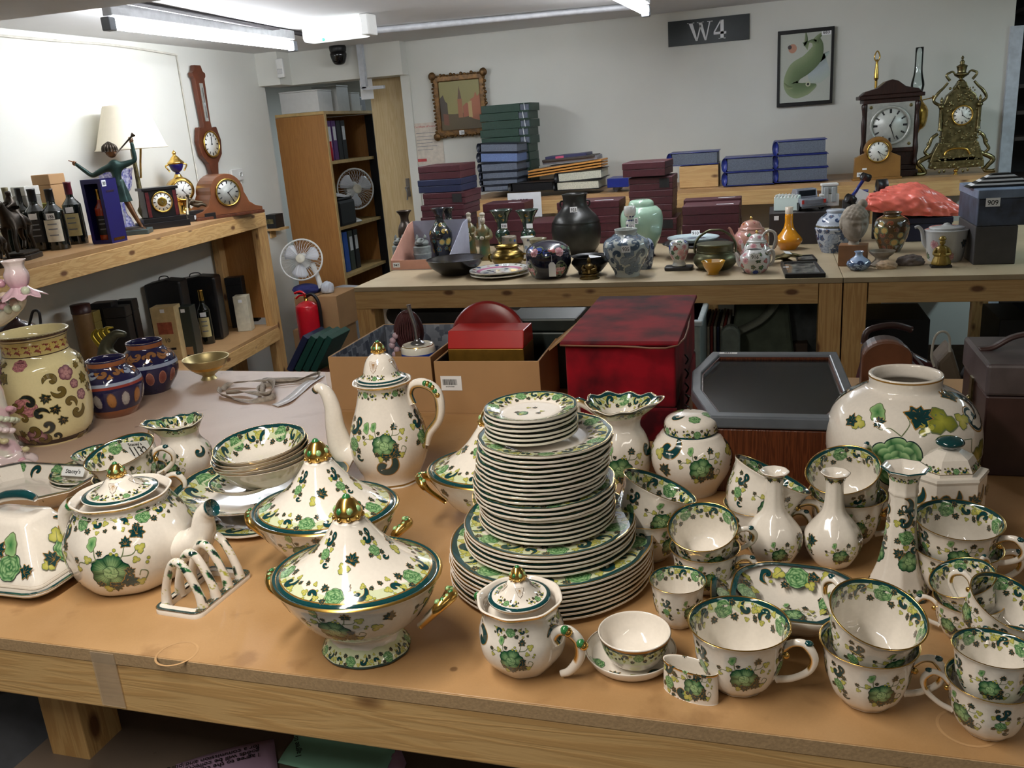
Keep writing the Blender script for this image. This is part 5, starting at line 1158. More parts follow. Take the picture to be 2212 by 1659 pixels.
for i in range(40):
    a = i*2.4; z = .02+.11*((i*.37) % 1); r_ = .034-.1*max(0,z-.03)*.6; m.ball((r_*cos(a),r_*sin(a),z),(.009,.009,.006),0,c4((PP,PG,PK,rgb(200,190,150))[i % 4]),8,5)
m.build('stem',[PORC],t,paint=True)
yy = cb_.y+.02
def q3(px,py,y=yy): return ony(px,py,y)-cb_
m = MB(); m.tube([q3(-30,700),q3(0,690),q3(25,672),q3(45,650),q3(40,628)],[.012,.014,.013,.01,.008],12,0,c4(rgb(214,206,184)),k=5)
for i,(x_,y_) in enumerate(((5,660),(18,668),(30,655),(48,640),(55,628),(8,640),(2,612),(35,665))): m.ball(q3(x_,y_,yy-.012),.0085,0,c4((PP,PG,rgb(214,196,176))[i % 3]),8,5)
m.build('arm',[PORC],t,paint=True)
c0 = q3(42,622); kk = kpx(cb_+c0)
m = MB(); m.lathe([(.004,.0),(.01,.003),(26*kk,-.008),(44*kk,-.016),(40*kk,-.02)][:4],40,0,c4(rgb(226,190,204)),mod=lambda th,r,z: (r*(1+.16*np.cos(8*th)*(r > .012))*np.cos(th),r*(1+.16*np.cos(8*th)*(r > .012))*np.sin(th),z-.004*np.cos(8*th)*(r > .012)))
o_ = m.build('drip_petals',[PORC],t,paint=True,loc=c0); sm_ = o_.modifiers.new('s','SOLIDIFY'); sm_.thickness = .0018
m = MB(); m.lathe([(0,.0),(.012,.0),(22*kk,.012),(24*kk,.026),(19*kk,.037),(20*kk,.046),(24*kk,.052),(22*kk,.052),(17*kk,.04),(0,.03)],32,0,lambda th,s: (*mixc(rgb(214,150,178),rgb(240,226,226),min(1,s/.06)),0),mod=lambda th,r,z: (r*(1+.05*np.cos(6*th))*np.cos(th),r*(1+.05*np.cos(6*th))*np.sin(th),z))
m.build('candle_cup',[PORC],t,paint=True,loc=c0)
# dark glass jug behind the cream vase
t,S,b,P = vase('glass_jug','dark red glass jug with loop handle behind the tall cream vase','jug',48,768,[(768,40),(760,60),(735,84),(712,82),(700,60),(690,24),(680,18)],TABLE,mat('dark_red_glass',rgb(40,12,16),.08,coat=.6),seg=28,wall=.003)
m = MB(); m.tube([ony(60,715,b.y)-b,ony(66,690,b.y)-b,ony(72,672,b.y)-b,ony(84,674,b.y)-b,ony(88,700,b.y)-b],.0042,8); m.build('handle',BLACKP,t)
# ---- cardboard boxes
def carton(name,label,P0,P1,ztop,dep,inner=None,th=.004,z0=TABLE,m=CARD,flap=False):
    w = (P1-P0).length; a = math.atan2((P1-P0).y,(P1-P0).x); h = ztop-z0; t = thing(name,label,'box',(P0.x,P0.y,z0),a)
    MB().box(0,w,0,dep,0,th).build('bottom',m,t)
    for nm,bx in (('side',(0,w,0,th)),('side',(0,w,dep-th,dep)),('side',(0,th,th,dep-th)),('side',(w-th,w,th,dep-th))):
        MB().box(bx[0],bx[1],bx[2],bx[3],th,h).build(nm,m,t,bevel=.001)
    if inner:
        mb = MB(); e = th+.0015
        for bx in ((e,w-e,th,e),(e,w-e,dep-e,dep-th),(th,e,e,dep-e),(w-e,w-th,e,dep-e)): mb.box(*bx,th,h-.001)
        mb.build('lining',inner,t)
    return t,w,h
def print_mat(name,c1,c2,sc=60):
    m = bpy.data.materials.new(name); nt,N,L,b_ = nodes(m); tc = N.new('ShaderNodeTexCoord'); v = N.new('ShaderNodeTexVoronoi'); v.inputs['Scale'].default_value = sc; v.distance = 'CHEBYCHEV'
    L.new(tc.outputs['Object'],v.inputs['Vector']); cr = N.new('ShaderNodeMix'); cr.data_type = 'RGBA'; cr.inputs[6].default_value = (*c1,1); cr.inputs[7].default_value = (*c2,1)
    sp = N.new('ShaderNodeSeparateColor'); L.new(v.outputs['Color'],sp.inputs[0]); L.new(sp.outputs[0],cr.inputs[0]); L.new(cr.outputs[2],b_.inputs['Base Color']); b_.inputs['Roughness'].default_value = .6; return m
LINING = print_mat('grey_blue_print',rgb(58,66,84),rgb(140,148,160))
P0,P1 = onz(724,889,TABLE),onz(942,893,TABLE); zt = zvert(P0.x,P0.y,771); BK = onz(850,700,zt)
t1,w1,h1 = carton('cardboard_box','open cardboard box with grey printed lining, left of the pair',P0,P1,zt,BK.y-P0.y-.0,LINING)
P2,P3 = onz(948,896,TABLE),onz(1172,899,TABLE); zt2 = zvert(P2.x,P2.y,781)
t2,w2,h2_ = carton('cardboard_box','open cardboard box with barcode label holding red tins, right of the pair',P2,P3,zt2,.24,mat('dark_box_inside',rgb(44,40,38),.8))
for n_,a_,bx in (('flap',1,0),):
    f = MB().box(0,.004,0,.12,0,.07).build('flap',CARD,t2,loc=(w2-.002,.10,h2_-.002),rot=(0,.9,0))
lb_ = sticker(t2,(.036,-.001,h2_*.60),.047,.032)
m = MB(); x_ = -.019
r_ = RND(3)
while x_ < .013:
    w_ = r_.choice((.0004,.0008,.0012)); m.box(x_,x_+w_,-.004,.009,.0004,.0006); x_ += w_+r_.choice((.0005,.0009))
m.build('barcode',BLACKI,lb_); text('lettering','8HOP107009',.0035,lb_,(-.003,-.0075,.0006),(0,0,0))
# in the left box: tin, jar with blue band and tap, ribbed brown cushion
jb = ony(905,800,P0.y+.05); jt = ony(895,748,P0.y+.06); rj = 38*kpx(jt); zj = jt.z
t = thing('banded_jar','white drum shaped jar with blue bands standing in the left cardboard box','jar',(jt.x,jt.y+.02,TABLE+.006)); hj = zj-TABLE-.006
m = MB(); WH = rgb(226,222,208)
S = Surf([(0,0),(rj*.85,0),(rj*.92,.01),(rj,hj*.45),(rj*.99,hj*.9),(rj*.92,hj*.98),(rj*.86,hj),(rj*.7,hj-.002),(0,hj)]); m.surf(S,40,0,c4(WH)); ring(m,S,S.sc(4.)-.012,S.sc(4)-.004,rgb(40,66,160),1); ring(m,S,S.sc(5.2),S.sc(5.6),GOLD,1); m.build('body',[CHINA],t,paint=True)
m = MB(); m.lathe([(0,hj),(.014,hj),(.016,hj+.003),(.008,hj+.008),(.006,hj+.012),(0,hj+.012)],16); m.tube([(0,0,hj+.008),(-.002,0,hj+.04),(-.01,0,hj+.075),(-.012,0,hj+.09)],[.005,.0045,.0045,.005],10); m.build('tap',STEEL,t)
cq = ony(878,704,jt.y+.06); t = thing('ribbed_cushion','dark brown ribbed oval cushion upright in the left cardboard box','cushion',(cq.x,cq.y+.01,cq.z-.045),.3)
m = MB(); m.ball((0,0,.03),(.035,.012,.05),seg=24,rings=14)
for i in range(11): a = -1.1+.22*i; m.tube([(.034*sin(a)*.2,-.012,.03-.045),(.03*sin(a),-.014,.03),(.034*sin(a)*.2,-.011,.03+.047)],.0022,6)
m.build('pad',mat('brown_satin',rgb(64,32,34),.35,var=.2,scale=40),t); 
m = MB(); [m.ball((-.036+.006*sin(i*2),-.012,.0+.011*i-.02),(.008,.006,.008),seg=8,rings=5) for i in range(5)]; m.build('frill',mat('mauve_ribbon',rgb(176,150,160),.4),t)
MB().box(-.035,.035,-.02,.02,-cq.z+TABLE+.045+.005,-.012).build('stand',CARDD,t)
# in the right box: red tin, gold tray, round tin lid
a_,b_,c_,= ony(967,754,P2.y+.05),ony(1130,757,P2.y+.05),ony(972,718,P2.y+.05)
REDT = mat('red_enamel',rgb(170,26,22),.3,var=.15,scale=12); GOLDT = mat('gold_tin',rgb(140,104,40),.35,.6,var=.2)
t = thing('red_tin','rectangular red tin with gold lower side tilted in the right cardboard box','tin',(a_.x,a_.y,TABLE+.006),.02)
wt = b_.x-a_.x; ht = a_.z-TABLE-.006
MB().box(0,wt,0,.09,0,ht).build('base',GOLDT,t,bevel=.002)
m = MB(); zt_ = c_.z-TABLE-.006; m.prism([(0,ht),(.012,zt_+.0),(.085,zt_-.0),(.09,ht)],0,wt,M=Matrix(((0,0,1,0),(1,0,0,0),(0,1,0,0),(0,0,0,1)))); m.build('lid',REDT,t,bevel=.002)
cc = ony(1058,735,P2.y+.165); rc = 80*kpx(cc); t = thing('round_tin_lid','round dark red tin lid standing on edge in the right cardboard box','tin',(cc.x,cc.y,cc.z),0)
m = MB(); m.lathe([(0,-.006),(rc*.96,-.006),(rc,-.003),(rc,.014),(0,.014)],48,M=MR(PI/2-.12,4,'X')); m.build('disc',mat('dark_red_enamel',rgb(120,22,20),.35,var=.15),t)
m = MB(); pts = [MR(-.12,3,'X') @ Vector((rc*.985*cos(a),-.006,rc*.985*sin(a))) for a in np.linspace(0,2*PI,48,endpoint=False)]; m.tube(pts,.003,6,k=1,closed=True); m.build('rim',BLACKP,t)
# dark green deed box leaning behind
gb_ = ony(1175,745,P2.y+.12); t = thing('metal_case','dark green metal case leaning behind the right cardboard box','case',(gb_.x-.02,gb_.y+.14,TABLE),0)
MB().box(-.085,.075,-.06,.06,0,.135).build('body',mat('dark_green_metal',rgb(40,48,46),.4,.3,var=.3,scale=20),t,bevel=.004,rot=(0,.0,0)); MB().box(-.088,.078,-.063,.063,0,.03).build('lid',mat('dark_green_metal',rgb(40,48,46)),t,bevel=.004,loc=(0,0,.137))
# ---- red velvet box
VELV = mat('worn_red_velvet',rgb(142,10,28),.85,var=.55,scale=11,bump=.2,sheen=.08,col2=rgb(58,6,16),spec=.15)
v0,v1 = onz(1228,948,TABLE),onz(1466,950,TABLE); vz = zvert(v1.x,v1.y,734); v3 = onz(1463,636,vz); vw = v1.x-v0.x; vd = v3.y-v1.y
t = thing('velvet_box','large worn red velvet covered box with sloping hinged lid','box',(v0.x,v0.y,TABLE),0)
zs = vz-TABLE; MB().box(0,vw,0,vd,0,zs*.34).build('base',VELV,t,bevel=.004); MB().box(.002,vw-.002,.002,vd,zs*.345,zs*.965).build('body',VELV,t,bevel=.005,seg=3)
m = MB(); m.prism([(-.006,zs*.967),(-.006,zs*.985),(.004,zs),(vd*.97,zs*1.02),(vd,zs*1.0),(vd,zs*.967)],-.006,vw+.004,M=Matrix(((0,0,1,0),(1,0,0,0),(0,1,0,0),(0,0,0,1)))); m.build('lid',VELV,t,bevel=.006,seg=3)
m = MB(); m.tube([(-.005,-.006,zs*.972),(vw*.5,-.0068,zs*.966),(vw+.003,-.006,zs*.972),(vw+.004,vd*.6,zs*.972)],.0018,6,k=4); m.build('braid',mat('dull_gold_braid',rgb(126,84,62),.6),t)
m = MB(); [m.tube([(vw+.003,vd*.3,zs*f_),(vw+.009,vd*.3+.003,zs*f_-.01),(vw+.004,vd*.3,zs*f_-.02)],.0018,6) for f_ in (.7,.55,.4,.28)]; m.build('clasp',BLACKP,t)
# ---- glazed display case
gh = .13; GP = [onz(x,y,TABLE+gh) for x,y in ((1535,899),(1806,905),(1852,860),(1838,829),(1808,759),(1539,759),(1495,801),(1493,843))]
gc = sum(GP,Vector())/8; t = thing('display_case','table display case with clipped corners, glass top and mahogany sides','display case',(gc.x,gc.y,TABLE)); pol = [(p.x-gc.x,p.y-gc.y) for p in GP]
def scl(P,s): return [(x*s,y*s) for x,y in P]
def wallring(mb,P,s0,s1,z0,z1):
    A,B = scl(P,s0),scl(P,s1); n = len(P); V = [(x,y,z0) for x,y in A]+[(x,y,z1) for x,y in A]+[(x,y,z0) for x,y in B]+[(x,y,z1) for x,y in B]; F = []
    for i in range(n):
        j = (i+1) % n; F += [(i,j,n+j,n+i),(2*n+j,2*n+i,3*n+i,3*n+j),(n+i,n+j,3*n+j,3*n+i),(j,i,2*n+i,2*n+j)]
    mb.add(V,F,0,False); return mb
wallring(MB(),pol,.985,.93,0,gh-.022).build('side',MAHOG,t,bevel=.002); MB().prism(scl(pol,.93),.004,.01).build('bottom',mat('green_grey_baize',rgb(60,66,66),.9),t)
wallring(MB(),pol,1.,.87,gh-.02,gh).build('lid_frame',mat('reflection_grey_frame',rgb(92,98,106),.3,.1,var=.1),t,bevel=.003); wallring(MB(),pol,.873,.852,gh-.014,gh-.004).build('inner_moulding',MAHOG,t)  # grey of the lid frame stands in for light reflected on it
MB().prism(scl(pol,.868),gh-.011,gh-.008).build('glass_pane',GLASS,t)
GF = mat('frosted_glass_stem',rgb(170,180,186),.2,var=.1)
for i,x in enumerate((-.085,-.045,.03,.085)):
    m = MB(); m.lathe([(0,0),(.016,0),(.017,.002),(.003,.005),(.003,.05),(.013,.065),(.015,.09),(.013,.09),(.0,.06)],16); g_ = m.build('wine_glass',GF,None,loc=(gc.x+x,gc.y+.02,TABLE+.02),rot=(PI/2,0,.1*i)); tag(g_,('leftmost','second','third','rightmost')[i]+' pale stemmed glass lying inside the display case','glass','glasses inside the display case')
lb_ = sticker(t,(pol[5][0]*.72,pol[5][1]*.93,gh+.0005),.034,.010,'0801',rot=(.0,0,.0))
m = MB(); [m.rod((pol[6][0]*.99-.003,pol[6][1]*.6+.02*i-.04,.06+.014*i),(pol[6][0]*.99-.012,pol[6][1]*.6+.02*i-.04,.065+.014*i),.0018,seg=6) for i in range(3)]; m.build('hinge',BLACKP,t)
# ---- dark leather case on the right
d0 = onz(2116,1027,TABLE); dz_ = zvert(d0.x,d0.y,787); d1_ = onz(2057,727,dz_); t = thing('leather_case','dark brown square leather case with strap handle at the right edge','case',(d0.x,d0.y,TABLE),0)
LEA = mat('dark_brown_leather',rgb(58,38,36),.4,var=.3,scale=14,bump=.15); dw = .34; dd = d1_.y-d0.y; dh = dz_-TABLE
MB().box(0,dw,0,dd,0,dh*.72).build('body',LEA,t,bevel=.003); MB().box(-.003,dw+.003,-.003,dd+.003,dh*.725,dh).build('lid',mat('worn_leather_top',rgb(84,76,78),.35,var=.3,scale=18),t,bevel=.005)
hs = ony(2112,752,d0.y+dd*.55)-Vector((d0.x,d0.y,TABLE)); strip('handle',[(hs.x,dd*.5,dh+.001),(hs.x+.02,dd*.5,dh+.004),(hs.x+.05,dd*.5,dh+.022),(hs.x+.09,dd*.5,dh+.028),(hs.x+.13,dd*.5,dh+.018),(hs.x+.16,dd*.5,dh+.002)],.016,LEA,up=(0,0,1),par=t,thick=.0025)
m = MB(); m.box(-.006,-.003,dd*.45,dd*.55,dh*.5,dh*.75); m.ball((-.006,dd*.5,dh*.55),.006,seg=8,rings=5); m.build('lock',OLDBR,t)
# ---- saddle bag, handbag, cord behind the globe vase
TAN = mat('tan_leather',rgb(104,62,38),.45,var=.2,scale=20)
s0 = onz(1912,860,TABLE); hz_ = ony(1912,738,s0.y).z-TABLE; t = thing('arched_leather_case','tan leather case with arched front behind the globe vase','case',tuple(s0),0); wz = 50*kpx(s0)
arc = [(-wz,0),(wz,0)]+[(wz*cos(a),hz_-wz*.75+wz*.75*sin(a)) for a in np.linspace(0,PI,15)]
m = MB(); m.prism(arc,-.025,.0,M=MR(PI/2,4,'X') ); m.build('front_panel',TAN,t,bevel=.004)
m = MB(); m.prism([(x*.93,y*.97) for x,y in arc],-.07,-.026,M=MR(PI/2,4,'X')) ; m.build('gusset',LEA,t)
s1_ = ony(1960,790,1.93); t = thing('leather_handbag','dark red leather handbag with carrying handle behind the arched case','bag',(s1_.x+.02,2.35,ony(1930,735,2.35).z-.365),.25)
m = MB(); RL_ = mat('oxblood_leather',rgb(70,26,30),.35,var=.2,scale=18,bump=.1)
xz = Matrix(((1,0,0,0),(0,0,1,0),(0,1,0,0),(0,0,0,1)))
m.prism([(-.13,0),(.15,0),(.12,.29),(.0,.36),(-.05,.36)],-.05,.05,M=xz); m.build('body',RL_,t,bevel=.01)
for i in range(3): strip('edge_strap',[(.155-.012*i,-.053,.02),(.135-.012*i,-.056,.2),(.03-.02*i,-.053,.345)],.006,mat('grey_piping',rgb(120,116,122),.4),up=(0,-1,0),par=t)
m = MB(); m.tube([(-.07,0,.36),(-.06,0,.395),(.0,0,.405),(.05,0,.39)],.009,8); m.build('handle',LEA,t); MB().box(-.03,.03,-.062,-.05,.26,.35).build('flap',LEA,t,bevel=.004)
MB().box(-.12,.08,-.1,.1,-t.location.z,0).build('support_crate',mat('dim_box',rgb(50,44,40),.8),t)
rope_ = [ony(x,y,2.28) for x,y in ((2018,792),(2012,768),(2020,728),(2036,716),(2050,726),(2052,760))]
dk = ony(2032,850,2.25); t = thing('canvas_bag','dark canvas bag with tan side and white rope handle behind the globe vase','bag',(dk.x+.12,2.36,ony(2040,745,2.33).z-.4),0)
m = MB(); m.prism([(-.1,0),(.12,0),(.12,.36),(.06,.4),(-.02,.38),(-.09,.2)],-.06,.06,M=xz); m.build('body',DARKC,t,bevel=.02); MB().prism([(-.16,0),(-.06,0),(-.05,.28),(-.09,.4),(-.12,.36)],-.05,.05,M=xz).build('side_pocket',mat('tan_canvas',rgb(92,80,66),.8),t,bevel=.01); MB().box(-.02,.12,-.08,.08,-t.location.z,0).build('support_crate',mat('dim_box',rgb(50,44,40),.8),t)
MB().tube([q-t.location for q in rope_],.003,8).build('rope_handle',mat('cord_white',rgb(170,166,156),.8),t)
# ================================================================ under the front table
g0 = ony(20,1640,.86); t = thing('plastic_bin','grey plastic bin standing under the left end of the front table','bin',(g0.x-.08,.9,0),0)
MB().lathe([(0,0),(.13,0),(.17,.55),(.18,.56),(.165,.56),(.126,.02),(0,.02)],24,k=1).build('tub',mat('grey_bin_plastic',rgb(112,116,124),.5),t)
r0 = ony(95,1600,1.1); t = thing('red_crate','red plastic crate glimpsed beneath the table left of the leg','crate',(r0.x,1.2,0),0)
MB().box(-.12,.12,-.1,.1,0,r0.z+.02).build('body',mat('red_plastic',rgb(170,34,44),.4),t,bevel=.01); [MB().box(-.121,.121,-.103,-.1,.05+.06*i,.07+.06*i).build('rib',mat('red_plastic',rgb(170,34,44)),t) for i in range(7)]
dkp = ony(75,1570,1.35); t = tag(MB().box(-.2,.14,-.02,.3,0,.74).build('dark_suitcase',DARKC,None,bevel=.02,loc=(dkp.x,1.4,0)),'black suitcase standing behind the red crate under the table','suitcase')
PURP = mat('lilac_paper',rgb(196,164,196),.7,var=.03); GRP = mat('mint_paper',rgb(150,206,180),.7,var=.03)
def sheet(name,px,label,m,lines):
    c = [onz(x,y,UZ+.004) for x,y in px]; mb = MB(); N_ = 10; V = []; F = []
    for i in range(N_+1):
        for j in range(N_+1):
            u,v = i/N_,j/N_; p = (c[0]*(1-u)+c[1]*u)*(1-v)+(c[3]*(1-u)+c[2]*u)*v; p.z += lines[0]*max(0,u-.75)**1.5+lines[1]*sin(u*3)*.004; p.x -= lines[0]*max(0,u-.85)*.3; V.append(p)
    for i in range(N_):
        for j in range(N_): a = i*(N_+1)+j; F.append((a,a+N_+1,a+N_+2,a+1))
    mb.add(V,F,0,True); o = mb.build(name,m); sm = o.modifiers.new('s','SOLIDIFY'); sm.thickness = .0006; tag(o,label,'paper'); return o,c
o,c = sheet('paper_sheet',((380,1652),(592,1597),(604,1690),(400,1780)),'lilac printed paper sheet on the lower board under the table',PURP,(0,1))
dr_ = (c[1]-c[0]).normalized(); ag = math.atan2(dr_.y,dr_.x)
for i in range(3):
    p = c[0]*.15+c[1]*.85+Vector((dr_.y,-dr_.x,0))*(.014+.010*i); text('lettering',('for a commission and purchase','goods will be collected by','I agree to the conditions')[i],.012,o,(p.x,p.y,UZ+.0105),(0,0,ag+PI),align='LEFT')
o,c = sheet('paper_sheet',((600,1648),(645,1588),(862,1612),(820,1700)),'mint green printed paper sheet with curled corner under the table',GRP,(.16,1))
text('lettering','I agree to',.012,o,(c[0].x+.03,c[0].y+.01,UZ+.012),(0,0,2.2),align='LEFT')
o,c = sheet('paper_sheet',((835,1660),(862,1610),(878,1650),(868,1690)),'small lilac sheet end beside the mint paper',PURP,(0,1))
tape_m = mat('milky_tape',rgb(206,186,160),.3); tape_m.node_tree.nodes['Principled BSDF'].inputs['Alpha'].default_value = .35
t = tag(MB().box(-.018,.018,-.0006,.0006,-.082,-.003).build('clear_tape',tape_m,None,loc=(ony(232,1450,TY0).x,TY0-.0022,TABLE)),'strip of milky tape stuck on the front rail of the sale table','tape')
# ================================================================ between the tables
def ybox(name,label,cat,x0,x1,y0,y1,yw,dep,m,parts=None,bevel=.003,z0=None):
    a,b_ = ony(x0,y1,yw),ony(x1,y0,yw); t = thing(name,label,cat,((a.x+b_.x)/2,yw,a.z if z0 is None else z0),0); w = (b_.x-a.x)/2; h = b_.z-(a.z if z0 is None else z0)
    MB().box(-w,w,0,dep,0,h).build('body',m,t,bevel=bevel); return t,w,h
BU = .32
t,w,h = ybox('archive_box','white box with dark round mark under the left end of the long bench','box',823,884,662,700,3.35,.3,PAPER,z0=BU)
m = MB(); m.lathe([(0,0),(w*.5,0),(w*.5,.004),(0,.004)],20,M=MT((0,-.001,h*.92)) @ MR(PI/2,4,'X')); m.build('printed_mark',BLACKI,t)
t,w,h = ybox('shipping_box','royal blue box with white script lettering under the long bench','box',924,980,652,700,3.4,.3,mat('royal_blue_card',rgb(24,48,140),.5),z0=BU); text('lettering','y!',h*.24,t,(0,-.002,h*.84),m=PAPER,bold=.003)
for i,(a,b_,c,lab) in enumerate(((890,920,rgb(120,84,50),'brown crate between the white and blue boxes under the bench'),(985,1012,rgb(128,88,50),'brown upright crate right of the blue box under the bench'),(1014,1026,rgb(200,206,214),'narrow white box under the middle of the bench'))):
    ybox('crate',lab,'crate',a,b_,650,700,3.45,.25,mat('crate_%d' % i,c,.7),z0=BU)
t,w,h = ybox('travel_trunk','long black trunk lying behind the cardboard boxes under the bench','trunk',880,1025,678,720,3.25,.1,BLACKP,z0=BU+.0); MB().box(-w-.004,w+.004,-.004,.104,h*.8,h+.01).build('lid',BLACKP,t,bevel=.005)
t,w,h = ybox('black_case','sloping black case under the bench behind the red tins','case',1030,1075,660,720,3.4,.3,BLACKP,z0=BU); MB().box(-w-.004,w+.004,-.004,.304,h*.8,h+.01).build('lid',DARKC,t,bevel=.005)
# crumpled white plastic bag
def blob(name,label,cat,c,s,m,seed=1,amp=.25,freq=3.,sub=4,kind=None,sol=0):
    bm_ = bmesh.new(); bmesh.ops.create_icosphere(bm_,subdivisions=sub,radius=1); r = RND(seed); K_ = [(Vector((r.gauss(0,1),r.gauss(0,1),r.gauss(0,1)))*freq,r.uniform(0,6),r.uniform(.4,1)) for _ in range(9)]
    for v in bm_.verts:
        p = v.co.copy(); d = sum(abs(sin(p.dot(k)+f))*a for k,f,a in K_)/5-.5; p *= 1+amp*d; v.co = Vector((p.x*s[0],p.y*s[1],max(-.55,p.z)*s[2]))
    me = bpy.data.meshes.new(name); bm_.to_mesh(me); bm_.free(); me.materials.append(m); me.polygons.foreach_set('use_smooth',[True]*len(me.polygons)); o = bpy.data.objects.new(name,me); COL.objects.link(o); o.location = c; return tag(o,label,cat)
POLY = mat('white_polythene',rgb(206,212,222),.3,var=.1,scale=30)
c = ony(1112,682,3.3); blob('plastic_bag','crumpled white plastic bag under the bench behind the red tins','bag',c,(.085,.06,.07),POLY,3,.5,5)
t = thing('crate','dark crate under the white plastic bag','crate',(c.x,3.35,BU),0); MB().box(-.1,.1,-.08,.08,0,c.z-.04-BU).build('body',mat('dim_box',rgb(50,44,40)),t)
c = ony(1180,640,3.5); 
# plastic tub, records, bags seen right of the velvet box
CLR = mat('cloudy_plastic',rgb(130,140,136),.3,var=.1)
t,w,h = ybox('storage_tub','cloudy clear plastic storage tub right of the velvet box','tub',1468,1513,692,800,2.9,.3,CLR,z0=.0+.0,bevel=.01); MB().box(-w-.008,w+.008,-.01,.31,h-.02,h).build('lid_rim',mat('cloudy_plastic_rim',rgb(160,172,176),.3),t,bevel=.005)
a = ony(1550,720,3.3)
for i in range(9):
    x0 = 1516+i*7; p = ony(x0,704+(i % 3),3.28); o = MB().box(-.0045,.0045,0,.31,-.31,0).build('record_sleeve',mat('sleeve_%d' % (i % 4),(rgb(206,204,192),rgb(40,50,90),rgb(190,186,170),rgb(150,60,50))[i % 4],.5),None,loc=(p.x,3.28,p.z)); tag(o,'%s record sleeve from the left in the row under the bench' % ('first','second','third','fourth','fifth','sixth','seventh','eighth','ninth')[i],'record','record sleeves under the bench')
t,w,h = ybox('record_rack','dark open crate behind the row of records','crate',1516,1590,688,720,3.62,.05,DARKC,z0=BU); ybox('record_plinth','board the row of records stands on','board',1510,1594,778,800,3.26,.34,DARKC,z0=BU)
gq = ony(1625,720,3.3); m = MB(); OLC = mat('olive_canvas',rgb(74,84,70),.8,var=.2,scale=20,bump=.2)
t = thing('canvas_bag','grey green canvas bag with curved flap hanging under the bench','bag',(gq.x,3.4,BU),0)
h = gq.z-BU
m.prism([(-.16,0),(.14,0),(.16,h*.6),(.12,h+.18),(-.0,h+.2),(-.06,h+.1),(-.08,h-.03)],-.07,.07,M=xz); m.build('body',OLC,t,bevel=.02)
strip('flap',[(-.14,-.085,h*.55),(-.11,-.09,h*.9),(.03,-.09,h+.05),(.085,-.09,h+.13),(.07,-.08,h+.2)],.035,mat('pale_canvas_edge',rgb(110,116,104),.8),up=(0,-.5,.86),par=t,thick=.004)
t = thing('green_arch_cushion','grey green rounded cushion upright beside the records','cushion',(ony(1578,760,3.2).x,3.2,BU),0); hh_ = ony(1578,702,3.2).z-BU
MB().prism([(-.035,0),(.035,0)]+[(.035*cos(a),hh_-.035+.035*sin(a)) for a in np.linspace(0,PI,9)],-.03,.03,M=xz).build('body',mat('sage_cloth',rgb(92,100,92),.8,var=.15),t,bevel=.008)
t,w,h = ybox('dark_bundle','dark wrapped bundle under the bench behind the glazed case','bundle',1585,1612,650,740,3.5,.2,mat('plum_cloth',rgb(50,42,46),.8),z0=BU,bevel=.03)
c = ony(1700,700,3.5); blob('clothes_heap','dark heap of clothes under the bench beside the canvas bag','clothes',(c.x,3.55,c.z-.02),(.14,.1,.16),mat('grey_cloth',rgb(70,74,74),.8,var=.3,scale=20),8,.35,3); ybox('crate','brown crate under the heap of clothes','crate',1640,1745,742,770,3.4,.3,mat('brown_crate',rgb(64,48,36),.7),z0=BU)
t,w,h = ybox('black_case','long black case deep under the right part of the bench','case',1862,2010,690,800,3.5,.3,BLACKP,z0=BU); sticker(t,(-.12,-.003,h*.75),.03,.012)
t,w,h = ybox('black_case','black case at the right end under the bench','case',2150,2230,690,800,3.6,.3,BLACKP,z0=BU)
# ================================================================ curios on the long bench
def lot(t,b,px,py,num,w=.032,h=.024,push=.004,y=None):
    # paper lot number stuck on the near side of a piece
    q = ony(px,py,y if y is not None else b.y-.03); q = q-Vector(t.location); return sticker(t,(q.x,q.y-push,q.z),w,h,num)
def fill(mos,size,rows,reps,ia,ib,seed=1): return lambda mb,S: scatter(mb,S,ia,ib,reps,rows,mos,size,seed)
BWP = [m_scroll(rgb(46,62,96),rgb(90,110,140)),m_leaf(rgb(50,70,100),rgb(60,80,112),rgb(80,100,130)),tinted(m_rose(24,(.25,.5,.75,1.)),rgb(40,56,96),rgb(150,164,184))]
BWG = [recolor(m,lambda c: mixc(c[:3],rgb(88,104,108),.5)) for m in BWP]
FAM = [tinted(m_rose(24,(.3,.6,1.)),rgb(150,60,80),rgb(226,190,190)),m_leaf(rgb(70,110,80),rgb(60,100,80),rgb(80,60,50)),m_pale(rgb(190,120,120),rgb(150,70,70)),m_dot(rgb(60,80,150))]
CLO = [m_scroll(rgb(150,120,50),rgb(70,90,60)),m_leaf(rgb(40,90,90),rgb(30,70,80),rgb(160,130,60)),m_dot(rgb(190,160,80))]
OFFW = rgb(206,208,204)
# tray box with its contents
k0 = onz(846,584,BZ); k1 = onz(972,580,BZ); ty = onz(905,538,BZ).y; tw = k1.x-k0.x; td = .30
PKC = mat('pink_card',rgb(196,146,126),.7,var=.05); LIL = mat('lilac_card_inside',rgb(150,152,168),.8,var=.05)
t = TRAY = thing('cut_down_box','pink cut down cardboard box labelled 947 at the left end of the bench','box',tuple(k0),0)
MB().box(0,tw,0,td,0,.003).build('bottom',LIL,t)
zb = ony(880,478,k0.y+td).z-BZ; m = MB(); m.box(0,tw,td-.003,td,.003,zb); m.build('back',LIL,t)
yz = Matrix(((0,0,1,0),(1,0,0,0),(0,1,0,0),(0,0,0,1)))
for x in (0,tw-.003): m = MB(); m.prism([(0,.003),(td-.003,.003),(td-.003,zb),(td*.8,zb*.95),(.0,.045)],x,x+.003,M=yz); m.build('side',PKC if x == 0 else LIL,t)
MB().box(.003,tw-.003,-.001,.002,.002,.045).build('front',PKC,t); sticker(t,(.028,-.003,.024),.034,.022,'947')
STON = mat('grey_celadon',rgb(116,122,118),.45,var=.25,scale=60,bump=.2)
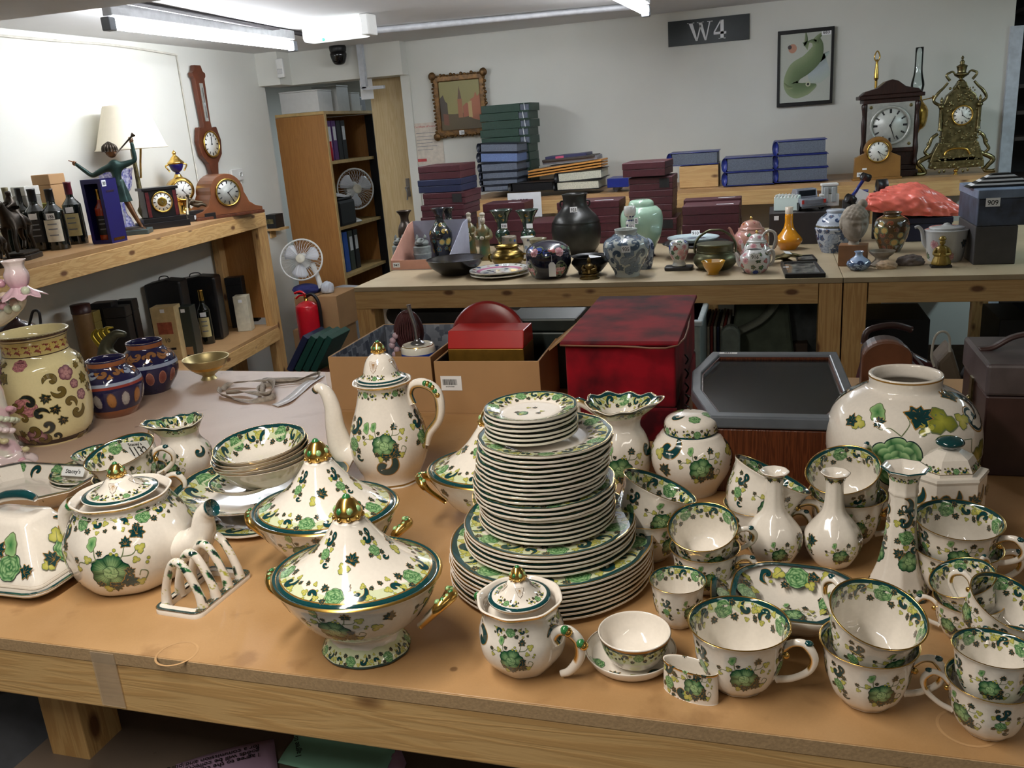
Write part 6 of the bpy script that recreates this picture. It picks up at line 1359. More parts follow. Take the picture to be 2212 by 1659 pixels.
for i,(cx,cy,w,lab) in enumerate(((868,566,36,'grey pot with gaping beast head lid, left one in the pink box'),(915,567,40,'grey pot with gaping beast head lid, right one in the pink box'))):
    t,S,b,P = vase('beast_pot',lab,'pot',cx,cy,[(cy,w*.8),(cy-8,w*.95),(cy-9,w*.9),(cy-20,w),(cy-21,w*.95),(cy-32,w*.96),(cy-36,w*.85)],BZ+.003,STON,seg=24,group='beast headed pots',open_=False)
    r = w*kpx(b)*.5; z = P[-1][1]; m = MB(); m.ball((0,0,z+.012),(r*.8,r*.8,r*.45)); m.ball((0,-r*.4,z+.024),(r*.5,r*.5,r*.28),M=MR(.4,3,'X'))
    for s in (-1,1): m.lathe([(0,0),(r*.2,0),(r*.05,r*.35),(0,r*.36)],8,M=MT((s*r*.45,0,z+.036))); m.ball((s*r*.3,-r*.62,z+.034),r*.12,seg=8,rings=5)
    m.build('beast_head',STON,t); m = MB(); m.ball((0,-r*.72,z+.01),(r*.48,r*.2,r*.12)); m.build('mouth',BLACKI,t)
DKB = mat('dark_bronze_glaze',rgb(62,52,44),.3,.5,var=.35,scale=40)
vase('bottle_vase','brown bottle vase with flared mouth at the back left of the pink box','vase',882,550,[(550,20),(510,34),(490,30),(478,18),(465,20),(456,33)],BZ+.003,DKB,seg=24)
vase('gourd_vase','mottled bronze coloured ovoid vase behind the beast headed pots','vase',905,552,[(552,24),(520,36),(500,40),(488,32),(480,16)],BZ+.003,DKB,seg=24)
t,S,b,P = vase('cloisonne_vase','dark cloisonne vase with flared neck in the pink box','vase',957,560,[(560,30),(548,36),(530,42),(512,50),(498,46),(488,30),(474,18),(462,20),(450,33)],BZ+.003,base=rgb(24,26,30),paint=fill(CLO,.014,4,8,3,8,2),seg=32,group='dark cloisonne vases')
vase('cloisonne_vase','second dark cloisonne vase behind the first in the pink box','vase',976,550,[(550,26),(512,40),(496,38),(484,24),(468,16),(458,18),(449,28)],BZ+.003,base=rgb(26,28,32),paint=fill(CLO,.01,2,5,3,6,4),seg=28,group='dark cloisonne vases')
t,S,b,P = vase('lacquer_bowl','wide black lacquer bowl with worn brown inside at the front left of the bench','bowl',986,592,[(592,60),(586,74),(575,104),(566,116),(558,122)],BZ,mat('black_lacquer',rgb(22,20,18),.25,var=.3),seg=48,depth=.15)
m = MB(); r_,z_ = P[6]; m.lathe([(r_*.965,z_-.001),(r_*.88,z_*.7),(r_*.6,z_*.35),(0,z_*.2)],40); m.build('worn_lining',mat('worn_gilt_lining',rgb(92,80,56),.35,.4,var=.4,scale=18),t)
FIG = mat('green_ochre_glaze',rgb(64,96,72),.3,var=.5,scale=24,col2=rgb(120,92,52)); FACE = mat('biscuit_face',rgb(168,160,144),.6)
def figurine(cx,cy,top,label,ring_=False):
    b = onz(cx,cy,BZ); H_ = zvert(b.x,b.y,top)-BZ; t = thing('figurine',label,'figurine',tuple(b),0,'standing robed figurines'); k = H_/.2
    m = MB(); m.lathe([(0,0),(.024*k,0),(.026*k,.01*k),(.022*k,.05*k),(.024*k,.1*k),(.027*k,.125*k),(.016*k,.142*k),(.009*k,.15*k),(0,.152*k)],20,mod=lambda th,r,z: (r*(1+.06*np.cos(7*th))*np.cos(th),r*.7*(1+.06*np.cos(7*th))*np.sin(th),z)); m.build('robe',FIG,t)
    for s in (-1,1): m = MB(); m.tube([(s*.023*k,0,.128*k),(s*.031*k,-.005*k,.1*k),(s*.012*k,-.024*k,.095*k)],[.008*k,.011*k,.008*k],10); m.build('sleeve',FIG,t)
    m = MB(); m.ball((0,-.002,.165*k),(.0125*k,.0125*k,.016*k)); m.ball((0,-.014*k,.163*k),(.003*k,.003*k,.004*k),seg=6,rings=4); m.ball((0,0,.19*k),(.013*k,.012*k,.009*k)); m.ball((0,0,.18*k),(.010*k,.010*k,.008*k)); m.build('head',FACE,t)
    m = MB(); m.ball((0,-.026*k,.096*k),(.01*k,.006*k,.008*k)); m.build('hands',FACE,t)
    if ring_: m = MB(); m.tube([(.012*k*cos(a),-.029*k,.078*k+.012*k*sin(a)) for a in np.linspace(0,2*PI,12,endpoint=False)],.005*k,8,k=2,closed=True); m.build('disc',mat('ochre_disc',rgb(150,134,90),.4),t); sticker(t,(-.004,-.031*k,.118*k),.02,.018,'946')
figurine(1019,548,458,'green robed figurine holding a disc, left one right of the pink box',True); figurine(1049,562,458,'green robed figurine with clasped hands, right one of the two')
x,y,R,h = rimfit(1078,580,130,.12,BZ); K_ = [(r*R,z*R) for r,z in PLATEP]
for i,(dz,lab) in enumerate(((0,'lower of the two famille rose plates at the front of the bench'),(.014,'upper famille rose plate labelled 931 with pink diaper rim'))):
    t = thing('painted_plate',lab,'plate',(x+.004*(1-i),y,BZ+dz),0,'famille rose plates',rot=(0,0,0)); S = Surf(K_); m = MB(); m.surf(S,48,0,c4(OFFW))
    ring(m,S,S.sc(8.5),S.sc(8.9),rgb(90,60,50),1); ring(m,S,S.sc(10.3),S.sc(11.2),rgb(186,120,150),1,th0=-2.6,th1=-.6 if 0 else 5); scatter(m,S,9,10.2,16,1,FAM+[m_leaf()],.008,3); scatter(m,S,12,13.6,5,2,FAM,.009,5)
    m.build('dish',[CHINA],t,paint=True)
    if i: sticker(t,(0,R*.72,.016),.03,.016,'931',rot=(.5,0,0))
GU = rgb(34,54,46)
for cx,lab in ((1089,'tall green gu shaped vase labelled 938, left of the pair'),(1144,'tall green gu shaped vase with blank label, right of the pair')):
    t,S,b,P = vase('beaker_vase',lab,'vase',cx,548,[(548,28),(535,22),(520,22),(510,32),(500,30),(494,21),(480,24),(465,36),(454,50)],BZ,base=GU,paint=fill(CLO+[m_scroll(rgb(60,110,80),rgb(120,120,60))],.008,6,7,2,10,3),seg=32,group='green beaker vases',wall=.003)
    lot(t,b,cx,488,'938' if cx < 1100 else '',.03,.022,.0,b.y-.03)
t,S,b,P = vase('brush_pot','small cylindrical red patterned pot behind the brass censer','pot',1103,558,[(558,32),(540,32),(512,32)],BZ,base=rgb(120,110,96),paint=fill(FAM,.007,4,8,2,4),seg=28)
BRP = mat('aged_brass_bowl',rgb(120,100,52),.28,1.,var=.3,scale=30)
t,S,b,P = vase('brass_censer','squat brass censer with two loop handles behind the plates','censer',1098,572,[(572,46),(566,62),(556,72),(546,66),(540,52),(536,48),(531,56)],BZ,BRP,seg=36)
for s in (-1,1): m = MB(); r_ = P[4][0]; z_ = P[4][1]; m.tube([(s*r_*.9,0,z_+.012),(s*r_*1.12,0,z_+.014),(s*r_*1.2,0,z_),(s*r_*1.08,0,z_-.014),(s*r_*.92,0,z_-.01)],.0045,8); m.build('handle',BRP,t)
vase('trumpet_vase','small pale vase with blue edged mouth between the green beaker vases and the barrel jar','vase',1142,556,[(556,24),(540,20),(525,20),(512,30)],BZ,base=OFFW,paint=fill(BWP,.008,3,5,2,5),seg=28)
vase('trumpet_vase','small olive vase with wide mouth just behind the barrel jar','vase',1164,562,[(562,24),(545,22),(530,26),(516,40)],BZ,base=rgb(120,116,92),paint=fill(FAM,.008,2,5,2,5),seg=28)
def p_bar(mb,S):
    scatter(mb,S,6.4,8.2,9,2,FAM+[m_leaf(rgb(60,100,90),rgb(80,120,110),rgb(150,120,80))],.016,4); ring(mb,S,S.sc(5.6),S.sc(5.9),rgb(60,60,80),1)
    mm = Mo(); mm.star(lambda a: 1+.1*cos(4*a),rgb(150,150,130),rgb(110,120,100),1,24,(.5,1.))
    for k in range(4): a = -2.35+k*PI/2; decal(mb,S,mm,a,S.sc(3.7),.034); [decal(mb,S,FAM[j % 3],a+.18*cos(j*1.3),S.sc(3.7)+.018*sin(j*2.1),.009,j,off=.0005) for j in range(7)]
t,S,b,P = vase('barrel_jar','dark blue lidded barrel jar with painted panels and a white tag','jar',1187,598,[(598,66),(592,78),(570,96),(552,98),(543,96),(541,96),(534,88),(524,60),(519,20)],BZ,base=rgb(28,30,48),paint=p_bar,seg=48,open_=False)
q = ony(1193,582,b.y-98*kpx(b)/2-.003)-b; m = MB(); m.prism([(-.014,-.028),(.014,-.028),(.014,.018),(.006,.028),(-.006,.028),(-.014,.018)],-.0005,.0005,M=MT(q) @ MR(PI/2,4,'X')); m.build('paper_tag',PAPER,t); m = MB(); m.rod(q+Vector((0,0,.028)),q+Vector((-.001,.004,.055)),.0006,seg=4); m.build('tag_string',PAPER,t)
t,S,b,P = vase('bronze_vase','large dark bronze vase with ring handles labelled 923','vase',1247,546,[(546,72),(528,98),(503,106),(484,104),(468,92),(456,70),(446,56),(436,51),(424,52),(419,56)],BZ,mat('black_bronze',rgb(44,44,42),.32,.5,var=.35,scale=18,bump=.2),seg=48,wall=.005)
for s in (-1,1): m = MB(); r_ = 25*kpx(b); z_ = zvert(b.x,b.y,440)-BZ; m.tube([(s*r_,0,z_+.014),(s*(r_+.014),0,z_+.01),(s*(r_+.014),0,z_-.008),(s*r_,0,z_-.014)],.004,8); m.build('handle',mat('black_bronze',rgb(44,44,42)),t)
lot(t,b,1239,453,'923',.034,.025,0,b.y-28*kpx(b)-.012)
BKB = mat('black_bronze_censer',rgb(28,28,30),.35,.4,var=.3)
t,S,b,P = vase('tripod_censer','low black tripod censer behind the gilt seated figure','censer',1275,585,[(580,50),(574,70),(566,80),(560,74),(556,70),(552,80)],BZ+.014,BKB,seg=36)
for i in range(3): a = -PI/2+.5+i*2*PI/3; m = MB(); m.lathe([(0,0),(.006,0),(.009,.02),(.012,.03),(0,.034)],10,M=MT((.042*cos(a),.042*sin(a),-.014))); m.build('foot',BKB,t)
lb_ = sticker(t,(.02,.01,.052),.05,.022,'',rot=(.6,.2,.4))
b = onz(1274,602,BZ); t = thing('seated_deity','small gilt bronze seated figure at the front of the bench','figurine',tuple(b)); GB = mat('dark_gilt_bronze',rgb(92,74,36),.32,.8,var=.5,scale=40,bump=.3); k = (zvert(b.x,b.y,557)-BZ)/.08
m = MB(); m.lathe([(0,0),(.036*k,0),(.038*k,.006*k),(.03*k,.012*k),(.034*k,.018*k),(0,.02*k)],24,mod=lambda th,r,z: (r*np.cos(th),r*.75*np.sin(th),z)); m.build('lotus_base',GB,t)
m = MB(); m.ball((0,0,.026*k),(.032*k,.02*k,.012*k)); m.lathe([(.022*k,.024*k),(.018*k,.04*k),(.02*k,.05*k),(.01*k,.058*k),(.006*k,.062*k)],14); 
for s in (-1,1): m.tube([(s*.018*k,0,.052*k),(s*.026*k,-.004*k,.038*k),(s*.008*k,-.018*k,.034*k)],.006*k,8)
m.build('body',GB,t); m = MB(); m.ball((0,-.001,.069*k),(.0085*k,.0085*k,.011*k)); m.ball((0,0,.08*k),.004*k,seg=8,rings=5); m.build('head',GB,t)
t,S,b,P = vase('blue_white_jar','round shouldered blue and white jar labelled 935 at the front of the bench','jar',1355,595,[(595,54),(585,56),(565,78),(545,97),(530,100),(518,90),(508,56),(503,47),(495,50)],BZ,base=rgb(176,182,178),paint=fill(BWG,.022,5,10,3,8.5,7),seg=48,wall=.005)
lot(t,b,1352,538,'935',.034,.026,0,b.y-50*kpx(b)-.002)
vase('blue_white_jar','small blue and white jar half hidden behind the jar labelled 935','jar',1392,580,[(580,30),(560,40),(535,44),(522,38),(516,26)],BZ,base=rgb(160,172,190),paint=fill(BWP,.017,4,8,2,5,8),seg=28)
CEL = mat('celadon_glaze',rgb(156,186,164),.12,var=.04,coat=.5)
t,S,b,P = vase('celadon_jar','tall plain celadon green lidded jar in the middle of the bench','jar',1388,548,[(548,48),(535,56),(510,80),(480,91),(460,88),(450,74),(445,56)],BZ+.012,CEL,seg=48,open_=False)
z_ = P[-1][1]; r_ = 26*kpx(b); m = MB(); m.lathe([(r_*1.05,z_-.004),(r_*1.02,z_+.012),(r_*.9,z_+.022),(r_*.6,z_+.028),(0,z_+.029)],32); m.build('lid',CEL,t)
m = MB(); m.lathe([(0,-.012),(.05,-.012),(.052,-.004),(.046,0),(0,0)],28); [m.ball((.048*cos(a),.048*sin(a),-.008),(.01,.01,.005),seg=8,rings=5) for a in (0,1.57,3.14,4.71)]; m.build('wood_stand',ROSEW,t)
def lat(mb,S):
    for r_ in range(5):
        for j in range(9): decal(mb,S,DIAM,2*PI*(j+.5*(r_ % 2))/9,S.sc(4.2)+(S.sc(7.6)-S.sc(4.2))*r_/4,.0062)
DIAM = Mo(); DIAM.star(lambda a: .95,rgb(40,56,110),rgb(40,56,110),1,4,(1.,))
t,S,b,P = vase('lattice_vase','slender blue and white lattice stem vase in front of the celadon jar','vase',1364,566,[(566,22),(540,18),(510,16),(492,18),(480,20),(472,12),(464,24),(454,27),(446,24)],BZ,base=OFFW,paint=lat,seg=24,wall=.003)
lot(t,b,1374,477,'0',.018,.026,0,b.y-.025); lot(t,b,1364,489,'933',.03,.016,0,b.y-.03)
# right half
CARV = mat('carved_blackwood',rgb(26,24,26),.4,var=.3)
b = onz(1503,555,BZ); k = kpx(b); zd = ony(1500,524,b.y).z-BZ; t = thing('wooden_stand','carved dark wood stand carrying a blue and white dish','stand',tuple(b))
m = MB(); m.lathe([(0,zd-.012),(54*k,zd-.01),(66*k,zd-.002),(66*k,zd+.002),(0,zd)],40,mod=lambda th,r,z: (r*(1+.03*np.cos(16*th))*np.cos(th),r*(1+.03*np.cos(16*th))*np.sin(th),z)); m.build('top',CARV,t)
for i in range(5): a = -PI/2+.3+2*PI*i/5; m = MB(); m.tube([(36*k*cos(a),36*k*sin(a),zd-.008),(42*k*cos(a),42*k*sin(a),zd*.5),(34*k*cos(a),34*k*sin(a),.004),(40*k*cos(a),40*k*sin(a),.004)],[.008,.006,.005,.006],8); m.build('leg',CARV,t)
t = thing('footed_dish','shallow blue and white dish on the carved dark stand','dish',(b.x-.01,b.y,BZ+zd+.003)); S = Surf([(0,0),(30*k,0),(48*k,.008),(55*k,.02),(53*k,.021),(44*k,.012),(0,.008)]); m = MB(); m.surf(S,40,0,c4(rgb(186,204,208))); scatter(m,S,4.6,5.8,7,1,BWP,.016,2); m.build('dish',[CHINA],t,paint=True); sticker(t,(.005,.055,.03),.036,.026,'910',rot=(1.0,0,0))
b = onz(1467,582,BZ); k = kpx(b); t = thing('wooden_plinth','black rounded wooden plinth under the small painted vase','stand',tuple(b)); MB().prism(roundrect(60*k,40*k,.014,4),0,.014).build('block',CARV,t,bevel=.003)
b2 = Vector((b.x,b.y,BZ+.0145)); t = thing('painted_vase','small egg shaped vase painted with pink figures on its black plinth','vase',tuple(b2)); hh = zvert(b.x,b.y,517)-b2.z
S = Surf([(0,0),(14*k,0),(13*k,.012),(12*k,.018),(18*k,hh*.4),(21*k,hh*.65),(19*k,hh*.88),(10*k,hh*.99),(0,hh)]); m = MB(); m.surf(S,32,0,c4(OFFW)); scatter(m,S,3.4,6.6,7,4,FAM,.012,6); m.build('body',[CHINA],t,paint=True); sticker(t,(-.004,-19*k,hh*.84),.034,.02,'')
PEW = mat('greenish_pewter',rgb(96,96,72),.35,.8,var=.2,scale=40)
t,S,b,P = vase('hand_warmer','greenish metal hand warmer with tall arched handle','hand warmer',1545,580,[(580,62),(576,74),(566,90),(556,92),(548,84),(543,76),(540,76)],BZ,PEW,seg=40,open_=False)
z_ = P[-1][1]; r_ = 38*kpx(b); m = MB(); m.lathe([(r_*1.02,z_),(r_*1.02,z_+.02),(r_*.98,z_+.026),(0,z_+.03)],36); m.build('lid',PEW,t)
zt_ = zvert(b.x,b.y,497)-BZ; m = MB(); m.tube([(-r_*1.12,0,z_-.01),(-r_*1.12,0,z_+.02),(-r_*.9,0,zt_*.82),(-r_*.4,0,zt_*.98),(0,0,zt_),(r_*.4,0,zt_*.98),(r_*.9,0,zt_*.82),(r_*1.12,0,z_+.02),(r_*1.12,0,z_-.01)],.0048,8,flat=1.6); m.build('handle',PEW,t)
t,S,b,P = vase('yellow_bowl','small yellow bowl with white label in front of the hand warmer','bowl',1541,592,[(592,24),(588,24),(580,36),(572,44),(564,51)],BZ,mat('yellow_glaze',rgb(190,140,34),.15,var=.08,coat=.5),seg=32); lot(t,b,1546,566,'',.03,.022,0,b.y+.005)
def teapot2(name,label,cx,cy,rows,lidtop,base,mos,sp,hd,num=None,gold=rgb(120,100,60)):
    t,S,b,P = vase(name,label,'teapot',cx,cy,rows,BZ,base=base,paint=fill(mos,.011,4,9,2,6,9),seg=36,open_=lidtop is None,wall=.003,depth=.3)
    if lidtop:
        z_ = P[-1][1]; r_ = P[-2][0]; zl = zvert(b.x,b.y,lidtop)-BZ; m = MB(); S_ = Surf([(r_*1.08,z_-.001),(r_*1.1,z_+.003),(r_*.95,z_+.006),(r_*.7,z_+(zl-z_)*.5),(r_*.15,z_+(zl-z_)*.68),(0,z_+(zl-z_)*.7)]); m.surf(S_,32,0,c4(base)); scatter(m,S_,2.2,3.6,5,1,mos,.008,3); l = m.build('lid',[CHINA],t,paint=True)
        m = MB(); m.ball((0,0,z_+(zl-z_)*.8),(.006,.006,(zl-z_)*.16),0,GOLD,10,6); m.build('knob',[CHINA],l,paint=True)
    m = MB(); m.tube([ony(x,y,b.y)-b for x,y in sp],[.009,.007,.006,.005],10,0,c4(base)); m.build('spout',[CHINA],t,paint=True)
    m = MB(); m.tube([ony(x,y,b.y)-b for x,y in hd],.0052,10,0,c4(mixc(base,gold,.35))); m.build('handle',[CHINA],t,paint=True)
    if num: lot(t,b,num[1],num[2],num[0],.034,.024,0,b.y-32*kpx(b)*1.02)
    return t
teapot2('painted_teapot','larger iron red painted teapot at the back with pointed gilt knob',1622,550,[(550,46),(542,60),(525,72),(508,70),(498,56),(494,50)],466,rgb(176,130,116),FAM+[m_leaf(rgb(150,70,40),rgb(150,70,40),rgb(180,140,60))],[(1592,530),(1584,510),(1578,496),(1573,492)],[(1652,505),(1664,498),(1676,506),(1676,530),(1662,542),(1652,540)])
teapot2('painted_teapot','middle white teapot with gilt beast knob and tall loop handle',1634,572,[(572,40),(562,56),(545,62),(530,50),(522,38)],496,rgb(206,204,200),FAM,[(1612,550),(1606,540),(1604,526)],[(1646,520),(1650,506),(1660,498),(1672,502),(1675,518),(1668,540),(1660,552)])
teapot2('painted_teapot','small round teapot labelled 916 without its lid at the front',1630,588,[(588,40),(580,54),(565,65),(552,62),(543,44),(539,34)],None,rgb(200,198,196),FAM+[m_leaf(rgb(70,90,70),rgb(60,80,70),rgb(120,120,90))],[(1600,574),(1594,564),(1592,552),(1588,546)],[(1656,545),(1668,540),(1672,552),(1668,568),(1656,574)],('916',1631,555))
t,S,b,P = vase('yellow_vase','plain bright yellow bottle vase with long neck and pale mouth','vase',1703,538,[(538,32),(534,38),(522,56),(514,54),(504,38),(494,24),(480,17),(462,16)],BZ,mat('imperial_yellow_glaze',rgb(206,136,12),.12,var=.08,coat=.6),seg=40,open_=False)
z_ = P[-1][1]; m = MB(); m.lathe([(P[-2][0],z_),(P[-2][0]*1.05,zvert(b.x,b.y,447)-BZ),(P[-2][0]*.8,zvert(b.x,b.y,447)-BZ),(0,z_+.004)],24,k=1); m.build('mouth_rim',mat('pale_mouth',rgb(206,190,170),.3),t)
b = onz(1700,566,BZ); t = thing('leaf_dish','gilt leaf shaped dish with a white tag in front of the yellow vase','dish',tuple(b),.3)
m = MB(); V = []; F = []
for i in range(9):
    for j in range(7):
        u,v = i/8-.5,j/6-.5; w_ = cos(u*PI)**.6 if abs(u) < .5 else 0; V.append((u*.12,v*.07*w_,.016+.016*abs(v*2)*w_+.012*u+.003*sin(14*u)))
for i in range(8):
    for j in range(6): a = i*7+j; F.append((a,a+7,a+8,a+1))
m.add(V,F); o = m.build('leaf',GILT if 0 else OLDBR,t); s_ = o.modifiers.new('s','SOLIDIFY'); s_.thickness = .003
m = MB(); m.lathe([(0,0),(.022,0),(.02,.006),(.008,.012),(0,.016)],14); m.build('foot',OLDBR,t); sticker(t,(.0,-.005,.038),.036,.018,'',rot=(.5,.2,.5))
def lyingframe(px,label,mt,h=.012,z=BZ):
    c = [onz(x,y,z+h) for x,y in px]; cc = sum(c,Vector())/4; t = thing('framed_plaque',label,'picture',(cc.x,cc.y,z)); P = [(p.x-cc.x,p.y-cc.y) for p in c]
    wallring(MB(),P,1,.82,0,h).build('frame',BLACKP,t,bevel=.002); MB().prism(scl(P,.83),.001,h-.004).build('picture',mt,t); return t
SCN = mat('grisaille_scene',rgb(40,42,46),.15,var=.5,scale=40,col2=rgb(130,128,120))
t = lyingframe(((1696,592),(1784,590),(1762,563),(1686,565)),'black framed dark plaque lying flat at the front of the bench',SCN,.016); sticker(t,(-.055,.0,.0175),.02,.012,'',rot=(0,0,0))
lyingframe(((1722,562),(1766,560),(1756,549),(1718,551)),'black frame with oval opening lying behind the larger plaque',SCN,.01)
t,S,b,P = vase('blue_white_jar','large lidded blue and white jar with painted figures beside the stone head','jar',1803,543,[(543,54),(530,66),(515,76),(500,80),(488,80)],BZ,base=rgb(170,178,190),paint=fill(BWP,.018,4,11,2,6,11),seg=44,open_=False)
z_ = P[-1][1]; r_ = 40*kpx(b); m = MB(); zl = zvert(b.x,b.y,452)-BZ; S_ = Surf([(r_*1.02,z_),(r_*1.02,z_+.006),(r_*.98,z_+.01),(r_*.85,z_+(zl-z_)*.45),(r_*.5,z_+(zl-z_)*.78),(r_*.46,z_+(zl-z_)*.8),(r_*.48,zl),(0,zl+.002)]); m.surf(S_,40,0,c4(rgb(176,184,196))); scatter(m,S_,2.5,4,8,2,BWP,.013,5); ring(m,S_,0,S_.sc(1.4),rgb(96,92,76),1); m.build('lid',[CHINA],t,paint=True)
# stone head
b = onz(1842,572,BZ); k = kpx(b); t = thing('antique_bust','weathered pale stone head mounted on a brown wooden block','sculpture',tuple(b),-.15)
MB().box(-.05,.05,-.035,.035,0,.078).build('block',mat('varnished_block',rgb(132,92,58),.5,var=.1),t,bevel=.002); m = MB(); m.rod((0,0,.078),(0,0,.1),.02,.016,seg=14); m.build('neck_rod',mat('stone',rgb(150,140,126),.9,var=.2,scale=50,bump=.8),t)
bm_ = bmesh.new(); bmesh.ops.create_icosphere(bm_,subdivisions=5,radius=1); rr_ = RND(2); KK = [(Vector((rr_.gauss(0,1),rr_.gauss(0,1),rr_.gauss(0,1)))*7,rr_.uniform(0,6)) for _ in range(8)]
for v in bm_.verts:
    p = v.co.copy(); x,y,z = p; d = sum(sin(p.dot(q)+f) for q,f in KK)/8*.035
    q = Vector((x*(.86-.16*(z < 0)*-z),y*1.02,z*1.22)); g = lambda cx,cz,sx,sz: math.exp(-((x-cx)/sx)**2-((z-cz)/sz)**2) if y < 0 else 0
    q.y -= .24*g(0,-.12,.11,.26)+.05*g(0,-.62,.26,.08)+.05*g(0,-.5,.22,.05)+.1*g(0,-.86,.22,.12)-.15*g(.33,.08,.17,.1)-.15*g(-.33,.08,.17,.1)-.05*g(0,-.56,.22,.03)+.1*g(0,.24,.6,.07)+.05*g(.45,-.3,.2,.2)+.05*g(-.45,-.3,.2,.2)
    if z > .42 or (y > 0 and z > -.3): q *= 1.09+.035*sin(18*x)*sin(16*y+14*z)
    if z < -.75 and y > 0: q.y *= .8
    v.co = (q*(1+d))*.055
for s in (-1,1): bmesh.ops.create_uvsphere(bm_,u_segments=8,v_segments=6,radius=.011,matrix=MT((s*.046,.004,-.004)) @ Matrix.Diagonal((.4,.7,1.3,1)))
bmesh.ops.create_uvsphere(bm_,u_segments=12,v_segments=8,radius=.018,matrix=MT((.028,.01,.07)))
me = bpy.data.meshes.new('head'); bm_.to_mesh(me); bm_.free(); me.materials.append(mat('stone',rgb(150,140,126))); me.polygons.foreach_set('use_smooth',[True]*len(me.polygons)); o = bpy.data.objects.new('head',me); COL.objects.link(o); o.parent = t; o.location = (0,0,.152); o.rotation_euler = (.1,0,.45)
vase('squat_vase','tiny squat blue and white vase with narrow neck in front of the stone head','vase',1854,583,[(583,26),(578,40),(570,50),(562,42),(554,20),(548,14),(543,20)],BZ,base=rgb(150,170,200),paint=fill(BWP,.016,3,8,2,5,3),seg=28,wall=.003)
def p_sat(mb,S): scatter(mb,S,2.5,6,11,5,[m_leaf(rgb(120,70,40),rgb(90,50,30),rgb(160,120,60)),m_dot(rgb(180,150,90)),m_pale(rgb(150,160,170),rgb(110,110,110)),m_scroll(rgb(120,60,40),rgb(150,110,60))],.012,4); ring(mb,S,S.sc(6.6),S.sc(7.2),GOLD,1)
vase('satsuma_vase','brown and gold ovoid vase with figures right of the stone head','vase',1923,543,[(543,40),(530,50),(505,70),(488,74),(474,64),(467,44),(463,34),(458,40)],BZ,base=rgb(74,56,34),paint=p_sat,seg=40)
t,S,b,P = vase('stone_cup','pale stone footed cup among the shells on the bench','cup',1904,574,[(574,34),(570,46),(562,30),(556,28),(548,46),(542,54)],BZ,mat('stone',rgb(150,140,126)),seg=28)
for cx,cy,sx,sy,lab,c in ((1915,580,.032,.018,'pale folded shell at the front edge of the bench',rgb(190,164,134)),(1966,572,.04,.022,'dark grey white shell right of the folded one',rgb(110,100,96))):
    p = onz(cx,cy,BZ); blob('sea_shell',lab,'shell',(p.x,p.y,BZ+sy*.55),(sx,sx*.7,sy),mat('shell_%d' % cx,c,.5,var=.3,scale=60),cx,.5,4,4)
def p_pot(mb,S): scatter(mb,S,1.5,4.5,4,2,FAM[:2]+[m_scroll(rgb(80,90,110),rgb(120,130,130)),m_leaf(rgb(70,80,90),rgb(60,80,90),rgb(120,110,100))],.018,12)
t,S,b,P = vase('wine_pot','white cylindrical porcelain wine pot with short spout behind the seated gilt figure','teapot',2040,562,[(562,66),(545,74),(520,80),(500,84),(494,80)],BZ,base=rgb(188,190,190),paint=p_pot,seg=40,open_=False)
z_ = P[-1][1]; r_ = P[-2][0]; m = MB(); m.lathe([(r_*.85,z_),(r_*.85,z_+.008),(r_*.3,z_+.012),(r_*.12,z_+.02),(0,z_+.022)],28,0,c4(rgb(196,198,198))); m.build('lid',[CHINA],t,paint=True)
m = MB(); m.tube([ony(x,y,b.y)-b for x,y in ((2006,535),(1996,522),(1992,500),(1984,490),(1976,492))],[.012,.009,.007,.006,.005],12,0,c4(rgb(190,192,192))); m.build('spout',[CHINA],t,paint=True)
b = onz(2032,577,BZ); t = thing('gilt_figure','seated gilt and green figure on a dark base at the right of the bench','figurine',tuple(b)); k = (zvert(b.x,b.y,512)-BZ)/.11
MB().box(-.035*k,.035*k,-.02*k,.02*k,0,.009).build('base',BLACKP,t,bevel=.002); OG = mat('ochre_gilt',rgb(140,116,50),.35,.4,var=.3,scale=30)
m = MB(); m.lathe([(0,.009),(.028*k,.009),(.03*k,.02*k),(.022*k,.045*k),(.02*k,.07*k),(.008*k,.08*k),(0,.082*k)],20,mod=lambda th,r,z: (r*(1+.08*np.cos(6*th))*np.cos(th),r*.8*(1+.08*np.cos(6*th))*np.sin(th),z)); [m.tube([(s*.018*k,0,.07*k),(s*.026*k,-.006*k,.05*k),(s*.006*k,-.02*k,.048*k)],.006*k,8) for s in (-1,1)]; m.build('robe',OG,t)
m = MB(); m.ball((0,-.002,.092*k),(.01*k,.01*k,.012*k)); m.lathe([(.012*k,.1*k),(.013*k,.104*k),(.008*k,.112*k),(0,.114*k)],12); m.build('head',OG,t)
# boxes at the right
def cbox(name,label,cat,fl,fr,topy,y,dep,m,z0=BZ,lid=None,group=None,bevel=.003):
    a,b_ = ony(fl,topy,y),ony(fr,topy,y); t = thing(name,label,cat,((a.x+b_.x)/2,y,z0),0,group); w = (b_.x-a.x)/2; h = a.z-z0
    MB().box(-w,w,0,dep,0,h*(.75 if lid else 1)).build('body',m,t,bevel=bevel)
    if lid: MB().box(-w-.003,w+.003,-.003,dep+.003,h*.755,h).build('lid',lid,t,bevel=bevel)
    return t,w,h
DB = mat('dark_grey_card',rgb(62,60,60),.6); y9 = onz(2116,572,BZ).y
t,w,h = cbox('grey_box','plain dark grey box under the one labelled 909','box',2108,2200,490,y9,.3,DB)
z9 = BZ+h; t,w,h = cbox('fabric_box','blue grey cloth covered box labelled 909 at the right end of the bench','box',2116,2240,411,y9,.33,mat('blue_grey_brocade',rgb(66,76,96),.6,var=.5,scale=16,col2=rgb(38,40,48)),z0=z9+.001,lid=mat('blue_grey_top',rgb(110,124,146),.5,var=.3,scale=14)); sticker(t,(-w*.5,-.0045,h*.66),.045,.03,'909')
m = MB(); 
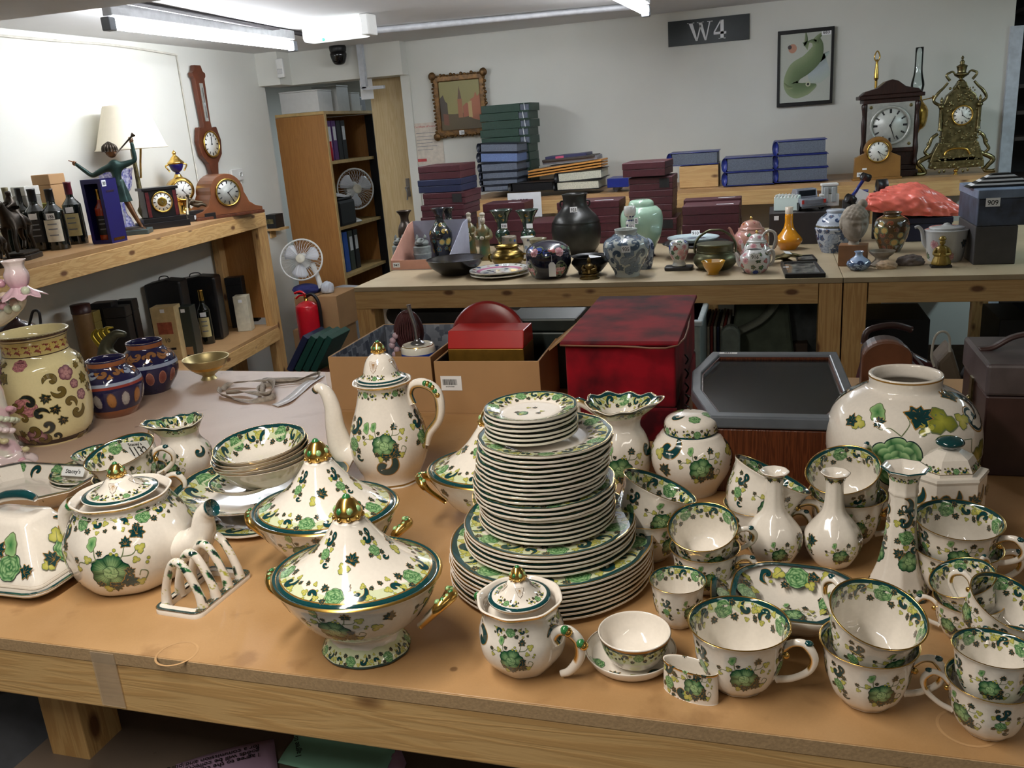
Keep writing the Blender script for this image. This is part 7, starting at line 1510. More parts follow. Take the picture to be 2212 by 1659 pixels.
hatl = thing('striped_textile','black and white striped folded textile on the box labelled 909','textile',(t.location.x-.0,y9+.12,z9+.001+h+.001)); 
for i in range(7): MB().prism([(-.11+.012*i,0),(.11-.012*i,0),(.1-.012*i,.006),(-.1+.012*i,.006)],-.04+.004*i,.04-.004*i,M=MT((0,0,.0065*i)) @ xz).build('stripe',(BLACKP,PAPER)[i % 2],hatl)
t,w,h = cbox('navy_box','dark navy box beneath the pink plastic bag','box',1900,2058,474,3.98,.18,mat('navy_card',rgb(24,26,50),.5),lid=mat('navy_card',rgb(24,26,50)))
PINKB = mat('coral_polythene',rgb(242,122,106),.25,var=.12,scale=30,bump=.6); zz = BZ+h
def bag():
    bm_ = bmesh.new(); bmesh.ops.create_icosphere(bm_,subdivisions=6,radius=1); r = RND(11); K_ = [(Vector((r.gauss(0,1),r.gauss(0,1),r.gauss(0,1)))*r.choice((2.5,4,7)),r.uniform(0,6),r.uniform(.4,1)) for _ in range(14)]
    for v in bm_.verts:
        p = v.co; d = sum((1-abs(sin(p.dot(k_)+f)))*a for k_,f,a in K_)/8-.45; q = p*(1+.5*d+.05*sin(23*p.x+9*p.z)*sin(19*p.y+5*p.x)); sx = q.x; top = .075*(1-.75*max(0,sx+.1)**1.1) if sx > -.1 else .075*(1-.35*(-sx-.1))
        v.co = (sx*.235,q.y*.11*(1-.35*max(0,sx)),max(-.45,q.z)*top*1.25-.03*max(0,sx))
    me = bpy.data.meshes.new('plastic_bag'); bm_.to_mesh(me); bm_.free(); me.materials.append(PINKB); me.polygons.foreach_set('use_smooth',[True]*len(me.polygons)); return me
c = ony(1985,452,3.98); o = bpy.data.objects.new('plastic_bag',bag()); COL.objects.link(o); o.location = (c.x,4.05,zz+.05); o.rotation_euler = (0,.08,0); tag(o,'crumpled coral pink plastic bag lying across the boxes','bag')
# toys in the dark box
t,w,h = cbox('open_toy_box','dark open box holding toy vehicles behind the yellow vase','box',1662,1800,462,4.0,.3,mat('dark_brown_card',rgb(44,38,38),.6)); ztb = BZ+h; xtb = t.location.x; sticker(t,(-w+.03,-.003,h-.02),.02,.018)
bz = thing('toy_pickup','silver toy pickup truck seen from behind in the dark box','toy',(ony(1757,470,4.05).x,4.03,ztb+.002),.35); TS = mat('silver_toy_paint',rgb(150,154,166),.25,.5,var=.05)
k = 50*kpx(bz.location)/.1
m = MB(); m.box(-.052*k,.052*k,-.0,.2*k,.018*k,.052*k); m.prism([(.07*k,.052*k),(.16*k,.052*k),(.13*k,.088*k),(.085*k,.088*k)],-.046*k,.046*k,M=yz); m.build('body',TS,bz,bevel=.004)
MB().box(-.036*k,.036*k,.072*k,.08*k,.058*k,.082*k).build('rear_window',mat('dark_window',rgb(30,34,40),.1),bz); MB().box(-.03*k,.03*k,-.003,.0,.03*k,.048*k).build('tailgate',TS,bz,bevel=.001); MB().box(-.054*k,.054*k,-.006,.0,.014*k,.022*k).build('bumper',STEEL,bz)
for s in (-1,1):
    MB().box(s*.048*k-.006*k,s*.048*k+.004*k,-.003,.0,.032*k,.048*k).build('tail_light',mat('red_lens',rgb(190,50,40),.3),bz)
    for y_ in (.04,.16): m = MB(); m.rod((s*.042*k,y_*k,.018*k),(s*.056*k,y_*k,.018*k),.018*k,seg=16); m.build('wheel',BLACKP,bz)
w0 = ony(1702,455,4.1); t = thing('white_ribbed_box','white ribbed toy container with sloping top left of the toy pickup','toy',(w0.x,4.1,ztb+.002),-.3)
m = MB(); m.prism([(-.03,0),(.035,0),(.035,.045),(.0,.068),(-.03,.06)],-.055,.055,M=yz); m.build('body',mat('mint_white_plastic',rgb(206,222,216),.4,var=.02),t,bevel=.003)
for i in range(7): MB().box(-.05+.015*i,-.046+.015*i,-.032,.034,.058,.07).build('rib',WHITEP,t)
w0 = ony(1790,450,4.2); t = thing('toy_pump','white toy petrol pump shaped model behind the blue and white lidded jar','toy',(w0.x,4.2,ztb+.002),.1)
MB().box(-.04,.04,-.025,.025,0,.055).build('base',WHITEP,t,bevel=.004); MB().box(-.032,.032,-.02,.02,.056,.09).build('panel',mat('pale_grey_plastic',rgb(176,182,182),.4),t,bevel=.003); MB().box(-.036,.036,-.024,.024,.09,.102).build('top',WHITEP,t,bevel=.003); [MB().box(s*.016-.009,s*.016+.009,-.03,-.02,.02,.085).build('hose_bay',mat('pale_grey_plastic',rgb(176,182,182)),t,bevel=.002) for s in (-1,1)]
w0 = ony(1868,385,4.0); w1_ = ony(1838,428,4.0); t = thing('toy_axle','blue toy chassis with black wheels poking up beside the pink bag','toy',(w1_.x,4.0,w1_.z),0); v = w0-w1_
m = MB(); m.rod((0,0,0),v,.007,seg=8); m.rod(v*.35,v*.35+Vector((.05,0,.0)),.006,seg=8); m.build('chassis',BLUEF,t)
for f_,r_ in ((1.05,.016),(-.05,.02),(.5,.0)):
    if r_: m = MB(); m.rod(v*f_+Vector((-.014,-.008,.006)),v*f_+Vector((.016,.008,-.006)),r_,seg=16); m.build('wheel',BLACKP,t)
MB().box(.01,.055,-.006,-.004,-.01,.05).build('printed_card',PAPER,t,rot=(0,.5,0)); MB().box(.0-.03,.05,.02,.05,-(t.location.z-BZ),-.01).build('upright_box',DB,t)
m = MB(); w0 = ony(1905,402,4.1); m.rod((-.02,0,0),(.02,.006,0),.03,seg=20); t = thing('toy_roller','black treaded toy wheel behind the top of the pink bag','toy',tuple(w0)); m.build('tyre',BLACKP,t); MB().box(-.03,.03,.0,.03,-(w0.z-BZ),-.02).build('upright_box',DB,t)
# maroon solander boxes
def sol(fl,fr,y0,y1,yy,dep,lab,m=MAROON,grp='maroon solander boxes',label=False,patch=False,rz=0.):
    a,b_ = ony(fl,y1,yy),ony(fr,y1,yy); a.z = max(a.z,BZ+.001); h = ony(fl,y0,yy).z-a.z; t = thing('solander_box',lab,'box',((a.x+b_.x)/2,yy,a.z),rz,grp); w = (b_.x-a.x)/2
    MB().box(-w,w,0,dep,0,h*.5).build('base',m,t,bevel=.002); MB().box(-w-.002,w+.002,-.002,dep+.002,h*.5+.0005,h-.001).build('lid',m,t,bevel=.003)
    if label: MB().box(w*.2,w*.8,.02,.035,h,h+.0006).build('paper_label',PAPER,t)
    if patch: MB().box(w*.4,w*.85,-.0035,-.002,h*.15,h*.85).build('spine_patch',BLACKI,t)
    return t
L_ = 4.24
sol(912,1000,470,498,L_,.24,'box at the bottom of the left stack showing above the pink box'); sol(912,1000,498,530,L_,.24,'lowest box of the left stack hidden by the pink box')
sol(912,1004,444,470,L_,.26,'fourth box from the top in the left stack of document boxes'); sol(916,1006,418,444,L_,.26,'third box from the top in the left stack, with dark spine patch',patch=True,label=True)
sol(905,997,390,418,L_,.26,'navy blue document box second from the top of the left stack',NAVY); sol(906,995,360,390,L_,.25,'maroon box on top of the left stack of document boxes')
sol(1046,1134,441,478,4.3,.18,'maroon box behind the green beaker vases, left',label=True); sol(1046,1134,478,528,4.28,.2,'maroon box under the one behind the green beaker vases')
sol(1140,1200,482,528,4.22,.28,'broad maroon box lying behind the green beaker vases')
for i,(a_,b_) in enumerate(((438,470),(470,503),(503,530))): sol(1205,1338,a_,b_,4.24,.2,('top','middle','bottom')[i]+' maroon box behind the big bronze vase',label=i == 0)
sol(1358,1462,474,500,4.18,.22,'fifth box down in the stack behind the celadon jar',patch=True); sol(1358,1462,500,534,4.18,.22,'lowest box in the stack behind the celadon jar')
sol(1360,1452,444,474,4.18,.22,'fourth box down in the stack behind the celadon jar'); sol(1360,1453,413,444,4.18,.22,'third box down in the stack behind the celadon jar')
sol(1360,1453,385,413,4.18,.22,'second box down in the stack behind the celadon jar, with dark patch',patch=True); sol(1345,1437,353,384,4.16,.24,'top maroon box of the stack behind the celadon jar',rz=-.05)
for i,(a_,b_) in enumerate(((446,486),(486,532))):
    sol(1475,1596,a_,b_,3.97,.18,('front upper','front lower')[i]+' maroon box right of the celadon jar stack',label=i == 0)
sol(1478,1600,432,475,4.17,.1,'rear maroon box right of the celadon jar stack',label=True); sol(1478,1600,475,520,4.17,.1,'rear lower maroon box right of the celadon jar stack')
# ================================================================ files, clocks and pictures at the back wall
def wbox(name,label,cat,x0,x1,y0,y1,yy,dep,m,group=None,parts=None,bevel=.002,rz=0.):
    a,b_ = ony(x0,y1,yy),ony(x1,y1,yy); h = ony(x0,y0,yy).z-a.z; t = thing(name,label,cat,((a.x+b_.x)/2,yy,a.z),rz,group); w = (b_.x-a.x)/2
    if m: MB().box(-w,w,0,dep,0,h-.001).build('body',m,t,bevel=bevel)
    return t,w,h
ORD = ('top','second','third','fourth','fifth','sixth','seventh','eighth','ninth','tenth')
for i in range(10):
    y0 = 229+17.6*i; dx = (0,-3,1,-2,1,-3,-1,1,0,1)[i]
    t,w,h = wbox('green_album',ORD[i]+' green tied album box from the top of the tall stack','album',1040+dx,1146+dx,y0,y0+17.6,5.16,.22,None,'green tied album boxes')
    MB().box(-w,w*.58,0,.22,0,h-.0015).build('case',GREENB,t,bevel=.002); MB().box(w*.6,w,.0,.22,0,.004).box(w*.6,w,0,.22,h-.006,h-.0015).box(w-.006,w,0,.22,.004,h-.006).build('spine_cover',GREENB,t); MB().box(w*.585,w-.008,.006,.214,.005,h-.008).build('page_block',PAGES,t)
    m = MB(); m.rod((w*.76,-.002,h-.004),(w*.79,-.003,.004),.0028,seg=5); m.build('white_tie',PAPER,t)
def binder(x0,x1,y0,y1,yy,lab,m,pg,grp,rz=0.,tilt=0.,dep=.24):
    t,w,h = wbox('ring_binder',lab,'binder',x0,x1,y0,y1,yy,dep,None,grp); t.rotation_euler = (0,tilt,rz); e = .0035
    MB().box(-w,w,0,dep,0,e).build('cover',m,t,bevel=.001); MB().box(-w,w,0,dep,h-e-.001,h-.001).build('cover',m,t,bevel=.001)
    s = MB(); s.tube([(-w+.004,0,h/2),(-w+.004,dep,h/2)],h/2-.0008,12,k=1,flat=.45); s.build('spine',m,t); MB().box(-w+.02,w-.008,.004,dep-.004,e+.002,h-e-.003).build('pages',pg,t)
NB = mat('dark_navy_plastic',rgb(22,28,44),.35,var=.1)
YB = [310,332,354,373,389,402,415]
for i in range(6): binder(1032+(0,0,2,4,5,8)[i],1120,YB[i]+(2 if i == 0 else 0),YB[i+1],4.93,ORD[i]+' grey paged ring binder of the stack in front of the green albums',NB,PAGES if i != 1 else mat('blue_page_block',rgb(96,116,160),.6,var=.2,scale=200),'grey paged ring binders',tilt=.05 if i < 2 else 0,dep=.22)
binder(1100,1196,396,415,4.89,'thin black binder lying flat in front of the grey paged stack',BLACKP,BLACKP,None,dep=.2)
binder(1197,1296,393,413,4.92,'lower open paged black binder with cream leaves',BLACKP,PAGESC,'cream leaved black binders'); binder(1200,1302,372,393,4.95,'upper open paged black binder with cream leaves',BLACKP,PAGESC,'cream leaved black binders',tilt=-.04)
for i in range(3):
    t,w,h = wbox('orange_folder',('bottom','middle','top')[i]+' of the three thin orange folders in the tilted pile','folder',1140,1300,378-6*i,382-6*i,5.02,.22,mat('orange_card',rgb(206,142,66),.6)); t.rotation_euler = (0,-.09,.0); t.location.z += .012
t,w,h = wbox('grey_book','long thin dark magazine under the grey books','book',1172,1285,362,367,5.1,.2,mat('umber_cover',rgb(70,64,60),.5)); t.location.z += .05; t.rotation_euler = (0,-.04,0)
for i,(a,b_,y0,y1,c) in enumerate(((1182,1285,357,363,rgb(120,112,108)),(1172,1290,345,354,rgb(140,144,156)),(1178,1268,337,345,rgb(60,60,96)))):
    t,w,h = wbox('paperback',('brownish paperback under the pale one','pale grey paperback second from the top','navy spined magazine on top of the loose pile')[i],'book',a,b_,y0,y1,5.12,.18,mat('cover_%d' % i,c,.5),'loose books behind the orange folders'); t.rotation_euler = (0,-.04,0)
    if i == 2: MB().box(-w*.5,-w*.1,-.001,0,h*.2,h*.8).build('title_band',mat('pink_title',rgb(206,90,120),.5),t)
m = MB(); m.rod((0,0,0),(.0,.14,0),.017,seg=14); p = ony(1328,376,4.96); t = tag(m.build('paper_roll',mat('grey_tube',rgb(150,152,160),.6),loc=(p.x,4.98,WZ+.0175+.0)),'grey rolled paper end beside the cream leaved binders','roll')
wbox('blue_box','bright blue flat box left of the maroon stack','box',1312,1358,386,406,4.92,.2,BLUEF)
t,w,h = wbox('wooden_box','plain wooden box under the single blue binder','box',1468,1552,360,407,4.96,.22,PINE)
binder(1444,1552,332,360,4.96,'single blue ring binder resting on the wooden box',BLUEF,PAGES,None)
for i in range(2): binder(1563,1672,(342,373)[i],(373,403)[i],4.9,ORD[i]+' blue ring binder in the shorter blue stack',BLUEF,PAGES,'blue ring binders')
for i in range(3): binder(1673,1786+(i > 0)*3,(306,337,366)[i],(337,366,395)[i],4.92,ORD[i]+' blue ring binder in the taller blue stack',BLUEF,PAGES,'blue ring binders')
# sign THESE
a = ony(1133,435,WSY-.006); t = thing('paper_sign','white paper sheet reading THESE hanging on the shelf rail','sign',(a.x,WSY-.006,a.z)); MB().box(-.1,.1,-.0006,.0006,-.09,.05).build('sheet',PAPER,t,rot=(0,.0,0)); text('lettering','THESE',.036,t,(-.028,-.0015,-.0),m=mat('grey_ink',rgb(90,90,100),.6))
# clocks
b = onz(1915,374,WZ); b = Vector((b.x,5.02,WZ)); k = kpx(b+Vector((0,0,.25))); H_ = zvert(b.x,b.y,172)-WZ; cw = 62*k; bx = ony(1917,372,5.02).x
t = thing('bracket_clock','large dark carved wooden clock with square silvered dial on the wall shelf','clock',(bx,5.02,WZ)); dz = H_
xz0 = lambda y: Matrix(((1,0,0,0),(0,0,1,y),(0,1,0,0),(0,0,0,1)))
MB().box(-cw*.98,cw*.98,-.01,.16,0,dz*.07).box(-cw*.92,cw*.92,0,.15,dz*.07,dz*.12).build('plinth',ROSEW,t,bevel=.004)
MB().box(-cw*.82,cw*.82,.01,.15,dz*.12,dz*.8).build('case',ROSEW,t,bevel=.003)
MB().box(-cw*.92,cw*.92,-.0,.155,dz*.78,dz*.82).box(-cw*1.06,cw*1.06,-.015,.16,dz*.82,dz*.86).build('cornice',ROSEW,t,bevel=.004)
m = MB(); m.prism([(-cw*1.0,dz*.861),(cw*1.0,dz*.861),(cw*.85,dz*.9),(cw*.45,dz*.93),(cw*.2,dz*.99),(0,dz*1.01),(-cw*.2,dz*.99),(-cw*.45,dz*.93),(-cw*.85,dz*.9)],-.01,.14,M=xz); m.build('pediment',ROSEW,t,bevel=.004)
for s in (-1,1): m = MB(); m.lathe([(0,dz*.12),(.014,dz*.13),(.009,dz*.2),(.013,dz*.3),(.008,dz*.4),(.012,dz*.55),(.008,dz*.65),(.014,dz*.76),(0,dz*.78)],14,M=MT((s*cw*.86,-.002,0))); m.build('turned_column',ROSEW,t)
dw_ = 47*k; dzc = zvert(bx,5.02,271)-WZ
MB().box(-dw_*1.18,dw_*1.18,-.004,.01,dzc-dw_*1.2,dzc+dw_*1.2).build('dial_door',ROSEW,t,bevel=.003); MB().box(-dw_,dw_,-.008,-.004,dzc-dw_,dzc+dw_).build('dial_plate',SILVD,t)
def dial(par,c,r,m_face,num=True,ms=None,hands=(.6,-2.),rim=None,col=None,rom=True,rotm=None):
    R_ = MT(Vector(c)) @ (rotm or Matrix.Identity(4)) @ MR(PI/2,4,'X'); m = MB(); m.lathe([(0,.0),(r,0),(r,.002),(0,.002)],36,M=R_,k=1); m.build('dial_face',m_face,par)
    if rim: m = MB(); m.tube([R_ @ Vector((r*cos(a),r*sin(a),.003)) for a in np.linspace(0,2*PI,36,endpoint=False)],r*.08,8,k=1,closed=True); m.build('bezel',rim,par)
    if num:
        m = MB()
        for i in range(12):
            a = PI/2-2*PI*i/12
            for q in (((-.03,.03) if rom else (0,)) if i % 3 else (-.05,0,.05)):
                c0,s0 = cos(a+q),sin(a+q); P_ = [(r*.66*c0-.02*r*s0,r*.66*s0+.02*r*c0),(r*.66*c0+.02*r*s0,r*.66*s0-.02*r*c0),(r*.88*c0+.02*r*s0,r*.88*s0-.02*r*c0),(r*.88*c0-.02*r*s0,r*.88*s0+.02*r*c0)]; m.prism(P_,.002,.0026,M=R_)
        m.build('numerals',BLACKI,par)
    for L__,a in ((.55,PI/2-hands[0]),(.8,PI/2-hands[1])): m = MB(); m.rod(R_ @ Vector((0,0,.004)),R_ @ Vector((r*L__*cos(a),r*L__*sin(a),.004)),r*.03,r*.012,seg=5); m.build('hand',BLACKI,par)
    m = MB(); m.ball(R_ @ Vector((0,0,.004)),r*.07,seg=8,rings=5); m.build('hub',BLACKI,par)
dial(t,(0,-.009,dzc),dw_*.82,mat('pale_chapter_ring',rgb(196,198,192),.35,.1),hands=(.45,2.8),rim=SILVD)
for sx_ in (-1,1):
    for sz_ in (-1,1): m = MB(); m.lathe([(0,0),(.009,0),(.006,.002),(0,.003)],8,M=MT((sx_*dw_*.84,-.008,dzc+sz_*dw_*.84)) @ MR(PI/2,4,'X')); m.build('spandrel',OLDBR,t)
# small balloon clock
sb = Vector((ony(1893,377,4.93).x,4.9,WZ)); k = kpx(sb+Vector((0,0,.1))); hs = zvert(sb.x,4.9,294)-WZ; sw_ = 47*k; t = thing('mantel_clock','small light oak mantel clock labelled 1465 in front of the dark clock','clock',tuple(sb)); OAK = mat('golden_oak',rgb(142,102,50),.4,var=.15,scale=14); rc = hs*.24; zc = hs*.65
pr = [(-sw_,.012),(sw_,.012),(sw_*.97,hs*.52),(sw_*.8,hs*.56),(sw_*.55,hs*.62)]+[(rc*1.3*cos(a),zc+rc*1.4*sin(a)) for a in np.linspace(.1,PI-.1,13)]+[(-sw_*.55,hs*.62),(-sw_*.8,hs*.56),(-sw_*.97,hs*.52)]
m = MB(); m.prism(pr,0,.06,M=xz); m.build('case',OAK,t,bevel=.002); MB().box(-sw_*1.06,sw_*1.06,-.008,.068,0,.012).build('plinth',OAK,t,bevel=.002); dial(t,(0,-.003,zc),rc,DIAL,hands=(2.6,2.2),rim=BRASS,rom=False)
sticker(t,(-sw_*.72,-.002,.03),.034,.022,'1465'); sticker(t,(-sw_*.55,-.002,.058),.022,.009)
# oil lamp behind the clock
lb = ony(1968,300,5.26); t = thing('oil_lamp','brass oil lamp with tall glass chimney behind the dark clock','lamp',(ony(1975,300,5.26).x,5.26,WZ)); z1 = zvert(t.location.x,5.26,205)-WZ; z2 = zvert(t.location.x,5.26,102)-WZ
m = MB(); m.lathe([(0,0),(.07,0),(.06,.02),(.02,.05),(.016,z1*.5),(.05,z1*.6),(.06,z1*.8),(.03,z1*.92),(.026,z1)],28); m.rod((.03,0,z1*.93),(.075,0,z1*.95),.003); m.ball((.08,0,z1*.95),(.006,.012,.012)); m.build('lamp_body',BRASS,t); m = MB(); m.lathe([(.022,z1),(.034,z1+(z2-z1)*.2),(.024,z1+(z2-z1)*.42),(.02,z1+(z2-z1)*.6),(.02,z2)],28); o = m.build('glass_chimney',GLASS,t); s_ = o.modifiers.new('s','SOLIDIFY'); s_.thickness = .0015
fx = ony(1896,176,5.3); t = thing('brass_finial_rod','brass rod with open loop finial rising behind the dark clock','rod',(ony(1892,185,5.3).x,5.3,WZ)); z1 = fx.z-WZ; z2 = ony(1898,110,5.3).z-WZ
m = MB(); m.lathe([(0,0),(.06,0),(.05,.012),(.012,.03),(.008,.06),(.007,z1),(.01,z1+.01),(.012,z1+.02),(.006,z2-.05),(0,z2-.045)],18); m.build('rod',BRASS,t); m = MB(); m.tube([(0,0,z2-.055),(.013,0,z2-.035),(.010,0,z2-.015),(0,0,z2),(-.010,0,z2-.015),(-.013,0,z2-.035)],.0035,8,closed=True); m.build('loop_finial',BRASS,t)
# ornate gilt clock
gx = ony(2063,366,5.0); t = thing('ornate_clock','tall ornate pierced brass clock with urn finial on the wall shelf','clock',(gx.x,4.98,WZ)); Hc = zvert(gx.x,4.98,119)-WZ; u = Hc/250.
U = lambda px,py: ((px-2063)*u,(366-py)*u)
def G(name,mb,bevel=0): return mb.build(name,OLDBR,t,bevel=bevel)
def pl(P,d0,d1): m = MB(); m.prism([U(*p) for p in P],d0,d1,M=xz); return m
G('base_plate',pl([(2010,352),(2120,352),(2118,336),(2100,328),(2030,328),(2012,336)],0,.07),.004)
G('skirt',pl([(2008,338),(2118,338),(2112,318),(2104,296),(2024,296),(2014,318)],.0,.07),.005)
G('body',pl([(2028,330),(2104,330),(2100,250),(2104,222),(2092,196),(2075,182),(2052,182),(2036,196),(2026,222),(2030,250)],.005,.065),.006)
G('top_mount',pl([(2048,184),(2078,184),(2072,170),(2056,170)],.01,.06),.003)
m = MB(); zq = 196*u; m.lathe([(0,zq-.002),(.02,zq),(.012,zq+.01),(.008,zq+.015),(.03,zq+.03),(.034,zq+.04),(.02,zq+.045),(.024,zq+.07),(.026,zq+.075),(.01,zq+.085),(.012,zq+.095),(.004,zq+.105),(.007,zq+.115),(0,zq+.125)],24,M=MT((0,.035,0))); m.build('urn_finial',BRASS if 0 else OLDBR,t)
for s in (-1,1):
    m = MB(); m.tube([(s*U(2063+50,0)[0],.03,U(0,330)[1]),(s*.062*Hc/.65*1.6,.03,U(0,318)[1]),(s*74*u,.03,U(0,335)[1]),(s*66*u,.03,U(0,350)[1]),(s*60*u,.03,U(0,360)[1]),(s*72*u,.02,.008),(s*80*u,.015,.01)],[.012,.012,.013,.011,.009,.009,.011],10); m.build('scroll_foot',OLDBR,t)
    m = MB(); m.lathe([(0,95*u),(.012,96*u),(.009,102*u),(.009,140*u),(.013,144*u),(.014,148*u),(.006,154*u),(.008,160*u),(0,168*u)],12,M=MT((s*38*u,.0,0))); m.build('column',OLDBR,t)
    m = MB(); m.tube([(s*22*u,.03,200*u),(s*30*u,.03,212*u),(s*18*u,.03,218*u),(s*12*u,.03,210*u)],[.007,.006,.005,.004],8); m.build('side_scroll',OLDBR,t); m = MB(); m.tube([(s*40*u,.03,150*u),(s*52*u,.03,160*u),(s*44*u,.03,176*u),(s*34*u,.03,186*u),(s*26*u,.03,196*u)],[.008,.007,.008,.006,.006],8); m.build('side_scroll',OLDBR,t); m = MB(); m.tube([(s*40*u,.02,90*u),(s*52*u,.02,80*u),(s*56*u,.02,66*u),(s*64*u,.02,52*u),(s*56*u,.02,44*u)],[.008,.009,.008,.008,.006],8); m.build('side_scroll',OLDBR,t)
    m = MB(); m.lathe([(0,0),(.008,.002),(.006,.012),(.009,.02),(.003,.03),(0,.036)],10,M=MT((s*58*u,.02,60*u))); m.build('flame_finial',OLDBR,t)
m = MB(); r_ = RND(4)
for i in range(170):
    px,py = r_.uniform(2022,2108),r_.uniform(178,345)
    if (px-2072)**2+(py-240)**2 < 27**2 or abs(px-2065) > 22+(py-170)*.22: continue
    x,z = U(px,py); m.ball((x,.003-.002*r_.random(),z),(r_.uniform(.003,.008),.004,r_.uniform(.003,.009)),seg=7,rings=4)
for i in range(12): x = (-52+9.5*i)*u; m.ball((x,.0,10*u+7*u*cos(i*1.3)+4*u),(.007,.005,.010),seg=7,rings=4)
o = m.build('chased_ornament',OLDBR,t); o['kind'] = 'stuff'; 
m = MB(); m.lathe([(0,0),(.012,0),(.006,.01),(.012,.02),(.004,.03),(0,.03)],10,M=MT((0,.0,0))); m.build('centre_foot',BRASS,t)
m = MB(); m.tube([(x_*u,-.004,(43+14*sin(a))*u) for x_,a in ((-26,0),(-18,.9),(0,1.57),(18,2.25),(26,PI))],.005,8); m.build('arch_moulding',BRASS,t)
dial(t,(5*u,-.002,126*u),20*u,DIAL,hands=(-.2,2.2),rim=BRASS)
# pictures
def pic(x0,y0,x1,y1,yy,rz=0): 
    a,b_,c = ony(x0,y0,yy),ony(x1,y0,yy),ony(x0,y1,yy); return (a.x+b_.x)/2,(b_.x-a.x)/2,(a.z+c.z)/2,(a.z-c.z)/2
cx_ = ony(1739,146,WY-.02); fw_ = (ony(1799,140,WY).x-ony(1678,150,WY).x)/2; fh_ = (ony(1737,64,WY).z-ony(1741,228,WY).z)/2
t = thing('framed_print','black framed print of a green fish hanging on the back wall','picture',(cx_.x,WY-.016,cx_.z),0)
wallring(MB(),[(-fw_,-fh_),(fw_,-fh_),(fw_,fh_),(-fw_,fh_)],1,.9,-.008,.012).build('frame',BLACKP,t,rot=(PI/2,0,0),bevel=.002)
pm = MB(); pm.box(-fw_*.93,fw_*.93,-.006,-.002,-fh_*.95,fh_*.95,0,None,c4(rgb(190,194,184)))
def fl(pts,col,d,grow=None): V = [Vector((x*fw_,-.0065-d*.0004,z*fh_)) for x,z in pts]; pm.add(V,[tuple(range(len(V)))[::-1]] if 0 else [(0,i,i+1) for i in range(1,len(V)-1)],0,False,c4(col))
def rib(pts,wd,col,d):
    P = catmull(pts,6); ww = np.interp(np.linspace(0,1,len(P)),np.linspace(0,1,len(wd)),wd); V = []
    for i in range(len(P)):
        tt = P[min(i+1,len(P)-1)]-P[max(i-1,0)]; tt = tt/np.linalg.norm(tt); n_ = np.array([-tt[1],tt[0]]); 
        for s in (1,0,-1): q = P[i]+n_*ww[i]*s; V.append(Vector((q[0]*fw_,-.0065-d*.0004,q[1]*fh_)))
    C_ = [c for i in range(len(P)) for c in (c4(mixc(col,rgb(60,76,50),.55)),c4(col),c4(mixc(col,rgb(190,200,160),.35)))]
    pm.add(V,[(3*i+j,3*i+j+1,3*i+4+j,3*i+3+j) for i in range(len(P)-1) for j in (0,1)],0,True,C_)
rib([(-.5,.05),(0,.12),(.5,.2),(.85,.35)],[.05,.1,.1,.03],rgb(166,182,178),0); rib([(.1,-.2),(.45,-.1),(.8,.05)],[.2,.35,.3],rgb(176,188,190),0)
rib([(.3,.74),(.42,.55),(.35,.3),(.05,.08),(-.35,-.1),(-.5,-.4),(-.3,-.58),(.1,-.56),(.42,-.48)],[.1,.2,.26,.26,.27,.26,.22,.16,.03],rgb(112,132,92),1)
rib([(-.02,.55),(.12,.66),(.26,.66),(.36,.62)],[.14,.03,.06,.08],rgb(104,122,86),2); rib([(-.0,.9),(.02,.72),(-.05,.56)],[.02,.06,.02],rgb(104,122,86),2); rib([(.62,.86),(.45,.76),(.36,.64)],[.02,.07,.1],rgb(112,128,92),2)
rib([(-.75,-.36),(-.6,-.48),(-.42,-.5)],[.01,.05,.02],rgb(120,134,92),2)
circ = lambda cx,cz,r,n=16,e=1.: [(cx+r*cos(2*PI*i/n),cz+r*e*sin(2*PI*i/n)) for i in range(n)]
fl(circ(.12,-.44,.09,16,.75),rgb(196,200,170),3); fl(circ(.12,-.44,.045,12,.75),rgb(40,44,40),4); fl(circ(-.46,.52,.15,16,.8),rgb(190,140,116),1); fl(circ(-.56,.56,.07,12,.8),rgb(70,60,60),2)
pm.build('picture',[CHINA_MATT],t,paint=True); sticker(t,(fw_*.72,-.0085,fh_*.87),.05,.03,'683')
MB().box(-fw_*.91,fw_*.91,-.0095,-.0085,-fh_*.93,fh_*.93).build('glazing',GLASS,t) if 0 else None
# oil painting in ornate frame
a = ony(994,227,WY-.03); w_ = (ony(1053,225,WY-.03).x-ony(935,229,WY-.03).x)/2; h_ = (ony(990,157,WY).z-ony(998,298,WY).z)/2
t = thing('oil_painting','small town scene painting in a carved dark gilt frame on the back wall','picture',(a.x,WY-.022,a.z)); FRM = mat('dark_gilt_frame',rgb(104,74,36),.4,.5,var=.5,scale=40,bump=.6)
wallring(MB(),[(-w_,-h_),(w_,-h_),(w_,h_),(-w_,h_)],.93,.74,-.01,.016).build('frame',FRM,t,rot=(PI/2,0,0),bevel=.006)
m = MB()
for s,L_,hor in ((1,w_,1),(-1,w_,1),(1,h_,0),(-1,h_,0)):
    n_ = int(L_*2/.022)
    for i in range(n_+1): v = -L_+2*L_*i/n_; o_ = (h_ if hor else w_)*.93*s+.004*sin(i*2.2); c_ = (v,-.012,o_) if hor else (o_,-.012,v); m.ball(c_,(.012,.008,.008+.004*(i % 3 == 0)),seg=8,rings=5)
m.build('carved_edge',FRM,t)
for sx_ in (-1,1):
    for sz_ in (-1,1): m = MB(); m.ball((sx_*w_*.93,-.014,sz_*h_*.93),(.026,.01,.026),seg=10,rings=6); m.build('corner_scroll',FRM,t)
pm = MB(); pm.box(-w_*.76,w_*.76,-.006,-.002,-h_*.76,h_*.76,0,None,c4(rgb(140,132,76))); fw0,fh0 = fw_,fh_; fw_,fh_ = w_*.76,h_*.76
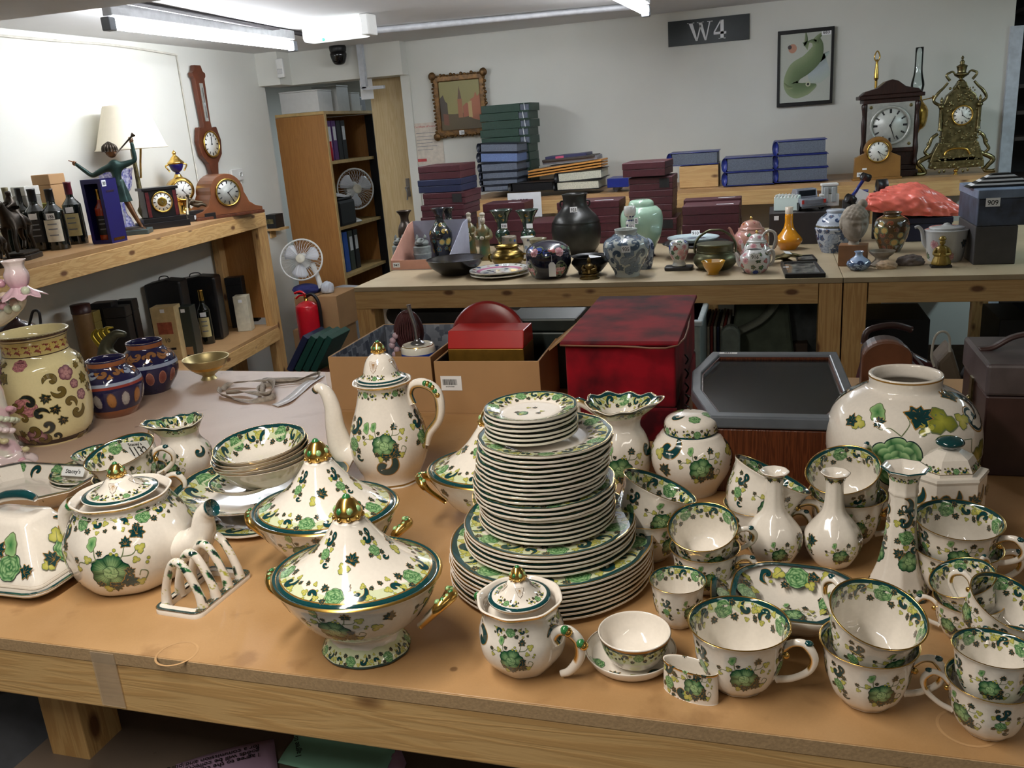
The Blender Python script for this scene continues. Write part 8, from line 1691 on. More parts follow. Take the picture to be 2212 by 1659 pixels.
fl([(-1,-.99),(.99,-.99),(.99,-.35),(.4,-.3),(-.3,-.35),(-.99,-.3)],rgb(84,70,40),0); fl([(-.99,-.6),(-.62,-.6),(-.62,.1),(-.72,.2),(-.8,.45),(-.99,.3)],rgb(66,54,40),1); fl([(-.12,-.5),(.1,-.5),(.1,.25),(-.12,.25)],rgb(150,96,60),2); fl([(-.1,.25),(.08,.25),(.04,.5),(-.01,.78),(-.06,.5)],rgb(96,70,44),2)
fl([(.12,-.5),(.5,-.45),(.5,-.05),(.3,.08),(.12,-.05)],rgb(150,84,56),1); fl([(.5,-.55),(.99,-.7),(.99,.45),(.84,.3),(.76,.5),(.68,.28),(.5,.2)],rgb(158,92,58),2); fl([(.38,-.5),(.56,-.52),(.56,.15),(.38,.1)],rgb(176,150,96),3); fl([(-.85,-.75),(-.6,-.8),(-.6,-.35),(-.85,-.3)],rgb(110,66,44),3)
pm.build('painting',[CHINA_MATT],t,paint=True); sticker(t,(.0,-.02,-h_*.84),.034,.026,'1308'); fw_,fh_ = fw0,fh0
a = ony(925,310,WY-.004); t = thing('certificate','pale printed certificate sheet on the wall under the painting','notice',(a.x,WY-.004,a.z)); w_ = (ony(958,310,WY).x-ony(894,310,WY).x)/2; h_ = (ony(925,268,WY).z-ony(925,358,WY).z)/2
MB().box(-w_,w_,-.001,.001,-h_,h_).build('sheet',mat('cream_paper',rgb(214,204,190),.7),t); MB().box(-w_*.8,-w_*.2,-.002,-.001,-h_*.86,-h_*.72).build('red_seal',mat('red_print',rgb(190,70,70),.6),t); text('lettering','Certificate of Insurance',.018,t,(0,-.002,h_*.82),m=mat('red_print',rgb(190,70,70))); [MB().box(-w_*.75,w_*(.6-.3*(i % 2)),-.002,-.001,h_*(.5-.16*i),h_*(.5-.16*i)+.003).build('text_line',GREYP,t) for i in range(6)]
# ---- cabinet contents (seen on the open side facing right)
def cfile(px,y0,z0,wy,h,c,lab,spine=None,cat='folder',name='lever_arch_file'):
    y = y0; t = thing(name,lab,cat,(CX1-.31,y,z0),0,'files in the cabinet'); MB().box(0,.28,-wy/2,wy/2,0,h).build('body',mat('file_%d_%d_%d' % tuple(int(q*99) for q in c),c,.45),t,bevel=.002)
    if spine: MB().box(.28,.2815,-wy*.32,wy*.32,h*.5,h*.85).build('spine_label',spine,t)
PUR = rgb(96,50,120)
for i,(px,c,sp,lab) in enumerate(((699,rgb(30,32,38),mat('red_print',rgb(190,70,70)),'black file with red label at the left end of the top cabinet shelf'),(707,rgb(190,200,214),None,'pale grey file second from the left on the top cabinet shelf'),(716,PUR,PAPER,'purple file, left one of two on the top cabinet shelf'),(724,PUR,PAPER,'purple file, right one of two on the top cabinet shelf'),(735,rgb(20,20,24),None,'black file with plain spine right of the purple files'),(748,rgb(20,20,24),PAPER,'black file with white spine label at the right of the top cabinet shelf'))): cfile(px,5.53+.072*i,1.361,.062,.27,c,lab,sp)
for i,(px,c,sp,lab) in enumerate(((724,rgb(166,30,50),PAPER,'red file on the bottom cabinet shelf'),(738,rgb(24,24,28),PAPER,'black file beside the red one on the bottom cabinet shelf'),(748,rgb(40,90,180),None,'blue file on the bottom cabinet shelf'),(757,rgb(60,70,60),PAPER,'dark grey file right of the blue one'),(770,rgb(22,22,26),PAPER,'black file at the right of the bottom cabinet shelf'))): cfile(px,5.54+.085*i,.561,.066,.29,c,lab,sp)
y_ = onx(729,320,CX1+.0).y; t = thing('spray_can','red and white spray can on the top cabinet shelf','can',(CX1-.012-.022+.0,y_-.06,1.361)); m = MB(); m.lathe([(0,0),(.02,0),(.02,.13),(0,.13)],20,k=1); m.build('body',mat('red_can',rgb(190,36,50),.3),t); m = MB(); m.lathe([(.02,.131),(.018,.15),(.01,.17),(0,.172)],20); m.build('cap',WHITEP,t)
t.location.x = CX1-.0285+.0
for o in bpy.data.objects:
    if o.get('group') == 'files in the cabinet': o.location.x -= .05
def fan(name,label,c,R_,face,stem,foot,k=1.):
    # face: unit normal of the guard; stem: point list below; c: hub centre
    t = thing(name,label,'fan',tuple(c)); n = Vector(face).normalized(); q = n.to_track_quat('Z','Y').to_matrix().to_4x4()
    for zz_ in (.03,-.03):
        m = MB()
        for i in range(36): a = 2*PI*i/36; m.tube([q @ Vector((R_*.2*cos(a),R_*.2*sin(a),zz_*1.2)),q @ Vector((R_*.7*cos(a),R_*.7*sin(a),zz_)),q @ Vector((R_*cos(a),R_*sin(a),0))],.0011,4,k=2)
        m.build('wire_guard',WHITEP,t)
    m = MB(); m.tube([q @ Vector((R_*cos(a),R_*sin(a),0)) for a in np.linspace(0,2*PI,40,endpoint=False)],.006,8,k=1,closed=True); m.build('guard_rim',WHITEP,t)
    m = MB(); m.lathe([(0,.04),(R_*.2,.036),(R_*.22,.028),(0,.026)],24,M=q); m.build('badge',mat('cream_plastic',rgb(216,210,190),.35),t); m = MB(); m.lathe([(0,-.12),(.04,-.11),(.05,-.05),(.05,-.036),(0,-.034)],20,M=q); m.build('motor',WHITEP,t)
    for b_ in range(3):
        a0 = 2*PI*b_/3+.4; V = [q @ Vector((r*cos(a0+d),r*sin(a0+d),.012*cos(j))) for r,ds in ((.2*R_,.3),(.5*R_,.5),(.78*R_,.52),(.88*R_,.3)) for j,d in enumerate((-ds,-ds/3,ds/3,ds))]; m = MB(); m.add(V,[(4*i+j,4*i+j+1,4*i+5+j,4*i+4+j) for i in range(3) for j in range(3)]); o = m.build('blade',mat('translucent_blade',rgb(214,216,222),.3,var=.02),t); s_ = o.modifiers.new('s','SOLIDIFY'); s_.thickness = .0025
    m = MB(); m.tube([Vector(p)-c for p in stem],[.02,.016,.018],12); m.build('stem',WHITEP,t)
    if foot: m = MB(); m.lathe([(0,0),(foot,0),(foot*1.02,.012),(foot*.7,.025),(.02,.04),(0,.04)],32,M=MT(Vector(stem[-1])-c)); m.build('base',WHITEP,t)
    return t
c = onx(768,408,CX1-.04); fan('desk_fan','white desk fan on the middle shelf of the cabinet',c,.145,(1,-.75,.05),[(c.x-.06,c.y,c.z-.02),(c.x-.06,c.y-.02,c.z-.14),(c.x-.055,c.y-.04,.906)],.08)
c = ony(651,561,4.95); c.x += 0; fan('pedestal_fan','white fan tilted upwards standing on the cardboard boxes beside the cabinet',c,.135,(.35,-1,.45),[(c.x+.04,c.y+.06,c.z-.04),(c.x+.09,c.y+.02,c.z-.12),(c.x+.115,c.y,c.z-.19)],.0)
yq = onx(720,430,CX1-.1).y; t = thing('packet','green and yellow crumpled packets at the back of the middle cabinet shelf','packets',(CX1-.2,yq+.08,.906)); MB().box(-.08,-.0,-.14,.2,0,.3).build('packet_body',mat('green_yellow_packets',rgb(76,88,40),.5,var=.5,scale=14,col2=rgb(140,120,50)),t,bevel=.03)
t = thing('paper_bundle','bundle of white papers hanging over a black machine in the cabinet','paper',(CX1-.06,yq-.03,1.12)); MB().box(-.06,.05,-.09,.12,0,.015).build('sheets',PAPER,t,rot=(-.15,.25,0)); t = thing('black_machine','black office machine under the papers in the cabinet','machine',(CX1-.1,yq+.0,.906)); MB().box(-.1,.1,-.12,.14,0,.18).build('housing',BLACKP,t,bevel=.02); MB().box(-.08,.09,-.1,.12,.181,.2).build('lid',BLACKP,t,bevel=.008)
# boxes on the cabinet
for lab,y0,y1,h,x0,m in (('white glossy box at the left end on top of the cabinet',5.48,5.68,.165,-3.22,WHITEP),('tall white box in the middle on top of the cabinet',5.76,5.94,.205,-3.12,WHITEP),('short white box at the right on top of the cabinet',5.98,6.12,.15,-3.1,WHITEP)):
    t = thing('white_box',lab,'box',(x0,y0,CT+.001),0,'boxes on the cabinet'); MB().box(0,-2.93-x0,0,y1-y0,0,h*.8).build('body',m,t,bevel=.002); MB().box(-.002,-2.93-x0+.002,-.002,y1-y0+.002,h*.8+.001,h*.86).build('lid',m,t,bevel=.002)
t = thing('grey_device','small dark grey device with papers at the right end on the cabinet top','device',(-3.0,6.17,CT+.001)); MB().box(-.06,.06,-.03,.06,0,.1).build('body',GREYP,t,bevel=.006); MB().box(-.03,.07,-.035,-.032,.0,.04).build('paper',PAPER,t)
nt_ = ony(789,190,5.42); t = tag(MB().box(-.045,.045,-.001,.001,-.07,.07).build('paper_notice',PAPER,None,loc=(nt_.x,5.44,nt_.z)),'small white notice sheet hanging in the top of the doorway','notice')
# ---- things between the shelving and the cabinet
CB2 = CARD
ft = ony(690,640,5.0); 
for i,(y0,y1,lab) in enumerate(((640,712,'upper cardboard carton under the white fan'),(712,800,'lower cardboard carton standing on the floor by the cabinet'))):
    a,b_ = ony(645,y1,4.82),ony(735,y1,4.82); h = ony(690,y0,4.82).z-ony(690,y1,4.82).z; z0 = ony(690,y1,4.82).z; z0 = 0 if i else z0+.001
    t = thing('carton',lab,'box',(a.x,4.82,z0),0); hh = (ony(690,712,4.82).z) if i else h; MB().box(0,b_.x-a.x,0,.3,0,hh-.002).build('body',CB2,t,bevel=.003); MB().box((b_.x-a.x)*.45,(b_.x-a.x)*.55,-.001,.3,hh-.04,hh-.001).build('tape',mat('brown_tape',rgb(150,120,84),.3),t)
zc_ = ony(690,640,4.82).z; blob('blue_cloth','dark blue cloth bundled on the carton at the foot of the fan','cloth',(ony(662,620,4.95).x,4.95,zc_+.022),(.09,.07,.035),mat('blue_cloth',rgb(34,40,104),.8,var=.2),4,.3,4)
blob('white_tissue','crumpled white tissue on the carton beside the fan stem','tissue',(ony(702,622,4.9).x,4.93,zc_+.028),(.04,.035,.045),POLY,9,.4,4)
b = ony(648,735,4.62); t = thing('fire_extinguisher','red fire extinguisher with black hose beside the shelving end','extinguisher',(b.x,4.76,ony(648,700,4.76).z-.16)); RD = mat('extinguisher_red',rgb(196,20,36),.25,coat=.4,var=.03)
z0 = t.location.z; m = MB(); m.lathe([(0,0),(.07,0),(.075,.01),(.075,.25),(.06,.29),(.02,.31),(0,.312)],28); m.build('cylinder',RD,t); m = MB(); m.rod((0,0,.31),(0,0,.35),.014); m.build('valve',BRASS,t)
m = MB(); m.tube([(0,0,.35),(-.03,0,.37),(-.075,0,.36)],.008,8); m.tube([(0,0,.345),(-.04,0,.345),(-.07,0,.325)],.006,8); m.build('lever',RD,t); m = MB(); m.tube([(.01,0,.34),(.05,0,.35),(.085,0,.3),(.088,0,.2),(.085,0,.1)],.011,10); m.build('hose',BLACKP,t); MB().box(-.06,.06,-.06,.06,-z0,-.001).build('bracket_stand',DARKC,t)
t = thing('book_carton','worn carton packed with green bound volumes leaning by the shelving end','box',(ony(655,760,4.5).x,4.45,0)); zb = ony(655,770,4.45).z; MB().box(-.14,.14,0,.3,0,max(.12,zb)-.105).build('body',mat('red_green_carton',rgb(120,60,50),.6,var=.4,scale=8,col2=rgb(96,90,40)),t,bevel=.004)
for i in range(4):
    o = MB().box(-.02,.02,0,.24,0,.26).build('album',(NAVY,mat('bottle_green_cloth',rgb(20,64,54),.45),mat('bottle_green_cloth',rgb(20,64,54)),mat('bottle_green_cloth',rgb(20,64,54)))[i],None,bevel=.003,loc=(t.location.x-.1+.055*i,4.47,max(.12,zb)-.1),rot=(0,.6,0)); tag(o,('navy album leaning at the left in the worn carton','second leaning green album in the worn carton','third leaning green album in the worn carton','rightmost leaning green album in the worn carton')[i],'album','albums in the worn carton')
a = ony(748,660,5.35); t = thing('white_carton','white carton with blue up arrow in front of the cabinet','box',(a.x-.03,5.25,0),-.3); h = ony(748,624,5.3).z; MB().box(-.1,.1,0,.2,0,h).build('body',mat('white_card',rgb(180,186,196),.6),t,bevel=.003)
m = MB(); m.prism([(-.008,h*.55),(.008,h*.55),(.008,h*.78),(.022,h*.78),(0,h*.88),(-.022,h*.78),(-.008,h*.78)],-.002,-.0005,M=xz); m.build('arrow_mark',BLUEF,t)
a = ony(583,497,5.1); t = thing('wall_bracket_shelf','tiny pine shelf on the left wall by its end','shelf',(WX+.002,5.1,a.z)); MB().box(0,.1,-.06,.06,0,.014).build('board',PINE,t); MB().box(0,.012,-.03,.03,-.05,0).build('bracket',PINE,t)
t = thing('black_packet','small black packet box standing on the tiny wall shelf','packet',(WX+.006,5.1,a.z+.015)); MB().box(0,.07,-.05,.05,0,.09).build('body',BLACKP,t,bevel=.002); MB().box(.0,.05,-.0515,-.05,.03,.06).build('label',OLDBR,t)
# ================================================================ on the left shelving unit
def shp(px,py): return onb(px,py,SZ)
def bottle(px,py,w,toppy,label,cap,lab=None,num=None,z0=None,body=BOTTLE,neckl=None,grp='bottles on the upper left shelf'):
    z0 = SZ if z0 is None else z0; b = onb(px,py,z0); t = thing('wine_bottle',label,'bottle',tuple(b),0,grp); r = w*kpx(b)/2; h = zvert(b.x,b.y,toppy)-z0
    m = MB(); m.lathe([(0,.004),(r*.85,0),(r,.006),(r,h*.58),(r*.92,h*.65),(r*.5,h*.73),(r*.38,h*.78),(r*.36,h*.98),(0,h*.985)],24,k=3); m.build('glass',body,t)
    m = MB(); m.lathe([(r*.4,h*.8),(r*.39,h*.97),(r*.42,h*.975),(r*.41,h),(0,h*1.001)],20,k=1); m.build('capsule',cap,t)
    if lab:
        m = MB(); n = 12; V = [((r+.0008)*cos(a),(r+.0008)*sin(a),z) for z in (h*.14,h*.5) for a in np.linspace(-2.2,-.3,n)]; m.add(V,[(i,i+1,n+i+1,n+i) for i in range(n-1)]); o = m.build('paper_label',lab,t)
        m = MB(); V = []; F = []
        for q,z in enumerate((.42,.34,.24)):
            k0 = len(V); V += [((r+.0012)*cos(a),(r+.0012)*sin(a),zz*h) for zz in (z,z+.02) for a in np.linspace(-1.6,-.7,6)]; F += [(k0+i,k0+i+1,k0+7+i,k0+6+i) for i in range(5)]
        m.add(V,F); m.build('label_print',GREYP,t)
    if num is not None: a = -1.1; sticker(t,((r+.002)*cos(a),(r+.002)*sin(a),h*.56),.032,.024,num,rot=(PI/2,0,a+PI/2))
    return t
CRL = mat('cream_bottle_label',rgb(214,208,190),.6); YLL = mat('yellow_bottle_label',rgb(206,194,140),.6)
bottle(95,540,42,408,'dark port bottle with red seal and black capsule, behind the rider bronze',BLACKP,mat('black_bottle_label',rgb(26,26,28),.5),'')
bottle(132,538,42,408,'dark wine bottle with large white label and lot number',BLACKP,CRL,'185')
bottle(172,526,38,393,'dark wine bottle with maroon capsule and yellow label',mat('maroon_capsule',rgb(84,22,34),.4),YLL,'')
bottle(66,528,38,406,'dark bottle with black capsule just behind the rider bronze',BLACKP)
bottle(8,520,40,406,'green glass bottle at the left end of the shelf',mat('green_capsule',rgb(30,84,44),.4),CRL); bottle(34,512,32,405,'pale capped bottle second from the left end of the shelf',mat('tan_capsule',rgb(140,132,100),.5))
# cognac presentation box with window
b = shp(222,527); k = kpx(b); h = zvert(b.x,b.y,388)-SZ; t = thing('cognac_box','royal blue presentation box with window showing a brandy bottle','box',tuple(b),.04); BL = mat('royal_blue_card_dark',rgb(30,26,90),.35,var=.05)
MB().box(.046,.05,.0,.1,0,h).box(-.05,.046,.096,.1,0,h).box(-.05,-.046,.004,.096,0,h).box(-.046,.046,0,.096,0,.004).box(-.05,.05,0,.1,h-.004,h).build('case',BL,t); MB().box(-.05,.046,0,.003,h*.93,h-.004).box(-.05,.046,0,.003,.004,h*.06).box(-.05,-.034,0,.003,h*.06,h*.93).box(.034,.046,0,.003,h*.06,h*.93).build('window_frame',BL,t)
MB().box(.05,.0508,.015,.085,.01,.022).build('gold_strip',GILT,t); text('lettering','COGNAC',.012,t,(.0508,.05,h*.8),(PI/2,0,PI/2),m=GILT); sticker(t,(.051,.02,h*.93),.026,.026,'1809',rot=(PI/2,0,PI/2))
q = bottle(212,521,30,400,'amber brandy bottle behind the window of the blue box',GILT,BLACKI,body=mat('amber_spirit',rgb(170,58,18),.08,coat=.5,var=.2)); q.location = t.location+Vector((-.007,.04,.0045)); q.scale = (.85,.85,.92)
def sbox(name,label,cat,x0,x1,y0,y1,dep,m,z0=SZ,push=0.,top=None,rz=0.):
    a = onb(x0,y1,z0); b_ = onb(x1,y1,z0); t = thing(name,label,cat,((a.x+b_.x)/2,a.y+push,z0),rz); k = kpx((t.location.x,t.location.y,z0)); w = (x1-x0)*k/2; h = zvert(t.location.x,t.location.y,y0)-z0
    MB().box(-w,w,0,dep,0,h*(.85 if top else 1)).build('body',m,t,bevel=.003)
    if top: MB().box(-w-.001,w+.001,-.001,dep+.001,h*.852,h).build('lid',top,t,bevel=.003)
    return t,w,h
sbox('brown_carton','plain brown carton behind the blue brandy box','box',112,158,378,500,.09,CARD,top=CARD); sbox('grey_gift_box','grey gift box with red ribbon behind the bottles','box',62,98,404,515,.08,mat('grey_card',rgb(150,148,140),.6),top=mat('white_card2',rgb(210,208,200),.6)); sbox('yellow_tin','yellowish green tin behind the labelled bottles','tin',100,140,440,508,.07,mat('yellow_green_tin',rgb(150,146,70),.4,.3,var=.2),top=mat('yellow_green_tin',rgb(150,146,70)))
# skinned figures
def skin(name,joints,edges,m,parent,sub=2,root=0):
    me = bpy.data.meshes.new(name); me.from_pydata([j[:3] for j in joints],edges,[]); o = bpy.data.objects.new(name,me); COL.objects.link(o); me.materials.append(m)
    s = o.modifiers.new('skin','SKIN'); 
    for i,j in enumerate(joints): v = me.skin_vertices[0].data[i]; v.radius = (j[3],j[4] if len(j) > 4 else j[3]); v.use_root = i == root
    s.use_smooth_shade = True; b = o.modifiers.new('sub','SUBSURF'); b.levels = sub; b.render_levels = sub; o.parent = parent; return o
def rider(px,py,label,k=1.,rz=-1.2):
    b = shp(px,py); t = thing('horse_bronze',label,'sculpture',tuple(b),rz,'horse bronzes'); t.scale = (k,)*3
    MB().prism(roundrect(.15,.09,.03,4),0,.018).prism(roundrect(.135,.078,.03,4),.018,.028).build('base',BRONZE,t,bevel=.003)
    J = [(-.05,0,.135,.026),(0,0,.13,.028),(.045,0,.14,.026),(.07,0,.175,.016),(.085,0,.2,.013),(.11,0,.19,.009),(.125,0,.18,.007)]; E = [(0,1),(1,2),(2,3),(3,4),(4,5),(5,6)]
    for s in (-1,1):
        n = len(J); J += [(.055,s*.018,.115,.012),(.062+.01*s,s*.018,.07,.007),(.058+.012*s,s*.018,.03,.008)]; E += [(2,n),(n,n+1),(n+1,n+2)]
        n = len(J); J += [(-.06,s*.018,.11,.014),(-.05+.01*s,s*.018,.08,.008),(-.065+.01*s,s*.018,.06,.007),(-.06,s*.018,.03,.008)]; E += [(0,n),(n,n+1),(n+1,n+2),(n+2,n+3)]
    n = len(J); J += [(-.078,0,.13,.007),(-.092,0,.09,.009),(-.09,0,.06,.004)]; E += [(0,n),(n,n+1),(n+1,n+2)]
    skin('horse',J,E,BRONZE,t,root=1)
    skin('rider',[(0,0,.16,.016),(.0,0,.195,.018),(.005,0,.215,.008),(.008,0,.235,.012),(.01,.03,.14,.008),(.005,.032,.1,.006),(.01,-.03,.14,.008),(.005,-.032,.1,.006),(.03,.014,.19,.006),(.055,.006,.18,.005),(.03,-.014,.19,.006),(.055,-.006,.18,.005)],[(0,1),(1,2),(2,3),(0,4),(4,5),(0,6),(6,7),(1,8),(8,9),(1,10),(10,11)],BRONZE,t)
rider(52,560,'dark bronze horse and rider facing the camera on the upper left shelf',1.12); rider(2,577,'dark bronze horse partly cut off at the left edge',.75)
# bronze boy with pipe
b = shp(287,506); H_ = zvert(b.x,b.y,286)-SZ; k = H_/1.0; t = thing('piper_statue','green bronze statue of a boy playing a long pipe with arm outstretched','statue',tuple(b),.5)
MB().prism(roundrect(.17,.13,.012,3),0,.022).build('base',mat('green_slate',rgb(70,84,84),.4,var=.3,scale=12),t,bevel=.003); m = MB(); m.ball((0,0,.022),(.07,.05,.014)); m.build('ground',BRONZE,t)
Q = lambda x,z,y=0.: (x*k,y*k,z*k)
J = [(*Q(-.05,.42),.055*k,.045*k),(*Q(-.05,.55),.05*k,.04*k),(*Q(-.045,.66),.06*k,.042*k),(*Q(-.05,.75),.024*k)]; E = [(0,1),(1,2),(2,3)]
o_ = skin('tunic_body',[(*Q(-.05,.44),.07*k,.055*k),(*Q(-.045,.56),.055*k,.045*k),(*Q(-.04,.68),.06*k,.042*k),(*Q(-.05,.745),.026*k),(*Q(-.14,.66),.035*k),(*Q(-.27,.60),.026*k),(*Q(-.405,.735),.018*k),(*Q(.06,.69),.035*k),(*Q(.16,.72),.026*k),(*Q(.155,.9),.018*k)],[(0,1),(1,2),(2,3),(2,4),(4,5),(5,6),(2,7),(7,8),(8,9)],BRONZEG,t)
m = MB(); m.lathe([(.075*k,.36*k),(.098*k,.34*k),(.1*k,.33*k),(.085*k,.4*k),(.068*k,.5*k),(.05*k,.55*k),(0,.56*k)][2:],28,mod=lambda th,r,z: (-.045*k+r*(1+.08*np.cos(7*th)*(z < .45*k))*np.cos(th),r*.75*(1+.08*np.cos(7*th)*(z < .45*k))*np.sin(th),z)); m.build('tunic_skirt',BRONZEG,t)
for s,(fx,kx) in ((-1,(-.12,-.1)),(1,(.1,.05))): skin('leg',[(*Q(-.045+s*.04,.36),.036*k),(*Q(kx,.2,-.01),.026*k),(*Q(fx,.06),.018*k),(*Q(fx+.03*s,.045,-.035),.015*k),(*Q(fx+.04*s,.042,-.06),.012*k)],[(0,1),(1,2),(2,3),(3,4)],BRONZEB,t)
m = MB(); m.ball(Q(-.05,.825),(.055*k,.055*k,.066*k),seg=20,rings=12); m.ball(Q(-.012,.8,-.035),(.012*k,.012*k,.014*k),seg=8,rings=5); m.ball(Q(-.09,.81,-.03),(.008*k,.014*k,.018*k),seg=8,rings=5); m.build('head',BRONZEB,t)
m = MB(); m.ball(Q(-.058,.85,.01),(.066*k,.064*k,.058*k),seg=24,rings=12); [m.tube([Q(-.06,.91,.0),Q(-.06+.06*sin(a),.87,-.05*cos(a)),Q(-.06+.066*sin(a),.82,-.056*cos(a))],.011*k,6,k=3) for a in np.linspace(-1.8,1.6,9)]; m.build('bobbed_hair',BRONZE,t)
for nm,c_,dr in (('hand',Q(-.41,.735),(-1,.6)),('hand',Q(.155,.9),(.1,1))):
    m = MB(); m.ball(c_,(.02*k,.012*k,.024*k),seg=10,rings=6)
    for i in range(4): f_ = -.02+.012*i; a = (c_[0]+f_*k*(1 if dr[1] > .9 else .3),c_[1]-.004*i*k,c_[2]+.012*k); m.rod(a,(a[0]+dr[0]*.04*k,a[1]-.012*k,a[2]+(.035-.004*abs(i-1))*k*dr[1]),.0052*k,.004*k,seg=6)
    m.rod(c_,(c_[0]+.025*k,c_[1]-.018*k,c_[2]+.012*k),.0065*k,.0045*k,seg=6); m.build(nm,BRONZEB,t)
m = MB(); m.rod(Q(-.005,.79,-.05),Q(.17,.95,-.02),.006*k,.009*k,seg=10); m.lathe([(.0,0),(.012*k,0),(.022*k,.03*k),(0,.03*k)],12,M=MT(Q(.17,.95,-.02)) @ Vector((.175,.03,.16)).to_track_quat('Z','Y').to_matrix().to_4x4()); m.build('pipe',BRONZE,t)
# table lamp with pleated shade
q = onx(300,400,-3.03); b = Vector((q.x,q.y,SZ)); t = thing('table_lamp','table lamp with cream pleated shade against the left wall','lamp',tuple(b)); z0,z1 = zvert(b.x,b.y,322)-SZ,zvert(b.x,b.y,228)-SZ; k = kpx(b+Vector((0,0,.4)))
m = MB(); m.lathe([(74*k,z0),(70*k,z0+.01),(44*k,z1-.01),(42*k,z1)],96,k=1,mod=lambda th,r,z: (r*(1+.012*np.cos(48*th))*np.cos(th),r*(1+.012*np.cos(48*th))*np.sin(th),z)); o = m.build('shade',mat('cream_pleated_silk',rgb(232,222,200),.8,var=.02),t); s_ = o.modifiers.new('s','SOLIDIFY'); s_.thickness = .0015
m = MB(); m.lathe([(0,0),(.05,0),(.052,.015),(.02,.03),(.014,.05),(.03,.09),(.014,.14),(.009,z0),(.008,z1-.03),(0,z1-.03)],24); m.build('stem',OLDBR,t); m = MB(); m.tube([(.02,0,z0-.14),(.05,-.02,z0-.07),(.075,-.03,z0+.0),(.06,-.02,z0+.02)],.005,8); m.build('arm',BRASS,t)
# cut glass vase
BG = mat('blue_cut_glass',rgb(70,76,170),.06,var=.6,scale=70,coat=.4,col2=rgb(214,216,236)); CG = mat('pale_cut_glass',rgb(206,210,226),.05,var=.3,scale=90,trans=.4)
t,S,b,P = vase('cut_glass_vase','large blue and clear cut glass vase behind the bronze boy','vase',270,486,[(486,44),(473,30),(460,16),(440,18),(425,22),(412,50),(395,62),(380,66),(368,74)],SZ,BG,seg=48,mod=lambda th,r,z: (r*(1+.04*np.cos(12*th))*np.cos(th),r*(1+.04*np.cos(12*th))*np.sin(th),z+.004*np.cos(12*th)*(z > .1)))
vase('glass_decanter','clear cut glass piece standing left of the bronze boy legs','vase',262,482,[(482,24),(470,26),(450,18),(430,24),(415,30)],SZ,CG,seg=28)
# clocks on the shelf
b = shp(360,492); t = thing('slate_clock','black slate mantel clock with red marble columns on the left shelf','clock',tuple(b),.95); h = zvert(b.x,b.y,404)-SZ
MB().box(-.115,.115,-.02,.12,0,h*.16).box(-.105,.105,-.01,.11,h*.16,h*.27).build('plinth',SLATE,t,bevel=.002); MB().box(-.078,.078,0,.1,h*.27,h*.93).build('case',SLATE,t,bevel=.002); MB().box(-.088,.088,-.008,.108,h*.93,h).build('top',SLATE,t,bevel=.002)
[MB().box(s*.066-.008,s*.066+.008,-.003,.0,h*.29,h*.9).build('marble_panel',REDM,t) for s in (-1,1)]; dial(t,(.0,-.004,h*.64),.048,DIAL,hands=(.8,2.),rim=BRASS); m = MB(); m.lathe([(0,0),(.022,0),(.02,.002),(0,.002)],20,M=MT((0,-.007,h*.64)) @ MR(PI/2,4,'X')); m.build('gilt_centre',GILT,t)
b = shp(376,478); b = Vector((b.x,b.y+.1,SZ)); t = thing('gilt_urn_clock','gilt drum clock topped by a cobalt and gilt urn behind the slate clock','clock',tuple(b),.9); H_ = zvert(b.x,b.y,324)-SZ; k = H_
m = MB(); m.lathe([(0,0),(.2*k,0),(.21*k,.04*k),(.12*k,.09*k),(.09*k,.2*k),(.1*k,.28*k),(0,.3*k)],28); m.build('base',GILT,t); m = MB(); m.lathe([(0,-.14*k),(.16*k,-.14*k),(.175*k,-.08*k),(.175*k,.1*k),(0,.11*k)],36,M=MT((0,0,.43*k)) @ MR(PI/2,4,'X')); m.build('drum',GILT,t)
dial(t,(0,-.112*k,.43*k),.14*k,DIAL,hands=(.5,2.5),rim=GILT); m = MB(); m.lathe([(.06*k,.6*k),(.04*k,.66*k),(.03*k,.68*k),(.07*k,.71*k),(.1*k,.78*k),(.095*k,.8*k)],24); m.build('urn_bowl',mat('cobalt_enamel',rgb(22,18,90),.1),t); m = MB(); m.lathe([(.1*k,.8*k),(.12*k,.82*k),(.08*k,.86*k),(.05*k,.9*k),(.02*k,.93*k),(.03*k,.96*k),(0,1.*k)],24); m.lathe([(.09*k,.585*k),(.06*k,.62*k),(.04*k,.66*k),(.02*k,.66*k)],20); [m.tube([(s*.1*k,0,.8*k),(s*.15*k,0,.78*k),(s*.1*k,0,.7*k)],.012*k,6) for s in (-1,1)]; m.build('urn_mounts',GILT,t)
b = shp(434,476); t = thing('reclining_figure','spelter reclining figure on a black stepped base between the clocks','sculpture',tuple(b),.95); SP = mat('spelter_bronze',rgb(90,78,62),.35,.7,var=.4,scale=30)
MB().box(-.075,.075,-.03,.05,0,.035).box(-.06,.07,-.02,.04,.035,.055).build('base',SLATE,t,bevel=.002); skin('figure',[(-.02,0,.075,.015),(-.035,0,.105,.014),(-.045,0,.125,.006),(-.05,0,.142,.011),(.02,0,.085,.01),(.05,0,.066,.007),(.07,0,.062,.005),(-.05,-.02,.1,.006),(-.06,-.02,.07,.005),(-.01,-.02,.1,.005),(.02,-.02,.095,.004)],[(0,1),(1,2),(2,3),(0,4),(4,5),(5,6),(1,7),(7,8),(1,9),(9,10)],SP,t); m = MB(); m.rod((-.07,-.02,.04),(-.055,-.01,.12),.005); m.build('pillar',mat('ivory_column',rgb(206,196,170),.4),t); sticker(t,(-.03,-.032,.02),.022,.022,'19',rot=(PI/2,0,0))
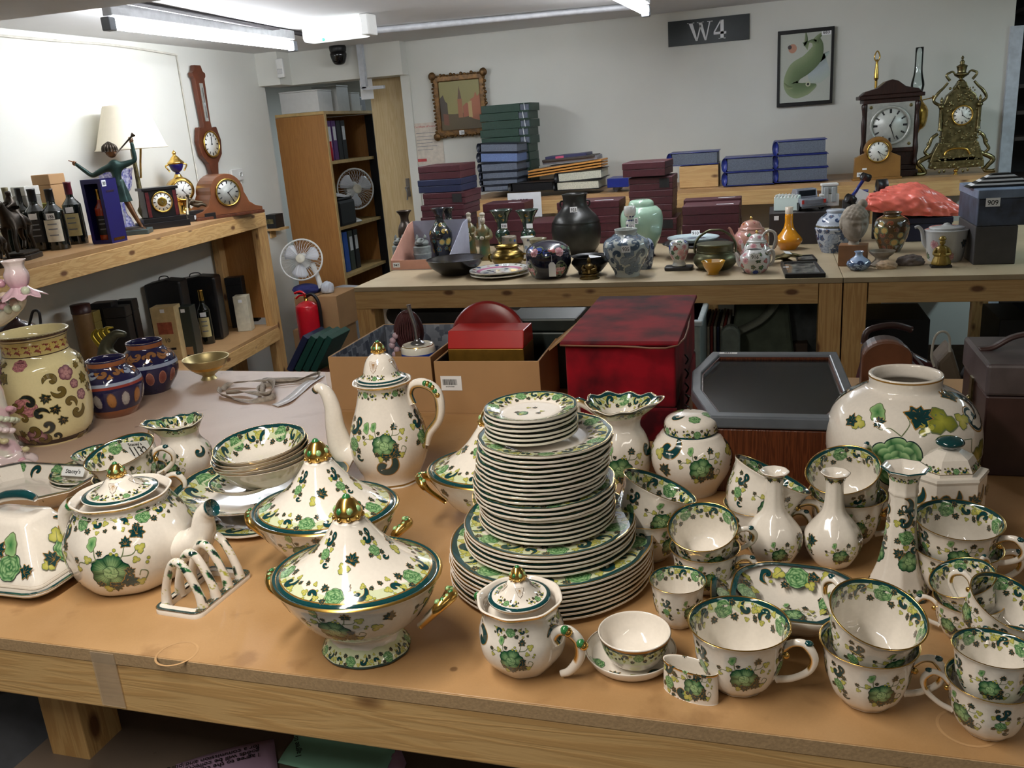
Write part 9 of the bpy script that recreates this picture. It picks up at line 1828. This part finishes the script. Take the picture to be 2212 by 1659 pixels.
# wine shaped mantel clock
b = shp(500,468); t = thing('arched_mantel_clock','mahogany mantel clock with humped top at the end of the left shelf','clock',tuple(b),1.12); h = zvert(b.x,b.y,374)-SZ; w_ = .2; zc = h*.56; r_ = h*.43
pr = [(-w_,.016),(w_,.016),(w_,.035),(w_*.8,.045),(w_*.62,.07),(w_*.55,zc*.8)]+[(r_*cos(a),zc+r_*sin(a)) for a in np.linspace(-.05,PI+.05,17)]+[(-w_*.55,zc*.8),(-w_*.62,.07),(-w_*.8,.045),(-w_,.035)]
m = MB(); m.prism(pr,0,.16,M=xz); m.build('case',mat('inlaid_mahogany',rgb(112,66,38),.3,var=.15,scale=12),t,bevel=.003); MB().box(-w_*1.03,w_*1.03,-.008,.168,0,.016).build('plinth',MAHOG,t,bevel=.003); dial(t,(0,-.003,zc),r_*.7,SILVD,hands=(1.,2.6),rim=BRASS)
# barometer on the wall
zt,zb,zd = onx(412,142,WX).z,onx(468,378,WX).z,onx(450,312,WX).z; yb = onx(440,300,WX).y; t = thing('wall_barometer','banjo barometer with thermometer and cream dial hanging on the left wall','barometer',(WX+.012,yb,zb)); MW = mat('carved_walnut',rgb(92,48,30),.35,var=.2,scale=20); h = zt-zb; zd_ = zd-zb; r_ = .085
Mx = Matrix(((0,0,1,0),(1,0,0,0),(0,1,0,0),(0,0,0,1)))
pr = [(-.03,0),(0,-.02),(.03,0),(.045,zd_-r_*1.3),(r_*1.15,zd_-r_*.7),(r_*1.3,zd_+.02),(r_*1.0,zd_+r_*1.15),(.04,zd_+r_*1.1),(.036,zd_+r_*1.5),(.046,h*.88),(.06,h*.9),(.062,h*.93),(.04,h*.95),(.03,h),(-.03,h),(-.04,h*.95),(-.062,h*.93),(-.06,h*.9),(-.046,h*.88),(-.036,zd_+r_*1.5),(-.04,zd_+r_*1.1),(-r_*1.0,zd_+r_*1.15),(-r_*1.3,zd_+.02),(-r_*1.15,zd_-r_*.7),(-.045,zd_-r_*1.3)]
m = MB(); m.prism(pr,0,.03,M=Mx); m.build('case',MW,t,bevel=.004); MB().box(.03,.034,-.014,.014,h*.5,h*.84).build('thermometer_plate',SILVD,t); m = MB(); m.rod((.036,0,h*.53),(.036,0,h*.8),.002); m.build('thermometer_tube',STEEL,t)
dial(t,(.034,0,zd_),r_*.85,DIAL,hands=(0,.1),rim=BRASS,rotm=MR(PI/2,4,'Z'))
a = onx(506,378,WX); t = thing('thermostat','white thermostat box with trailing cable on the left wall','thermostat',(WX+.001,a.y,a.z)); MB().box(0,.025,-.06,.06,-.035,.035).build('housing',WHITEP,t,bevel=.004); m = MB(); m.rod((.02,.03,.0),(.032,.03,0),.014); m.build('dial_knob',WHITEP,t); m = MB(); m.tube([(.01,.04,-.03),(.012,.05,-.12),(.01,.03,-.22)],.003,6); m.build('cable',WHITEP,t)
# lower shelf
LZ_ = LZ
def lbox(name,lab,cat,x0,x1,y0,y1,dep,m,top=None,rz=.3,push=0.): return sbox(name,lab,cat,x0,x1,y0,y1,dep,m,z0=LZ_,top=top,rz=rz,push=push)
BC = mat('black_carton',rgb(26,26,28),.4,var=.1)
for x0,x1,y0,y1,lab in ((246,290,655,800,'black bottle carton left of the whisky box'),(284,320,650,795,'black bottle carton touching the whisky box'),(254,300,664,815,'matt black carton nearest the blue lustre vases'),(510,545,600,700,'black carton behind the small white box'),(540,566,597,688,'black carton with silver band at the shelf end')): lbox('bottle_carton',lab,'box',x0,x1,y0,y1,.07,BC,BC)
t,w,h = lbox('whisky_box','cream whisky box printed with a red emblem on the lower left shelf','box',345,397,664,779,.09,mat('cream_whisky_card',rgb(196,172,124),.5)); MB().box(-w*.6,w*.6,-.0012,0,h*.5,h*.72).build('emblem',mat('red_emblem',rgb(160,84,60),.6,var=.4),t); text('lettering','10',.03,t,(0,-.0015,h*.38),m=BLACKI); MB().box(-w*.6,w*.6,-.0012,0,h*.2,h*.24).build('text_band',BLACKI,t); sticker(t,(0,-.001,h*.93),.022,.018)
t,w,h = lbox('whisky_box','dark green bottle box with printed bottle beside the cream whisky box','box',398,428,664,770,.09,mat('dark_green_box',rgb(36,44,38),.4)); MB().box(-w*.6,w*.5,-.001,0,h*.04,h*.2).build('label_print',mat('tan_print',rgb(150,116,80),.5),t); sticker(t,(0,-.001,h*.93),.022,.018)
bottle(426,756,27,668,'dark bottle with foil neck right of the green bottle box',GILT,YLL,'',LZ_,grp='bottles on the lower left shelf'); bottle(452,741,27,626,'tall slim bottle with gold foil neck in front of the black bag',GILT,YLL,'',LZ_,grp='bottles on the lower left shelf')
t,w,h = lbox('white_bottle_box','narrow white bottle box standing on the lower left shelf','box',514,544,640,716,.07,mat('cream_white_card',rgb(206,200,178),.5)); sticker(t,(0,-.001,h*.86),.022,.018)
for x0,x1,y0,y1,lab,mm in ((352,430,606,722,'black carrier bag standing behind the whisky boxes',BC),(420,510,598,708,'large crumpled black bag in the middle of the lower left shelf',mat('black_polythene',rgb(22,23,26),.3,bump=.6,scale=14))):
    t,w,h = lbox('black_bag',lab,'bag',x0,x1,y0,y1,.0005,mm,push=.06); bpy.data.objects.remove(t.children[0]); k_ = MB(); k_.prism([(-w*.95,0),(w*.95,0),(w,h*.97),(w*.2,h),(-w,h*.95)],0,.12,M=xz); k_.build('body',mm,t,bevel=.012,seg=3); m = MB(); m.tube([(-w*.3,.05,h*.96),(-w*.2,.05,h*1.03),(w*.2,.05,h*1.03),(w*.3,.05,h*.96)],.003,6); m.build('handle',BLACKP,t)
t,S,b,P = vase('amber_canister','amber cylindrical bottle tube with brown lid on the lower left shelf','canister',206,812,[(812,38),(680,38),(676,38)],LZ_,mat('amber_card',rgb(116,88,52),.5),open_=False,seg=24,k=1); m = MB(); r_ = P[2][0]; z_ = P[-1][1]; m.lathe([(r_*1.04,z_-.0),(r_*1.04,z_+.04),(0,z_+.042)],24,k=1); m.build('lid',mat('maroon_lid',rgb(58,28,26),.4),t)
lbox('yellow_carton','dull yellow carton beside the amber canister','box',216,244,676,812,.07,mat('dull_yellow_card',rgb(128,110,54),.5),mat('dull_yellow_card',rgb(128,110,54)))
# winged beast behind the blue vases
b = onz(250,806,TABLE); t = thing('winged_beast','patinated metal winged beast with gilt crest behind the blue lustre vases','sculpture',tuple(b),.3); k = .9
skin('beast',[(-.04*k,0,.02,.02),(-.03*k,0,.06,.024),(.0,0,.095,.018),(.03*k,0,.115,.014),(.06*k,0,.108,.008),(.02*k,-.01,.05,.016),(.03*k,-.015,.012,.01)],[(0,1),(1,2),(2,3),(3,4),(1,5),(5,6)],mat('grey_green_patina',rgb(84,84,66),.4,.5,var=.4,scale=25),t)
for s in (0,1,2,3): m = MB(); m.tube([(-.03*k+.012*s,.0,.08+.008*s),(-.05*k+.014*s,.005,.11+.006*s),(-.035*k+.016*s,.008,.13)],[.008,.007,.002],8,flat=.5); m.build('crest_feather',mat('gilt_crest',rgb(150,132,44),.3,.8,var=.2),t)
MB().box(-.06,.06,-.03,.03,0,.006).build('base',BRONZE,t)
